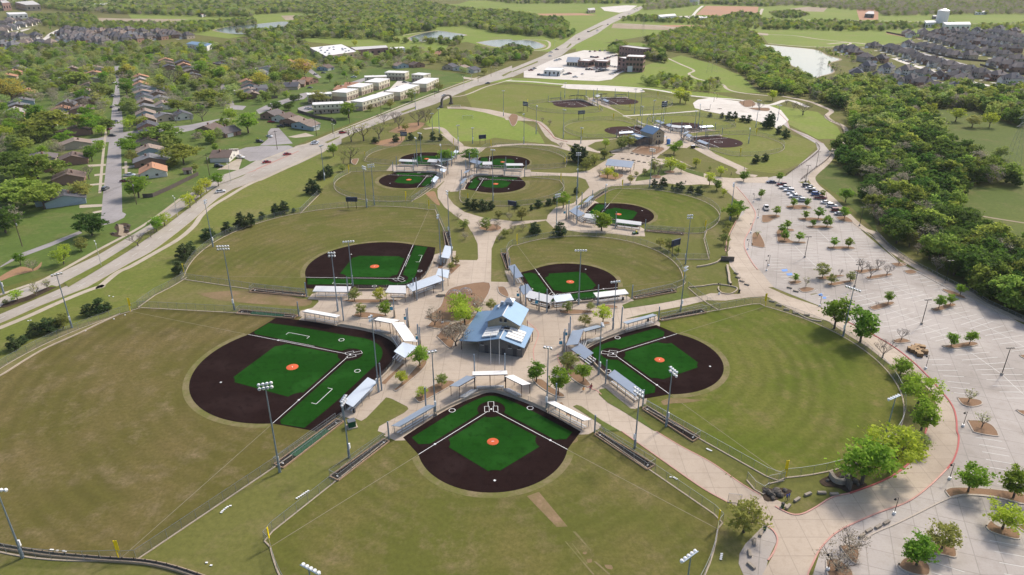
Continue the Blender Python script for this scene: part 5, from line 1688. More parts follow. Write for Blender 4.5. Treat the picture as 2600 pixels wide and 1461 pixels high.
lattice(G1('10 215,120'), 33, 'grey lattice power pylon standing in the far bottomland wood', 0.5)
# ------------------------------------------------------------------ kerbs, planted islands and stall lines
def kerbline(s, m, wd=0.3, ht=0.14, n=6, name='kerb'):
    return kerb(name, smooth_line(G(s), n), wd, ht, m, None, 0.05)
kerbline('21 2260,440 2350,540 2420,640 2450,720 2410,840 2345,960 2345,1060 2410,1190 2470,1270', 'kerb_faded', 0.35)
kerbline('21 2150,1090 2170,950 2260,770', 'kerb_faded', 0.3)
kerbline('32 790,345 1010,455 1250,592 1450,745 1600,890 1720,1022 1820,1140', 'kerb_red', 0.35)
kerbline('32 1820,1140 1870,1230 1895,1340 1900,1447 33 1918,60 1905,180 1860,300 1800,380', 'kerb_red', 0.35)
kerbline('33 1800,380 1620,555 1400,712 1080,832 720,1000 540,1165 450,1330 400,1447 380,1600', 'kerb_faded', 0.3)
kerbline('33 820,625 1000,562 1150,500 1330,398 1480,258 1560,130 1582,20 32 1595,1420', 'kerb_red', 0.35)
kerbline('33 70,755 150,800 250,838 350,830 480,765 640,668 820,625', 'kerb_faded', 0.28)
kerbline('33 0,960 60,1010 95,1095 60,1210 0,1300', 'kerb_faded', 0.3)
kerbline('23 1105,0 1260,110 1500,280 1900,560 2170,712', 'kerb_faded', 0.25, 0.05)
kerbline('23 1450,0 1700,150 2000,310 2300,520 2500,640', 'kerb_faded', 0.25, 0.05)
kerbline('22 460,670 470,740 540,850 640,950 740,1000 850,1040 900,1080', 'kerb_faded', 0.25, 0.06)
kerbline('22 150,345 240,420 265,480 240,560 215,640 225,740', 'kerb_faded', 0.25, 0.03)
kerbline('20 100,1185 250,1230 330,1290 390,1350 440,1400 560,1430', 'kerb_red', 0.3)
kerbline('30 100,1130 190,1220 215,1290 330,1350 560,1447', 'kerb_faded', 0.3)
kerbline('33 960,1110 1060,1030 1270,940 1500,830 1720,720 1900,650 2080,640 2300,665 2576,735', 'kerb_concrete', 0.3)
kerbline('31 850,795 920,850 1060,950 1200,1080 1340,1210 1520,1305 1700,1400 1850,1480 32 2090,120 2300,240 2576,385', 'kerb_concrete', 0.3)
kerbline('02 -400,500 0,362 430,175 860,0 01 1290,1212 1560,1062 1900,802 2060,662 2200,545 2350,455 2576,372', 'kerb_concrete', 0.2)
kerbline('32 250,240 400,320 520,345 530,340', 'kerb_concrete', 0.3, 0.3)
mat('island_kerb', (0.40, 0.345, 0.29), 0.85, var=0.12, scale=2)
def island(s, n=4, where='parking lot', m='mulch', edge=True):
    pts = G(s)
    pts = smooth_line(pts + [pts[0]], n)[:-1]
    o = sheet('planting_bed', pts, m, zz(0.17))
    if edge:
        kerb('bed_kerb', pts + [pts[0], pts[1]], 0.26, 0.16, 'island_kerb', None, 0.05)
for s in ('31 180,632 300,622 400,630 435,652 320,664 200,655', '31 -60,725 60,718 125,735 60,765 0,795 -60,790', '31 300,758 400,748 540,755 600,772 450,782 330,775', '31 385,838 470,828 600,832 655,848 550,858 420,853',
          '31 680,745 740,735 800,745 855,790 780,790 720,775', '31 85,900 100,870 160,880 230,980 370,992 360,1008 230,1005 110,1000 90,950', '31 180,860 250,865 260,882 210,885', '31 595,1045 700,1038 820,1040 875,1060 760,1066 620,1062',
          '31 205,1395 290,1380 340,1395 300,1415 230,1418', '31 485,1350 600,1335 740,1325 762,1335 650,1360 530,1375', '31 595,1415 700,1395 840,1378 862,1390 740,1420 630,1436', '31 870,1280 980,1270 1120,1262 1135,1272 1020,1295 930,1312',
          '31 985,1348 1100,1325 1220,1312 1245,1325 1120,1355 1010,1368', '31 1240,1210 1330,1200 1395,1220 1330,1242 1275,1235', '31 1365,1285 1440,1272 1505,1295 1450,1315 1400,1310',
          '32 310,20 380,0 470,20 400,50 340,48', '32 1015,205 1120,170 1230,148 1270,165 1180,205 1070,232', '32 1640,225 1740,190 1850,165 1888,185 1780,225 1690,247', '32 1255,540 1340,515 1435,548 1350,565 1280,562',
          '32 1750,595 1880,575 2050,552 2110,580 1960,610 1830,618', '32 1905,1115 2000,1118 2130,1140 2150,1180 2060,1205 1960,1185', '32 2005,1345 2120,1345 2240,1385 2300,1447 33 2310,20 2310,50 2180,35 2070,10 32 2060,1447',
          '32 2530,690 2620,680 2700,720 2576,715', '32 2495,1240 2620,1250 2700,1300 2576,1290', '32 1755,20 1850,40 1980,100 1960,115 1850,80 1760,35',
          '33 1780,600 1850,570 2050,572 2300,590 2576,640 2576,735 2350,680 2100,648 1950,648 1840,668', '33 2190,960 2240,905 2320,960 2500,990 2530,1085 2400,1065 2240,1010', '33 2500,960 2576,940 2700,1000 2700,1060 2576,1010',
          '33 1610,1190 1700,1125 1860,1150 1890,1268 1760,1245 1640,1225', '33 1310,1350 1390,1275 1600,1330 1620,1447 1500,1447 1360,1400', '33 720,1160 820,1145 910,1185 895,1330 820,1290', '33 585,1300 700,1290 860,1447 700,1600 600,1447',
          '12 850,135 990,125 1200,125 1400,130 1380,150 1100,165 950,155', '12 970,290 1040,255 1180,260 1330,290 1200,310 1050,310', '12 1385,1035 1480,950 1680,730 1720,740 1700,800 1600,900 1430,1035', '12 1600,1120 1720,1020 1900,945 2000,960 1900,1030 1700,1140 1640,1160',
          '12 1720,400 1790,335 1930,340 1960,360 1880,420', '12 1820,500 1910,400 2100,330 2230,280 2100,420 2010,520 1960,620', '12 1700,310 1850,200 1900,80 2000,0 2350,-40 2250,200 1970,350', '12 2430,0 2500,0 2545,80 2520,100 2450,60',
          '22 475,240 620,225 830,245 780,265 600,275 490,265', '22 850,190 950,180 1050,190 1050,215 870,210', '22 900,350 970,350 985,372 920,380', '22 520,740 570,770 700,880 790,980 740,1000 640,950 540,850', '22 210,930 300,930 400,1010 520,1080 510,1110 400,1080 260,990',
          '11 2240,860 2290,820 2400,815 2470,845 2440,875 2330,885', '21 860,330 960,300 1120,315 1060,365 940,360', '21 1230,80 1350,30 1530,45 1460,110 1320,105', 'Y 1000,740 1100,680 1330,700 1240,770 1100,765',
          '21 1400,330 1450,318 1500,330 1490,352 1410,350', '21 1535,285 1590,272 1640,285 1620,302 1550,300', '21 2415,1030 2420,910 2490,910 2545,1045', '20 2280,1030 2400,1010 2450,1060 2350,1080', '20 2380,1090 2576,1090 2576,1120 2450,1110', '10 2540,1190 2576,1150 20 60,1170 40,1250 0,1270',
          '11 970,160 1030,155 1000,215 960,190', '11 1945,1265 1990,1215 2060,1225 2030,1260 1960,1320'):
    island(s)
# tan mulch strips by the bleachers
for s in ('12 1255,970 1480,765 1490,780 1300,978', '12 880,70 1040,62 1040,85 880,88', '22 460,1170 500,1160 600,1300 560,1290', '11 1840,1200 1900,1195 1870,1260 1830,1270'):
    sheet('planting_bed', G(s), 'mulch', zz(0.11))
# lawn left between paved areas
for s in ('22 880,1030 940,1018 1190,1220 1290,1290 1430,1447 1100,1240 960,1160 875,1080', '22 615,1200 650,1185 700,1200 900,1340 1085,1447 940,1447 900,1385', '22 1145,318 1300,277 1460,245 1460,270 1340,290', '22 1110,180 1190,148 1640,66 1780,8 1780,108 1500,162 1130,217', '21 1640,170 1760,255 1930,300 1930,340 1760,290 1650,240 1640,250 1600,290 1560,310 1400,360 1240,380 1260,330 1400,250'):
    sheet('lawn', G(s), 'grass_deep', zz(0.10))
sl = MB()
def stall_row(s, half_a=5.4, half_b=5.4, pitch=2.75, spine=True, skew=0.0):
    P = G(s)
    P = smooth_line(P, 5) if len(P) > 2 else P
    pts = resample(P, pitch)
    z = 0.074
    for i, p in enumerate(pts):
        a, b = pts[max(i - 1, 0)], pts[min(i + 1, len(pts) - 1)]
        d = (b - a).normalized()
        n = Vector((-d.y, d.x, 0))
        n = (n + d * skew).normalized()
        q0, q1, w2 = p + n * half_a, p - n * half_b, d * 0.07
        sl.add([(v.x, v.y, z) for v in (q0 - w2, q1 - w2, q1 + w2, q0 + w2)], [(0, 1, 2, 3)])
    if spine:
        a, b = P[0], P[-1]
        d = (b - a).normalized()
        n = Vector((-d.y, d.x, 0)) * 0.07
        for i in range(len(P) - 1):
            sl.add([(v.x, v.y, z + 0.001) for v in (P[i] - n, P[i + 1] - n, P[i + 1] + n, P[i] + n)], [(3, 2, 1, 0)])
stall_row('31 250,1015 360,1120 500,1250')
stall_row('31 500,875 560,930 650,1010', 5.4, 5.4)
stall_row('31 755,1075 890,1190')
stall_row('31 990,1365 0,0'[:0] + '31 1140,1365 1290,1447 32 1290,0 1480,95')
stall_row('32 870,50 1080,160')
stall_row('32 1200,210 1380,295 1550,375 1820,510')
stall_row('32 1820,225 2010,320 2200,400 2400,500 2620,625')
stall_row('32 1980,620 2160,740 2340,870 2460,980 2620,1120')
stall_row('32 1480,95 1560,130 1640,165', 4.5, 4.5)
stall_row('31 320,780 380,815', 5, 5)
stall_row('31 250,670 330,745', 5, 5, spine=False)
stall_row('31 0,440 80,520 170,610', 5.4, 0.0, spine=False)
stall_row('31 560,560 660,690', 0, 5.4, spine=False)
stall_row('31 800,830 960,960 1140,1110 1260,1200', 0.0, 5.4, spine=False)
stall_row('31 1540,1320 1700,1400 1840,1470', 0, 5.4, spine=False)
stall_row('32 1080,360 1280,490', 5.4, 0, spine=False)
stall_row('32 1590,730 1720,850 1800,940 1870,1060', 5.2, 0, spine=False)
stall_row('33 2090,60 2190,280 2310,540', 5.2, 0, spine=False)
stall_row('33 1640,1310 1640,1480', 5.2, 0, spine=False)
stall_row('33 2230,1100 2380,1440', 5.2, 0, spine=False)
stall_row('31 -40,1160 60,1280 160,1370', 5.2, 0, spine=False)
stall_row('32 380,50 500,115 620,170', 5.0, 0, spine=False)
stall_row('21 2290,430 2460,600', 5.2, 0, spine=False)
struct(sl.obj('parking_lines', 'paint_line'))
# lane dashes and edge lines of the avenue
lm_ = MB()
def dashes(s, on, off, wd=0.14):
    pts = resample(smooth_line(G(s), 6), 1.0)
    k = 0
    while k + on < len(pts):
        a, b_ = pts[k], pts[k + on]
        d = (b_ - a).normalized()
        n = Vector((-d.y, d.x, 0)) * wd / 2
        lm_.add([(v.x, v.y, 0.085) for v in (a - n, b_ - n, b_ + n, a + n)], [(0, 1, 2, 3)])
        k += on + off
dashes('02 -300,480 0,318 480,120 870,-50 01 790,1447 1150,1240 1430,1070 1780,820 2050,600 2280,430 2540,320 11 200,215 420,130', 3, 6)
dashes('02 -300,290 0,155 400,-15 01 540,1390 760,1275 1150,1070 1390,930 1570,800 1770,640 1990,500 2250,350', 3, 6)
dashes('10 640,1435 830,1365 1120,1255 1450,1120 1800,985 2250,815 2576,690 20 300,600 520,475 640,385 900,250 1100,155 1300,80', 3, 7)
dashes('10 1000,1320 1480,1140 1800,1020 2250,845 2576,750 20 300,630 560,520 700,400 950,270', 3, 7)
struct(lm_.obj('lane_markings', 'paint_line'))
for s in ('31 130,1270 190,1262 200,1285 150,1292', '31 180,1310 240,1302 250,1325 200,1332', '32 505,70 540,62 555,85 515,92', '32 545,100 580,95 590,115 560,120'):
    sheet('accessible_bay', G(s), 'blue_paint', zz(0.075))
for s in ('31 200,1345 260,1338 330,1368 270,1378', '32 420,70 480,58 500,68 440,82'):
    sheet('hatched_aisle', G(s), 'chalk_faint', zz(0.060))
# stone block seats along the boulevard
mat('seat_stone', (0.30, 0.255, 0.205), 0.9, var=0.25, scale=2.0, bump=0.4)
SB = MB().box((0, 0, 0.30), (1.75, 0.55, 0.42), 0, 0, 0.94).mesh('block', 'seat_stone')
SBF = MB().box((0, 0, 0.05), (1.45, 0.42, 0.12)).mesh('foot', 'kerb_concrete')
BL = [('33', '665,640,0 540,625,0 400,640,25 290,695,35 200,765,45 1190,925,30 1108,965,30 1012,1005,30 945,1055,35'), ('23', '2505,1030,60 2440,1120,70 2390,1235,80 2405,1360,-60'), ('32', '215,10,-35 280,45,-35 40,145,-30 110,185,-28 185,230,-25 278,265,-12 388,285,-5'), ('21', '2255,1310,-60 2273,1352,-50 2312,1390,-45 2362,1425,-40 1010,95,0 1115,155,-8 1170,162,-8 1225,172,-8 1275,182,-8 1330,192,-8 1207,105,-8 1260,115,-8 1318,122,-8 1370,132,-8 1425,143,-10 995,135,-5')]
for tl, dd in BL:
    for tok in dd.split():
        x, y, a = tok.split(',')
        t = thing('stone_bench', 'rough stone block bench beside the drive', 'bench', G1('%s %s,%s' % (tl, x, y)), R(float(a)), 'stone block seats')
        link('block', SB, t)
        link('foot', SBF, t)
# bundles of sawn timber stacked in the lot
mat('lumber', (0.33, 0.22, 0.12), 0.85, var=0.25, scale=4, rnd=0.2)
mat('lumber_side', (0.20, 0.125, 0.065), 0.9, var=0.3, scale=6, rnd=0.2)
LB = MB().box((0, 0, 0.62), (1.5, 1.15, 1.0)).mesh('bale_body', 'lumber_side')
LT = MB().box((0, 0, 1.14), (1.53, 1.18, 0.08)).mesh('top_layer', 'lumber')
LS = [MB().box((x, 0, 0.64), (0.05, 1.20, 1.06)).mesh('strap', 'lamp_black') for x in (-0.45, 0.45)]
LP = MB().box((0, 0, 0.08), (1.4, 1.1, 0.14)).mesh('pallet', 'lumber_side')
for x, y, a in ((1430, 640, 10), (1465, 625, 10), (1500, 612, 10), (1545, 622, 10), (1455, 655, 10), (1490, 640, 10), (1535, 660, 10), (1572, 668, 10), (1500, 675, 10), (1522, 695, 10)):
    t = thing('timber_bale', 'tan strapped timber bale on the parking lot', 'timber bale', G1('32 %d,%d' % (x, y)), R(a - 25), 'timber bales')
    for nm, me in (('bale_body', LB), ('top_layer', LT), ('pallet', LP), ('strap', LS[0]), ('strap', LS[1])):
        link(nm, me, t)

# ------------------------------------------------------------------ vehicles
def car_paint(nm, c, metal=0.2):
    m, n, b = nodes_of(nm)
    b.inputs['Base Color'].default_value = rgba(c)
    b.inputs['Metallic'].default_value = metal
    b.inputs['Roughness'].default_value = 0.32
    b.inputs['Coat Weight'].default_value = 0.4
    b.inputs['Coat Roughness'].default_value = 0.08
    MATS[nm] = m
for nm, c in (('white', (0.72, 0.72, 0.72)), ('silver', (0.42, 0.44, 0.46)), ('grey', (0.12, 0.125, 0.13)), ('black', (0.012, 0.012, 0.014)), ('navy', (0.02, 0.035, 0.09)), ('maroon', (0.14, 0.012, 0.018)), ('red', (0.36, 0.02, 0.025)), ('blue', (0.03, 0.10, 0.30)), ('green', (0.02, 0.10, 0.04))):
    car_paint('car_' + nm, c)
mat('car_glass', (0.015, 0.018, 0.022), 0.08, 0.0, spec=0.6)
mat('tyre', (0.018, 0.018, 0.018), 0.9)
mat('rim', (0.45, 0.46, 0.47), 0.3, 0.8)
mat('head_lamp', (0.8, 0.8, 0.78), 0.2)
mat('tail_lamp', (0.35, 0.01, 0.01), 0.3)
def loft(sections):
    """sections: list of (x, half width bottom, half width top, z0, z1) joined into one shell"""
    b = MB()
    V = []
    for x, wb, wt, z0, z1 in sections:
        zm = z0 + (z1 - z0) * 0.55
        V += [(x, -wb, z0), (x, -wb * 1.03, zm), (x, -wt, z1), (x, wt, z1), (x, wb * 1.03, zm), (x, wb, z0)]
    n = len(sections)
    F = []
    for i in range(n - 1):
        for j in range(6):
            k = (j + 1) % 6
            F.append((i * 6 + j, i * 6 + k, (i + 1) * 6 + k, (i + 1) * 6 + j))
    F += [tuple(range(5, -1, -1)), tuple((n - 1) * 6 + j for j in range(6))]
    return b.add(V, F)
CARS = {}
def car_parts(kind, paint):
    if (kind, paint) in CARS:
        return CARS[(kind, paint)]
    P = 'car_' + paint
    if kind == 'sedan':
        L2, wd = 2.35, 0.90
        body = loft([(-L2, .74, .66, .42, .72), (-L2 + .2, .86, .80, .28, .92), (-1.3, .9, .84, .24, .98), (1.0, .9, .84, .24, .93), (1.9, .86, .76, .26, .82), (L2, .72, .60, .40, .66)])
        cab = loft([(-1.75, .76, .74, .93, .97), (-1.05, .78, .62, .95, 1.40), (0.15, .78, .62, .94, 1.44), (1.05, .76, .72, .90, .95)])
        roof = loft([(-1.05, .63, .56, 1.39, 1.44), (0.15, .63, .56, 1.43, 1.48)])
        wx = (-1.42, 1.42)
    elif kind == 'suv':
        L2, wd = 2.4, 0.95
        body = loft([(-L2, .86, .80, .42, 1.02), (-L2 + .15, .93, .88, .34, 1.10), (0.9, .95, .88, .32, 1.10), (2.0, .90, .80, .34, 1.02), (L2, .80, .68, .46, .84)])
        cab = loft([(-2.25, .84, .80, 1.08, 1.12), (-2.0, .84, .70, 1.09, 1.70), (0.2, .84, .70, 1.09, 1.74), (1.05, .82, .76, 1.05, 1.12)])
        roof = loft([(-2.02, .71, .64, 1.69, 1.75), (0.2, .71, .64, 1.73, 1.79)])
        wx = (-1.45, 1.5)
    else:
        L2, wd = 2.8, 0.98
        body = loft([(-L2, .92, .90, .52, 1.08), (-L2 + .1, .95, .92, .45, 1.10), (0.3, .97, .90, .42, 1.12), (1.9, .95, .86, .42, 1.12), (L2 - .2, .9, .80, .46, 1.06), (L2, .84, .74, .55, .95)])
        cab = loft([(-0.75, .86, .84, 1.10, 1.14), (-0.6, .86, .74, 1.10, 1.78), (0.7, .86, .74, 1.10, 1.80), (1.45, .84, .78, 1.06, 1.12)])
        roof = loft([(-0.6, .75, .68, 1.77, 1.82), (0.7, .75, .68, 1.79, 1.85)])
        wx = (-1.75, 1.8)
    parts = [('body', body.mesh('body', P)), ('cabin_glass', cab.mesh('cabin_glass', 'car_glass')), ('roof', roof.mesh('roof', P))]
    if kind == 'pickup':
        parts.append(('cargo_bed', MB().box((-1.75, 0, 1.105), (1.75, 1.55, 0.05)).mesh('cargo_bed', 'black_rubber')))
    for x in wx:
        for s in (-1, 1):
            ty = MB().tube((x, s * (wd - .26), .34), (x, s * (wd + .02), .34), .34, .34, 12).mesh('wheel', 'tyre')
            rm = MB().tube((x, s * (wd + .02), .34), (x, s * (wd + .035), .34), .20, .20, 10).mesh('rim', 'rim')
            parts.append(('wheel', ty, [('rim', rm)]))
    for s in (-1, 1):
        parts.append(('headlight', MB().box((L2 - .06, s * .58, .70 if kind == 'sedan' else .86), (.12, .30, .14)).mesh('headlight', 'head_lamp')))
        parts.append(('tail_light', MB().box((-L2 + .05, s * .66, .74 if kind == 'sedan' else .90), (.10, .22, .20)).mesh('tail_light', 'tail_lamp')))
    CARS[(kind, paint)] = parts
    return parts
def car(p, rz, kind, paint, where, group):
    nm = {'sedan': 'sedan_car', 'suv': 'suv_car', 'pickup': 'pickup_truck'}[kind]
    wd = {'sedan': 'sedan', 'suv': 'sport utility car', 'pickup': 'pickup truck'}[kind]
    t = thing(nm, '%s %s %s' % (paint, wd, where), 'car' if kind != 'pickup' else 'truck', (p[0], p[1], 0.06), rz, group)
    return kids(t, car_parts(kind, paint))
def cars(txt, where, group):
    tile = None
    for tok in txt.split():
        q = tok.split(',')
        if len(q) == 1:
            tile = tok
            continue
        car(G1('%s %s,%s' % (tile, q[0], q[1])), R(float(q[4])), {'s': 'sedan', 'u': 'suv', 'p': 'pickup'}[q[2]], q[3], where, group)
cars('31 30,398,s,navy,172 135,425,u,maroon,172 172,455,p,white,172 208,484,u,white,172 240,517,s,white,172 275,545,p,white,172 325,582,u,silver,172 395,436,u,grey,-8 425,462,s,white,-8 455,492,u,black,-8 487,522,u,blue,-8 525,558,p,maroon,-8 583,606,s,white,-8 642,638,u,white,-8 690,685,u,maroon,-8 722,720,s,silver,-8 21 2555,660,p,white,80', 'parked in the upper parking lot', 'cars in the parking lot')
cars('11 110,195,s,red,28 315,115,s,red,28 590,8,s,white,28 01 2220,492,s,white,32 10 872,1345,u,red,24 598,1440,s,white,24 1895,970,s,silver,205 2330,845,s,grey,200 20 385,570,s,white,30 390,535,p,white,215 450,505,p,grey,215 675,400,s,black,50 770,325,u,grey,50 860,315,p,white,230 965,250,s,grey,50 1085,180,s,grey,50 1180,140,s,white,50 1260,95,s,grey,50 1235,100,s,silver,230', 'driving on the avenue', 'cars on the avenue')
cars('01 1065,465,u,grey,90 1305,330,p,white,5 1400,235,u,white,5 1260,385,s,maroon,5 2205,238,u,black,-10 2420,148,p,white,-25 00 1165,1230,s,navy,95 1105,1305,s,maroon,95 1130,1375,s,black,5 1215,1115,u,black,95 1130,1085,s,grey,95 1140,970,u,white,95 1148,840,p,white,95 2285,925,s,grey,90 10 155,1235,s,red,0 255,1282,p,black,0 320,1275,u,black,0 140,1380,s,white,-30 40,1435,u,black,-20 520,1100,s,white,0 555,1105,s,silver,0 545,890,s,grey,0 680,740,s,grey,0 600,755,s,navy,60', 'parked in the older street', 'cars in the older neighbourhood')
cars('10 1000,1020,s,navy,20 1030,1015,s,blue,20 1090,1000,u,black,20 1128,990,s,black,20 1215,960,s,grey,10 1315,925,s,navy,20 1345,915,s,silver,20 1560,855,s,white,20 1580,865,s,silver,20 1495,835,s,grey,0 1430,885,s,white,0 985,785,p,white,0', 'parked between the apartment blocks', 'cars at the apartments')
_rc = random.Random(3)
def car_line(s, n, a, where, group):
    P = G(s)
    for i in range(n):
        p = P[0].lerp(P[1], (i + 0.5) / n)
        car(p, R(a + _rc.uniform(-3, 3)), _rc.choice(['sedan', 'suv', 'sedan', 'pickup']), _rc.choice(['white', 'silver', 'grey', 'black', 'white', 'navy', 'maroon']), where, group)
for s, n, a in (('20 740,705 980,710', 9, 60), ('20 840,730 980,712', 6, 60), ('20 930,600 1060,560', 7, 60), ('20 790,580 870,585', 4, 60), ('20 990,755 1100,715', 5, 20), ('20 980,670 1100,690', 5, 60), ('20 520,760 590,745', 3, 30), ('20 180,720 235,690', 3, 30), ('20 260,760 330,760', 3, 60), ('20 430,620 490,600', 3, 30), ('20 700,755 720,750', 1, 60), ('20 630,780 640,785', 1, 0), ('20 690,670 720,675', 2, 60), ('20 830,690 860,695', 2, 60), ('20 760,525 960,515', 4, 60)):
    car_line(s, n, a, 'parked by the brick offices', 'cars at the brick offices')
car_line('30 1320,605 1480,645', 5, -20, 'parked along the estate close', 'cars in the estate')
car_line('30 1720,705 1790,725', 2, -20, 'parked along the estate close', 'cars in the estate')
car_line('30 2170,815 2250,820', 2, -20, 'parked along the estate close', 'cars in the estate')
# ------------------------------------------------------------------ buildings
mat('limestone', (0.40, 0.33, 0.23), 0.9, var=0.28, scale=1.6, bump=0.5)
mat('grey_block', (0.125, 0.120, 0.115), 0.9, var=0.2, scale=1.5, bump=0.3)
mat('window_dark', (0.018, 0.022, 0.028), 0.12, spec=0.6)
mat('door_dark', (0.05, 0.05, 0.055), 0.5)
mat('cream_wall', (0.62, 0.57, 0.44), 0.85, var=0.06, scale=0.5)
mat('tan_brick', (0.40, 0.32, 0.25), 0.9, var=0.18, scale=1.2)
mat('red_brick', (0.250, 0.152, 0.128), 0.9, var=0.22, scale=0.9)
mat('white_roof', (0.70, 0.68, 0.66), 0.7, var=0.10, scale=0.15)
mat('flat_roof', (0.50, 0.48, 0.46), 0.8, var=0.12, scale=0.2)
mat('trim_white', (0.68, 0.67, 0.64), 0.6, var=0.04)
metal_roof('roof_slate_metal', (0.34, 0.38, 0.42), 0.4, 0.6)
WIN = {}
def win_mesh(w_, h_, m='window_dark'):
    k = (w_, h_, m)
    if k not in WIN:
        WIN[k] = (MB().box((0, -0.02, 0), (w_, 0.10, h_)).mesh('window', m), MB().box((0, -0.03, -h_ / 2 - 0.06), (w_ + 0.2, 0.16, 0.10)).mesh('sill', 'trim_white'))
    return WIN[k]
def window(parent, p, rz, w_=1.2, h_=1.4, m='window_dark', sill=True, name='window'):
    a, b = win_mesh(w_, h_, m)
    o = link(name, a, parent, p)
    o.rotation_euler = (0, 0, rz)
    if sill:
        link('sill', b, o)
    return o
def quad_roof(t, pts, faces, m, name='roof', th=0.16):
    b = MB()
    for f in faces:
        q = [Vector(pts[i]) for i in f]
        if (q[1] - q[0]).cross(q[2] - q[0]).z < 0:
            q = q[::-1]
        b.slab(q, th)
    return b.obj(name, m, t)
# --- stone concession house in the middle of the plaza
t = thing('concession_house', 'stone concession house with blue metal roofs on the plaza', 'building', (2.9, 167.6, 0), R(-14))
MB().box((-6.2, 5.0, 2.0), (12.4, 10.0, 4.0)).add([(-12.4, 0, 4), (0, 0, 4), (-6.1, 0, 5.5)], [(0, 1, 2)]).obj('lower_wall', 'grey_block', t)
MB().box((-7.1, 11.0, 3.35), (9.0, 9.4, 6.7)).add([(-11.6, 6.3, 6.7), (-2.6, 6.3, 6.7), (-7.1, 6.3, 9.0)], [(0, 1, 2)]).add([(-11.6, 15.7, 6.7), (-2.6, 15.7, 6.7), (-7.1, 15.7, 9.0)], [(2, 1, 0)]).obj('hall_wall', 'limestone', t)
r = quad_roof(t, [(0.8, -1.5, 3.9), (0.9, 9.9, 3.9), (-6.1, 9.9, 5.75), (-6.1, -1.2, 5.75), (-12.5, -1.4, 4.1), (-12.5, 9.9, 4.1)], [(0, 1, 2, 3), (3, 2, 5, 4)], 'roof_blue', 'lower_roof')
quad_roof(t, [(-12.5, -1.4, 4.1), (-12.5, 18.2, 4.1), (-17.9, 18.2, 3.1), (-17.9, -0.4, 3.1)], [(0, 1, 2, 3)], 'roof_blue', 'porch_roof')
u = quad_roof(t, [(-12.2, 5.6, 6.55), (-12.2, 16.4, 6.55), (-7.1, 16.4, 9.15), (-7.1, 5.6, 9.15), (-2.0, 5.6, 6.55), (-2.0, 16.4, 6.55)], [(0, 1, 2, 3), (3, 2, 5, 4)], 'roof_blue', 'hall_roof')
MB().beam((-6.1, -1.2, 5.80), (-6.1, 6.2, 5.80), 0.28, 0.08).obj('ridge_cap', 'trim_white', r)
MB().beam((-7.1, 5.6, 9.2), (-7.1, 16.4, 9.2), 0.28, 0.08).obj('ridge_cap', 'trim_white', u)
for k in range(4):
    v = 0.3 + 1.5 * k
    for x0, x1, z0, z1 in ((-11.6, -7.4, 4.45, 5.55), (-4.8, -0.4, 5.42, 4.30)):
        MB().add([(x0, v, z0), (x1, v, z1), (x1, v + 1.22, z1), (x0, v + 1.22, z0), (x0, v, z0 + 0.4), (x1, v, z1 + 0.4), (x1, v + 1.22, z1 + 0.4), (x0, v + 1.22, z0 + 0.4)], [(0, 3, 2, 1), (4, 5, 6, 7), (0, 1, 5, 4), (1, 2, 6, 5), (2, 3, 7, 6), (3, 0, 4, 7)]).obj('roof_light', 'trim_white', r)
MB().box((-7.1, 14.0, 9.4), (2.0, 2.0, 1.2)).obj('cupola', 'roof_silver', u)
quad_roof(t, [(-8.4, 12.7, 9.95), (-5.8, 12.7, 9.95), (-5.8, 15.3, 9.95), (-8.4, 15.3, 9.95), (-7.1, 14, 10.8)], [(0, 1, 4), (1, 2, 4), (2, 3, 4), (3, 0, 4)], 'roof_silver', 'cupola_roof', 0.06)
MB().box((-10.2, 13.5, 7.9), (0.5, 2.2, 0.5)).box((-9.6, 15.0, 8.4), (0.9, 0.7, 0.9)).obj('roof_vent', 'alu', t)
MB().box((-5.6, 5.5, 5.4), (3.6, 0.25, 1.0)).box((-5.6, 3.7, 5.6), (3.6, 0.25, 0.9)).box((-3.8, 4.6, 5.3), (0.25, 1.8, 0.9)).box((-7.4, 4.6, 5.3), (0.25, 1.8, 0.9)).obj('plant_well', 'alu', t)
MB().box((-5.6, 4.6, 5.6), (1.6, 1.1, 0.7)).obj('air_handler', 'lamp_black', t)
for x in (-7.75, -6.45):
    window(t, (x, 6.28, 7.4), 0, 0.75, 1.1)
for x, w_, h_, z in ((-11.4, 0.8, 0.9, 2.9), (-10.2, 1.1, 2.4, 1.25), (-5.4, 1.0, 2.1, 1.1), (-3.6, 0.8, 0.9, 2.9), (-2.2, 1.1, 2.4, 1.25), (-1.0, 0.8, 0.9, 2.9)):
    window(t, (x, -0.01, z), 0, w_, h_, 'door_dark', h_ < 1, 'door' if h_ > 1.5 else 'window')
for y in (1.5, 3.6, 5.7, 7.8):
    window(t, (0.01, y, 1.4), R(90), 1.3, 2.3, 'door_dark', False, 'service_hatch')
for x, y in ((-17.5, 0.2), (-17.5, 6.0), (-17.5, 12.0), (-17.5, 17.6), (0.6, 9.4), (-2.4, 16.0)):
    link('post', post_mesh(3.0, 0.10, 'rust_brown'), t, (x, y, 0))
# flagpoles before it
for s in ('B 1190,1320', 'B 1345,1330'):
    f = thing('flagpole', 'slender white flagpole before the stone concession house', 'flagpole', G1(s), 0, 'flagpoles')
    MB().tube((0, 0, 0), (0, 0, 9.0), 0.07, 0.035, 8).obj('pole', 'white_plastic', f)
    MB().blob((0, 0, 9.06), (0.09, 0.09, 0.09)).obj('finial', 'safety_yellow', f)
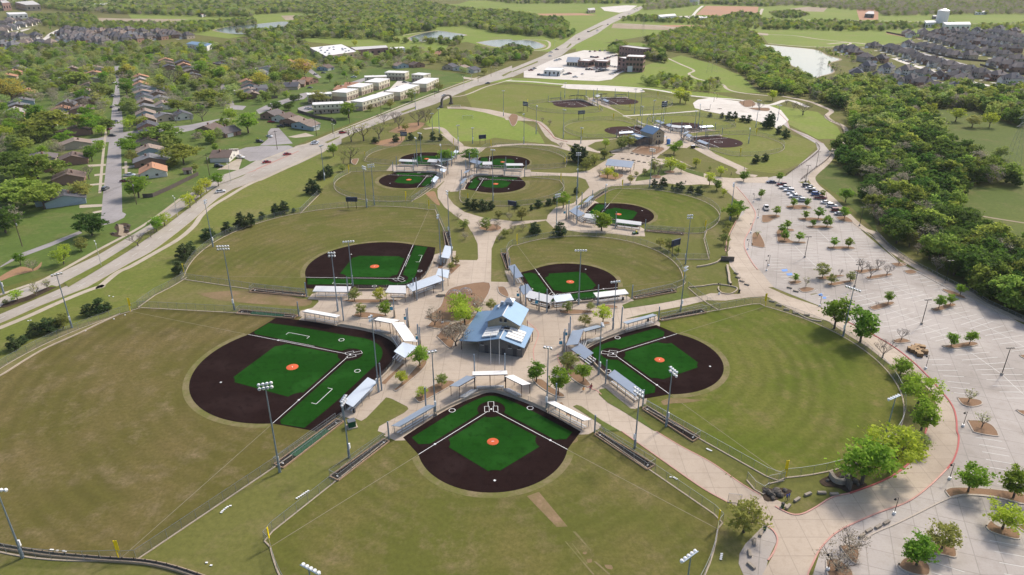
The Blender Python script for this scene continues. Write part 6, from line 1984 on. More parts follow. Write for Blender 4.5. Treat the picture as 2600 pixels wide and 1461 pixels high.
# --- far concession house among the dirt diamonds
p0 = G1('K 930,790')
t = thing('concession_house', 'tan stone concession house among the dirt diamonds', 'building', p0, R(28))
MB().box((0, 5.5, 3.3), (8.6, 11, 6.6)).add([(-4.3, 0, 6.6), (4.3, 0, 6.6), (0, 0, 9.2)], [(0, 1, 2)]).add([(-4.3, 11, 6.6), (4.3, 11, 6.6), (0, 11, 9.2)], [(2, 1, 0)]).obj('hall_wall', 'limestone', t)
quad_roof(t, [(-4.8, -0.6, 6.35), (-4.8, 11.6, 6.35), (0, 11.6, 9.35), (0, -0.6, 9.35), (4.8, -0.6, 6.35), (4.8, 11.6, 6.35)], [(0, 1, 2, 3), (3, 2, 5, 4)], 'roof_blue', 'hall_roof')
MB().box((-9.5, 6.0, 1.9), (10.0, 8.0, 3.8)).obj('lower_wall', 'grey_block', t)
quad_roof(t, [(-15.2, 1.2, 3.7), (-15.2, 10.8, 3.7), (-9.6, 10.8, 5.4), (-9.6, 1.2, 5.4), (-4.3, 1.2, 3.9), (-4.3, 10.8, 3.9)], [(0, 1, 2, 3), (3, 2, 5, 4)], 'roof_blue', 'lower_roof')
for k in range(4):
    MB().box((-11.6, 3.0 + 1.6 * k, 5.0), (2.6, 1.1, 0.4)).obj('roof_light', 'trim_white', t)
quad_roof(t, [(4.3, 2.5, 3.6), (9.0, 2.5, 3.1), (9.0, 9.0, 3.1), (4.3, 9.0, 3.6)], [(0, 1, 2, 3)], 'roof_silver', 'porch_roof')
for y in (2.8, 5.8, 8.7):
    link('post', post_mesh(3.0, 0.10, 'rust_brown'), t, (8.7, y, 0))
for z in (4.6, 6.4):
    for x in (-0.8, 0.8):
        window(t, (x, -0.01, z), 0, 0.8, 1.0)
for x in (-1.2, 0.8):
    window(t, (x, -0.01, 1.3), 0, 1.0, 2.3, 'door_dark', False, 'door')
bt = tag(MB().tube((0, 0, 0), (0, 0, 2.6), 1.1, 1.1, 14).blob((0, 0, 2.6), (1.1, 1.1, 0.5), 14).obj('water_tank', 'blue_paint'), 'round blue water tank beside the tan stone house', 'tank')
bt.location = G1('K 1205,785')
# --- open picnic pavilion
P4 = G('21 955,275 1195,300 1235,265 965,245')
c = sum(P4, Vector()) / 4
t = thing('picnic_pavilion', 'open picnic pavilion with silver gable roof', 'pavilion', c, math.atan2((P4[1] - P4[0]).y, (P4[1] - P4[0]).x))
L_ = (P4[1] - P4[0]).length / 2 + 0.6
quad_roof(t, [(-L_, -4.5, 3.3), (L_, -4.5, 3.3), (L_, 0.4, 5.4), (-L_, 0.4, 5.4), (L_, 4.2, 3.6), (-L_, 4.2, 3.6)], [(0, 1, 2, 3), (3, 2, 4, 5)], 'roof_silver')
for i in range(4):
    for y in (-3.9, 3.6):
        link('post', post_mesh(3.3, 0.13, 'rust_brown'), t, (-L_ + 0.5 + (2 * L_ - 1) * i / 3, y, 0))
for i in range(3):
    q = thing('picnic_table', 'dark picnic table under the open pavilion', 'table', c + Vector((-4 + 4 * i, -0.8 * i, 0)), R(-6), 'picnic tables')
    MB().box((0, 0, 0.75), (1.9, 0.75, 0.06)).obj('tabletop', 'lamp_black', q)
    for s in (-1, 1):
        MB().box((0, s * 0.7, 0.45), (1.9, 0.28, 0.05)).obj('bench', 'lamp_black', q)
        MB().beam((s * 0.7, -0.75, 0), (s * 0.7, 0.0, 0.75), 0.08, 0.06).beam((s * 0.7, 0.75, 0), (s * 0.7, 0.0, 0.75), 0.08, 0.06).obj('leg', 'lamp_black', q)
# --- climbing domes of the playground
for s, rr in (('12 2000,90', 2.6), ('12 2110,60', 2.2)):
    t = thing('climbing_dome', 'arched steel climbing frame on the playground mulch', 'climbing frame', G1(s), 0.4, 'climbing frames')
    for k in range(5):
        b = MB()
        a = math.pi * k / 5
        prev = None
        for i in range(13):
            e = math.pi * i / 12
            q = Vector((math.cos(a) * math.cos(e) * rr, math.sin(a) * math.cos(e) * rr, math.sin(e) * rr * 0.8 + 0.12))
            if prev is not None:
                b.beam(prev, q, 0.07, 0.07)
            prev = q
        b.obj('arch_bar', 'steel', t)
    b = MB()
    for e in (0.35, 0.8):
        for i in range(16):
            f = [Vector((math.cos(2 * math.pi * j / 16) * math.cos(e) * rr, math.sin(2 * math.pi * j / 16) * math.cos(e) * rr, math.sin(e) * rr * 0.8 + 0.12)) for j in (i, i + 1)]
            b.beam(f[0], f[1], 0.06, 0.06)
    b.obj('ring_bar', 'steel', t)
t = tag(MB().prism(G('B 230,60 365,60 365,100 225,100'), 0, 0.9).obj('planter_wall', 'cast_stone'), 'low concrete planter wall at the playground corner', 'wall')
# --- entrance arch of dark stone beside the avenue
mat('dark_stone', (0.11, 0.095, 0.08), 0.9, var=0.4, scale=1.5, bump=0.6)
a0, a1 = G1('10 1870,1085'), G1('10 1965,1050')
c = (a0 + a1) / 2
d = (a1 - a0)
t = thing('stone_arch', 'dark stone entrance arch beside the avenue', 'arch', c, math.atan2(d.y, d.x))
hw = d.length / 2
hh = 7.6
ring = []
for i in range(15):
    a = math.pi * i / 14
    ring.append((math.cos(a) * hw, 4.4 + math.sin(a) * 3.2))
for i in range(14):
    (xa, za), (xb, zb) = ring[i], ring[i + 1]
    MB().beam((xa, 0, za), (xb, 0, zb), 1.3, 1.0).obj('arch_stone', 'dark_stone', t)
for s in (-1, 1):
    for k in range(4):
        MB().box((s * hw, 0, 0.55 + 1.1 * k), (1.4 + 0.1 * (k % 2), 1.4, 1.08)).obj('pier_stone', 'dark_stone', t)
    MB().blob((s * (hw + 0.4), 0.4, 0.4), (2.0, 1.8, 1.6), 9, 5).obj('boulder_base', 'dark_stone', t)

# ------------------------------------------------------------------ blocks in the middle distance
def block(label, s, depth, h, wall, roof, name='building', cat='building', group=None, storeys=2, bays=5, parapet=0.5, lower=None, m_win='window_dark', win=(1.2, 1.3), side_bays=3, door=True):
    A, B = G(s)
    d = B - A
    L = d.length
    rz = math.atan2(d.y, d.x)
    t = thing(name, label, cat, A, rz, group)
    zl = 0.0
    if lower:
        zl = h / 2
        MB().box((L / 2, depth / 2, zl / 2), (L - 0.3, depth - 0.3, zl)).obj('lower_wall', lower, t)
    MB().box((L / 2, depth / 2, (h + zl) / 2), (L, depth, h - zl), 0, 0, 0.985).obj('wall', wall, t)
    MB().box((L / 2, depth / 2, h + 0.06), (L - 0.5, depth - 0.5, 0.12)).obj('roof', roof, t)
    b = MB()
    for a, c_ in (((0, 0), (L, 0)), ((L, 0), (L, depth)), ((L, depth), (0, depth)), ((0, depth), (0, 0))):
        b.beam((a[0], a[1], h + parapet / 2 - 0.1), (c_[0], c_[1], h + parapet / 2 - 0.1), 0.3, parapet)
    b.obj('parapet', wall if not lower else roof, t)
    sh = h / storeys
    for k in range(storeys):
        z = sh * (k + 0.55)
        for i in range(bays):
            x = L * (i + 0.5) / bays
            window(t, (x, -0.03 if k or not lower else 0.12, z), 0, win[0], min(win[1], sh * 0.6), m_win, False)
        for i in range(side_bays):
            y = depth * (i + 0.5) / side_bays
            window(t, (L + (0.03 if k or not lower else -0.12), y, z), R(90), win[0], min(win[1], sh * 0.6), m_win, False)
    if door:
        for i in range(max(1, bays // 2)):
            window(t, (L * (i + 0.5) / max(1, bays // 2) + 1.6, -0.04 if not lower else 0.11, 1.05), 0, 1.0, 2.1, 'rust_brown', False, 'door')
    return t
AP = 'cream two-storey apartment block with pale roof beside the avenue'
for s, dp, bays in (('P 110,815 640,790', 9, 7), ('P 960,765 1500,600', 10, 9), ('P 690,595 890,525', 13, 4), ('P 945,497 1145,430', 13, 4), ('P 1240,407 1430,337', 13, 4), ('P 1000,312 1380,300', 9, 4), ('P 1340,225 1690,235', 12, 6), ('P 1800,258 2010,275', 12, 4), ('P 2060,432 2270,330', 13, 5), ('P 1610,582 1940,452', 13, 6), ('P 20,635 440,612', 9, 6)):
    block(AP, s, dp, 6.4, 'cream_wall', 'white_roof', 'apartment_block', 'apartments', 'apartment blocks', 2, bays, 0.25, 'tan_brick', win=(0.9, 1.2), side_bays=1)
# court between the apartment blocks
sheet('car_court', G('P 640,600 880,560 1150,470 1420,380 1560,240 1700,250 1900,300 1860,360 1500,520 1250,560 900,620 820,640'), 'white_slab', zz(0.07))
sheet('car_court', G('10 420,1090 520,1060 560,1050 575,1110 500,1130 430,1120'), 'street_concrete', zz(0.07))
# office court
sheet('car_court', G('O 0,680 0,560 230,480 560,330 850,220 1200,140 1700,170 1860,210 1860,440 2000,560 1900,600 1740,720 1580,740 1480,755 700,720'), 'white_slab', zz(0.055))
block('long white shop with dark glazed corner beside the brick offices', 'O 390,642 720,655', 20, 4.8, 'trim_white', 'white_roof', 'shop_building', storeys=1, bays=4, side_bays=5, win=(1.6, 1.8))
block('low brick shop with dark glass front beside the silver roof', 'O 1065,468 1275,485', 15, 6.0, 'red_brick', 'white_roof', 'shop_building', storeys=1, bays=3, side_bays=4, win=(3.0, 3.0))
block('low brick shop standing alone between two car courts', 'O 1400,478 1640,492', 12, 6.0, 'red_brick', 'white_roof', 'shop_building', storeys=1, bays=3, side_bays=3, win=(3.2, 3.2))
block('three-storey brick office block with white entrance', 'O 2010,568 2350,582', 17, 14.0, 'red_brick', 'white_roof', 'office_building', storeys=3, bays=5, side_bays=5, win=(2.2, 2.2))
block('glazed stepped wing on the brick office block', 'O 1850,520 2008,560', 17, 11.5, 'red_brick', 'white_roof', 'office_building', storeys=3, bays=2, side_bays=2, win=(3.0, 2.4))
block('rear brick office block partly behind the front one', 'O 1880,235 2345,300', 14, 9.5, 'red_brick', 'flat_roof', 'office_building', storeys=2, bays=8, side_bays=3, win=(1.6, 1.6))
A, B = G('O 850,455 1062,462')
t = thing('shop_building', 'pale shop with silver gable roof beside the car court', 'building', A, math.atan2((B - A).y, (B - A).x))
L_ = (B - A).length
MB().box((L_ / 2, 8, 2.2), (L_, 16, 4.4)).obj('wall', 'cream_wall', t)
quad_roof(t, [(-0.8, -1, 4.2), (L_ + .8, -1, 4.2), (L_ + .8, 9, 8.0), (-0.8, 9, 8.0), (L_ + .8, 17, 4.4), (-0.8, 17, 4.4)], [(0, 1, 2, 3), (3, 2, 4, 5)], 'roof_slate_metal')
for i in range(4):
    window(t, (L_ * (i + 0.5) / 4, -0.03, 2.0), 0, 2.2, 2.8, 'window_dark', False)
t = tag(MB().box((0, 0, 6.5), (5.2, 0.3, 5.5)).obj('entrance_panel', 'trim_white'), 'tall white entrance panel on the brick office front', 'panel')
t.location = G1('O 2100,572')
t.location.y -= 0.4
t.location.z = -3.6
# school with the wide white roof
def roof_prism(label, s, z, wall, roof, name, cat='building', extra=None):
    q = G(s, z)
    c = sum((Vector((p.x, p.y, 0)) for p in q), Vector()) / len(q)
    t = thing(name, label, cat, c)
    P = [Vector((p.x, p.y, 0)) - c for p in q]
    area = sum(P[i].x * P[(i + 1) % len(P)].y - P[(i + 1) % len(P)].x * P[i].y for i in range(len(P)))
    if area < 0:
        P = P[::-1]
    MB().prism(P, 0, z).obj('wall', wall, t)
    MB().prism([p * 0.985 for p in P], z - 0.05, z + 0.12).obj('roof', roof, t)
    n = len(P)
    for i in range(n):
        a, b = P[i], P[(i + 1) % n]
        d = b - a
        if d.x * 0 + (-d.x) > 0 and abs(d.x) < 0.5 * abs(d.y):
            continue
        k = max(1, int(d.length / 7))
        nrm = Vector((d.y, -d.x, 0)).normalized()
        if nrm.y > 0.2:
            continue
        for j in range(k):
            p = a.lerp(b, (j + 0.5) / k) + nrm * 0.02
            window(t, (p.x, p.y, z * 0.45), math.atan2(d.y, d.x), 3.0, z * 0.32, 'window_dark', False)
    if extra:
        rr = random.Random(1)
        for _ in range(extra):
            f, g_ = rr.uniform(.12, .88), rr.uniform(.12, .88)
            p = P[0].lerp(P[1], f).lerp(P[3].lerp(P[2], f), g_)
            MB().box((p.x, p.y, z + 0.7), (2.4, 1.8, 1.2)).obj('roof_unit', 'alu', t)
    return t
roof_prism('wide white-roofed school building among the trees', '10 540,482 860,447 1020,520 700,566', 6.0, 'tan_brick', 'white_roof', 'school_building', extra=14)
roof_prism('long brown brick school wing beside the white roof', '10 950,478 1310,458 1330,480 1000,505', 7.0, 'red_brick', 'flat_roof', 'school_building')
roof_prism('low white hall behind the brown school wing', '10 1345,480 1480,472 1500,485 1360,495', 5.0, 'trim_white', 'white_roof', 'hall_building')
roof_prism('blue-roofed long shed at the edge of the dark-roofed estate', '00 1870,440 1930,418 2140,440 2080,468', 5.5, 'trim_white', 'roof_blue', 'shed_building')
roof_prism('white-walled church hall among far-off trees', '00 60,128 250,124 275,140 90,148', 8.0, 'trim_white', 'white_roof', 'hall_building')
roof_prism('large tan hall on the wooded skyline', '00 150,22 330,8 405,48 260,52', 12.0, 'tan_brick', 'flat_roof', 'hall_building')
roof_prism('red brick tower block at the corner of the skyline', '00 0,8 60,4 100,26 20,32', 16.0, 'red_brick', 'flat_roof', 'hall_building')
roof_prism('long white depot in the far wood', '00 870,40 1080,28 1100,44 900,54', 8.0, 'trim_white', 'white_roof', 'depot_building')
roof_prism('long pale warehouse beside the far road', '20 1470,152 1640,140 1655,158 1490,172', 8.0, 'trim_white', 'white_roof', 'warehouse')
roof_prism('small grey shed beside the long pale warehouse', '20 1880,168 1960,165 1965,178 1890,182', 6.0, 'flat_roof', 'white_roof', 'shed_building')
roof_prism('long white barn below the silo on the far road', '30 1760,225 2030,222 2045,248 1790,250', 8.0, 'trim_white', 'white_roof', 'barn_building')
roof_prism('white barn beside the silo on the far road', '30 1575,210 1680,205 1695,225 1590,232', 8.0, 'trim_white', 'white_roof', 'barn_building')
roof_prism('white open shed on the far meadow', '30 2080,115 2195,110 2205,122 2090,125', 5.0, 'trim_white', 'white_roof', 'shed_building')
roof_prism('dark long shed on the far meadow', '30 1655,155 1755,152 1765,162 1665,167', 5.0, 'grey_block', 'flat_roof', 'shed_building')
roof_prism('brown farmhouse beside the pale lot', '20 760,85 830,80 840,100 770,106', 6.0, 'tan_brick', 'flat_roof', 'farmhouse')
roof_prism('dark new house on red earth', '30 975,140 1010,115 1065,115 1070,145', 7.0, 'grey_block', 'flat_roof', 'new_house')
roof_prism('bright red-roofed shed beyond the first pond', '00 2010,135 2050,125 2070,140 2030,148', 5.0, 'trim_white', 'kerb_red', 'shed_building')
# silo and water tower
t = thing('grain_silo', 'pale concrete silo beside the white barns', 'silo', G1('30 1735,262'))
MB().tube((0, 0, 0), (0, 0, 24), 9, 9, 18).obj('drum', 'trim_white', t)
MB().tube((0, 0, 24), (0, 0, 27), 9, 1, 18).obj('cap', 'alu', t)
t = thing('water_tower', 'pale round water tower on the skyline beside the road', 'water tower', G1('20 1832,50'))
MB().tube((0, 0, 0), (0, 0, 26), 12, 12, 20).obj('drum', 'trim_white', t)
MB().blob((0, 0, 26), (12, 12, 3), 20, 6).obj('dome', 'trim_white', t)
sheet('car_court', G('20 890,75 1150,55 1260,60 1180,110 1080,130 930,110'), 'white_slab', zz(0.06))
sheet('car_court', G('20 1650,165 1850,160 1990,175 1960,190 1680,190'), 'white_slab', zz(0.06))

# ------------------------------------------------------------------ houses
for nm, c in (('shingle_brown', (0.135, 0.098, 0.082)), ('shingle_tan', (0.245, 0.190, 0.155)), ('shingle_orange', (0.37, 0.195, 0.115)), ('shingle_grey', (0.150, 0.148, 0.155)), ('shingle_slate', (0.085, 0.085, 0.098)), ('shingle_dark', (0.088, 0.080, 0.082)), ('shingle_mauve', (0.145, 0.124, 0.120)), ('shingle_pale', (0.33, 0.30, 0.28))):
    mat(nm, c, 0.9, var=0.18, scale=1.0, rnd=0.12)
for nm, c in (('wall_brick', (0.27, 0.165, 0.12)), ('wall_blue', (0.30, 0.37, 0.42)), ('wall_tan', (0.42, 0.35, 0.27)), ('wall_white', (0.62, 0.59, 0.54)), ('wall_stone', (0.40, 0.35, 0.30)), ('wall_grey', (0.30, 0.29, 0.29))):
    mat(nm, c, 0.9, var=0.12, scale=0.8)
HM = {}
def ranch(kind, roof, wall):
    k = ('ranch', kind, roof, wall)
    if k in HM:
        return HM[k]
    W, D, h, rise = ((13.5, 10.5, 2.7, 2.4), (15.5, 10, 2.7, 2.2), (12, 11.5, 2.7, 2.6))[kind]
    w2, d2 = W / 2, D / 2
    wl_ = MB().box((0, 0, h / 2), (W, D, h)).add([(-w2, -d2, h), (w2, -d2, h), (0, -d2, h + rise)], [(0, 1, 2)]).add([(-w2, d2, h), (w2, d2, h), (0, d2, h + rise)], [(2, 1, 0)])
    rf = MB()
    e = 0.6
    zl = h - e * rise / w2
    for s in (-1, 1):
        q = [Vector((s * (w2 + e), -d2 - .5, zl + .14)), Vector((s * (w2 + e), d2 + .5, zl + .14)), Vector((0, d2 + .5, h + rise + .14)), Vector((0, -d2 - .5, h + rise + .14))]
        rf.slab(q if s > 0 else q[::-1], 0.14)
    if kind == 1:
        wl_.box((w2 + 1.8, -d2 + 2.5, h / 2), (4, 5, h))
        q = [Vector((w2 - 1, -d2 - .4, h + .25)), Vector((w2 + 4.2, -d2 - .4, h - .1)), Vector((w2 + 4.2, -d2 + 5.4, h - .1)), Vector((w2 - 1, -d2 + 5.4, h + .25))]
        rf.slab(q, 0.14)
    parts = [('wall', wl_.mesh('wall', wall)), ('roof', rf.mesh('roof', roof), [('chimney', MB().box((-1.8, 1.0, h + rise), (0.9, 0.8, 1.6)).mesh('chimney', 'wall_brick')), ('roof_vent', MB().tube((1.2, -1, h + rise - .6), (1.2, -1, h + rise + .25), .12, .12, 6).mesh('roof_vent', 'alu'))])]
    for x in (-w2 * .5, w2 * .25):
        parts.append(('window', MB().box((x, -d2 - .01, 1.5), (1.3, .08, 1.1)).mesh('window', 'window_dark')))
    parts.append(('garage_door', MB().box((w2 + .01 if kind != 1 else w2 + 3.81, -d2 * .4, 1.1), (.08, 4.4, 2.1)).mesh('garage_door', 'trim_white')))
    parts.append(('door', MB().box((w2 + .01, d2 * .4, 1.05), (.08, 1.0, 2.1)).mesh('door', 'rust_brown')))
    HM[k] = parts
    return parts
def estate(kind, roof, wall):
    """two-storey hip-roofed house with a street gable"""
    k = ('estate', kind, roof, wall)
    if k in HM:
        return HM[k]
    W, D, h, rise = ((12.5, 14, 5.0, 4.2), (13.5, 12.5, 3.2, 4.6), (11.5, 13.5, 5.4, 3.8))[kind]
    w2, d2 = W / 2, D / 2
    e = 0.5
    wl_ = MB().box((0, 0, h / 2), (W, D, h))
    rf = MB()
    rl = max(0.8, d2 - w2 + 1.6)
    zt, zb = h + rise, h - 0.15
    c = [Vector((-w2 - e, -d2 - e, zb)), Vector((w2 + e, -d2 - e, zb)), Vector((w2 + e, d2 + e, zb)), Vector((-w2 - e, d2 + e, zb))]
    r0, r1 = Vector((0, -rl, zt)), Vector((0, rl, zt))
    rf.slab([c[0], c[1], r0], .14).slab([c[1], c[2], r1, r0], .14).slab([c[2], c[3], r1], .14).slab([c[3], c[0], r0, r1], .14)
    # gabled front wing with the garage
    gx, gw, gd = (-w2 * .45, 3.2, 2.4)
    gh = min(h, 3.4)
    wl_.box((gx, -d2 - gd / 2, gh / 2), (2 * gw, gd, gh)).add([(gx - gw, -d2 - gd, gh), (gx + gw, -d2 - gd, gh), (gx, -d2 - gd, gh + 2.6)], [(0, 1, 2)])
    for s in (-1, 1):
        q = [Vector((gx + s * (gw + .4), -d2 - gd - .4, gh - .25)), Vector((gx + s * (gw + .4), -d2 + 3.2, gh - .25)), Vector((gx, -d2 + 3.2, gh + 2.75)), Vector((gx, -d2 - gd - .4, gh + 2.75))]
        rf.slab(q if s > 0 else q[::-1], .14)
    parts = [('wall', wl_.mesh('wall', wall)), ('roof', rf.mesh('roof', roof), [('chimney', MB().box((w2 * .5, 1.5, h + rise * .7), (1.0, 1.0, 2.4)).mesh('chimney', wall))])]
    parts.append(('garage_door', MB().box((gx, -d2 - gd - .01, 1.15), (4.6, .08, 2.2)).mesh('garage_door', 'trim_white')))
    parts.append(('driveway', MB().box((gx, -d2 - gd - 3.6, .07), (5.0, 7.0, .06)).mesh('driveway', 'white_slab')))
    for x, z in ((w2 * .35, 1.5), (w2 * .7, 1.5)) + (((w2 * .35, 4.2), (w2 * .75, 4.2)) if h > 4 else ()):
        parts.append(('window', MB().box((x, -d2 - .01, z), (1.2, .08, 1.3)).mesh('window', 'window_dark')))
    for x in (-w2 * .5, w2 * .4):
        parts.append(('window', MB().box((x, d2 + .01, 1.6), (1.5, .08, 1.3)).mesh('window', 'window_dark')))
    for y in (-d2 * .4, d2 * .4):
        parts.append(('window', MB().box((w2 + .01, y, 1.6), (.08, 1.2, 1.2)).mesh('window', 'window_dark')))
    HM[k] = parts
    return parts
ROOFNAME = {'shingle_brown': 'brown-roofed', 'shingle_tan': 'tan-roofed', 'shingle_orange': 'orange-roofed', 'shingle_grey': 'grey-roofed', 'shingle_slate': 'slate-roofed', 'shingle_dark': 'dark-roofed', 'shingle_mauve': 'mauve-grey-roofed', 'shingle_pale': 'pale-roofed'}
_rh = random.Random(21)
def house_row(s, n, style, where, roofs, walls, flip=0.0, jit=1.0, group='houses', face=None, fixed=None):
    line = G(s)
    tot = sum((line[i + 1] - line[i]).length for i in range(len(line) - 1))
    out = []
    n = max(1, min(n, int(tot / (16.5 if style is estate else 13.0))))
    for i in range(n):
        dist = tot * (i + 0.5) / n
        k = 0
        while k < len(line) - 2 and dist > (line[k + 1] - line[k]).length:
            dist -= (line[k + 1] - line[k]).length
            k += 1
        a, b = line[k], line[k + 1]
        p = a.lerp(b, dist / max((b - a).length, .01))
        d = (b - a).normalized()
        rz = math.atan2(d.y, d.x) + flip + _rh.uniform(-.06, .06)
        roof = fixed[i % len(fixed)] if fixed else _rh.choice(roofs)
        parts = style(_rh.randrange(3), roof, _rh.choice(walls))
        t = thing('house', '%s house %s' % (ROOFNAME[roof], where), 'house', p + Vector((_rh.uniform(-jit, jit), _rh.uniform(-jit, jit), 0)), rz, group)
        kids(t, parts)
        out.append(t)
    return out
OLD = ['shingle_brown', 'shingle_tan', 'shingle_grey', 'shingle_orange', 'shingle_tan', 'shingle_slate', 'shingle_mauve']
OW = ['wall_brick', 'wall_tan', 'wall_blue', 'wall_white', 'wall_brick']
Q = R(90)
house_row('01 1560,375 1520,170 1490,0 00 1490,1290 1460,1020 1430,880 1410,790', 16, ranch, 'on the far side of cul-de-sac street', OLD, OW, -Q, 0.6, 'houses of the older street', fixed=['shingle_orange', 'shingle_grey', 'shingle_tan', 'shingle_brown', 'shingle_slate', 'shingle_slate', 'shingle_tan', 'shingle_tan', 'shingle_grey', 'shingle_tan', 'shingle_slate', 'shingle_tan', 'shingle_grey', 'shingle_orange', 'shingle_pale', 'shingle_orange'])
house_row('01 640,730 660,560 700,380 740,190 760,20 00 820,1150 880,930 950,760 970,690', 13, ranch, 'on the near side of cul-de-sac street', OLD, OW, Q, 0.6, 'houses of the older street', fixed=['shingle_slate', 'shingle_brown', 'shingle_brown', 'shingle_tan', 'shingle_brown', 'shingle_grey', 'shingle_brown', 'shingle_dark', 'shingle_tan', 'shingle_brown', 'shingle_grey', 'shingle_orange', 'shingle_tan'])
house_row('00 150,1190 210,1080 250,990 310,940', 5, ranch, 'in the yards beyond the old street', OLD, OW, Q, 1, 'houses of the older street', fixed=['shingle_pale', 'shingle_grey', 'shingle_grey', 'shingle_brown', 'shingle_orange'])
house_row('01 2180,190 2330,120', 2, ranch, 'with white gable beside the avenue', OLD, ['wall_white'], 0.3, 0.3, 'houses of the older street', fixed=['shingle_brown', 'shingle_brown'])
house_row('00 2050,1320 2200,1340 2340,1380', 3, ranch, 'at the bend of the cross street', OLD, OW, 0.2, 1, 'houses of the older street', fixed=['shingle_brown', 'shingle_mauve', 'shingle_slate'])
house_row('10 110,1170 270,1210 420,1260 540,1310', 5, ranch, 'at the curving close beside the avenue', OLD, OW, 0.4, 1, 'houses of the older street', fixed=['shingle_mauve', 'shingle_brown', 'shingle_tan', 'shingle_tan', 'shingle_mauve'])
house_row('10 20,980 60,900', 2, ranch, 'near the round clipped trees', OLD, OW, 0.2, 1, 'houses of the older street', fixed=['shingle_slate', 'shingle_grey'])
house_row('10 340,910 480,850 590,830', 3, ranch, 'behind the apartment street', OLD, OW, 0.2, 1, 'houses of the older street', fixed=['shingle_slate', 'shingle_tan', 'shingle_orange'])
house_row('00 2540,1010 2510,900 2480,840', 4, ranch, 'above the curving street', OLD, OW, Q, 1, 'houses of the older street')
house_row('00 1960,810 1890,720 1830,640', 5, ranch, 'between tall yard trees', OLD, OW, Q, 1, 'houses of the older street')
house_row('10 200,650 800,720', 3, ranch, 'near the school trees', OLD, OW, 0.2, 2, 'houses of the older street')
house_row('10 1900,690 2080,710 2220,735', 4, ranch, 'behind the apartments beside the avenue', OLD, OW, 0.2, 0.5, 'houses of the older street')
house_row('10 1350,690 1700,670', 3, ranch, 'in trees behind the apartments', OLD, OW, 0.2, 2, 'houses of the older street')
house_row('10 1800,570 1900,560', 2, ranch, 'in trees near the far pond', OLD, OW, 0.2, 2, 'houses of the older street')
house_row('10 2350,560 2420,545', 1, ranch, 'by the second pond', OLD, OW, 0.2, 2, 'houses of the older street')
house_row('P 540,455 700,410 830,350', 2, ranch, 'beside the cream apartments', OLD, ['wall_tan'], 0.1, 0.2, 'houses of the older street', fixed=['shingle_orange', 'shingle_orange'])
house_row('00 1610,1215 1690,1205', 1, ranch, 'in a fenced back yard', OLD, ['wall_tan'], 0.1, 0.2, 'houses of the older street', fixed=['shingle_grey'])
house_row('00 1780,1200 1900,1190', 1, ranch, 'in a shaded back yard', OLD, ['wall_white'], 0.1, 0.2, 'houses of the older street', fixed=['shingle_slate'])
for s_, n_, wh_ in (('00 1650,1130 1610,1000 1580,900', 4, 'behind the far row of street'), ('00 480,1290 600,1170 690,1060', 4, 'behind the near row of street'), ('00 640,860 740,700', 3, 'among yard trees past the street end'), ('00 1700,720 1650,620', 3, 'among the trees above the street'), ('00 2200,700 2350,620', 3, 'among the trees below the school'), ('10 40,780 130,700', 2, 'beside the school road'), ('00 60,820 200,700', 3, 'in the wooded corner yards'), ('01 330,330 420,150', 2, 'behind the big yard trees')):
    house_row(s_, n_, ranch, wh_, OLD, OW, Q, 1.5, 'houses of the older street')
NEW = ['shingle_dark', 'shingle_mauve', 'shingle_dark', 'shingle_slate', 'shingle_mauve']
NW = ['wall_stone', 'wall_brick', 'wall_tan', 'wall_white', 'wall_stone']
for s, n, fl, wh in (('30 800,780 1000,790 1170,810 1340,840 1540,870 1720,930 2080,950 2280,965 2560,950', 12, 0, 'in the front row beyond the creek'), ('30 900,700 1080,720 1250,735 1420,755 1560,760 1680,790 1830,800 1980,860', 9, 0, 'in the second row beyond the creek'),
                     ('30 900,620 1050,620 1210,640', 4, 0.3, 'beside the green pond bank'), ('30 690,505 830,530 920,560', 4, 0.2, 'on the pond shore'), ('30 990,470 1130,495', 2, 0.2, 'at the meadow end of the close'),
                     ('30 1200,510 1400,570 1600,640 1730,680 1870,715 2010,755 2170,790 2330,815 2520,855', 15, 0, 'along the pale collector road, near side'), ('30 1330,470 1500,480 1680,530 1900,580 2110,605', 10, 0, 'along the pale collector road, far side'), ('30 2240,650 2400,690 2560,740', 4, 0, 'past the collector road bend'),
                     ('30 1350,375 1560,380 1700,420 1950,490 2170,545 2330,580 2576,630', 13, 0, 'in the third row of the estate'), ('30 1320,345 1600,350 1830,380 2000,430 2250,480 2500,540', 13, 0, 'in the fourth row of the estate'), ('30 1700,335 1950,355 2150,400 2400,450 2576,480', 11, 0, 'in the fifth row of the estate'), ('30 1900,325 2200,340 2400,375 2576,405', 8, 0, 'in the sixth row of the estate'), ('30 2230,310 2576,335', 4, 0, 'in the rearmost row of the estate')):
    house_row(s, n, estate, wh, NEW, NW, fl, 1.5, 'dark-roofed estate houses')
for s, n, wh in (('00 10,480 180,490 330,455 440,475 560,460', 8, 'in the front row of the far estate'), ('00 0,400 120,390 260,400 420,385', 9, 'beside the far estate lane'), ('00 0,335 150,290 300,255 380,225', 9, 'on the terrace of the far estate'), ('00 20,270 150,220 370,212', 8, 'along the top of the far estate'), ('00 570,410 700,410 850,440 1000,445 1100,455', 8, 'before the wood in the far estate'), ('00 600,355 760,375 900,400 1040,425', 7, 'in the middle of the far estate'), ('00 650,315 820,335 930,370 1160,385 1290,425 1480,430', 10, 'round the bend of the far estate'), ('00 900,335 1100,350 1240,370 1420,390 1560,400 1700,405', 9, 'in the inner row of far estate'), ('00 1150,320 1300,330 1430,335 1560,335 1650,345 1780,385 1950,395', 9, 'along the meadow edge of far estate')):
    house_row(s, n, estate, wh, NEW + ['shingle_grey', 'shingle_tan'], NW, 0.0, 2, 'far estate houses')
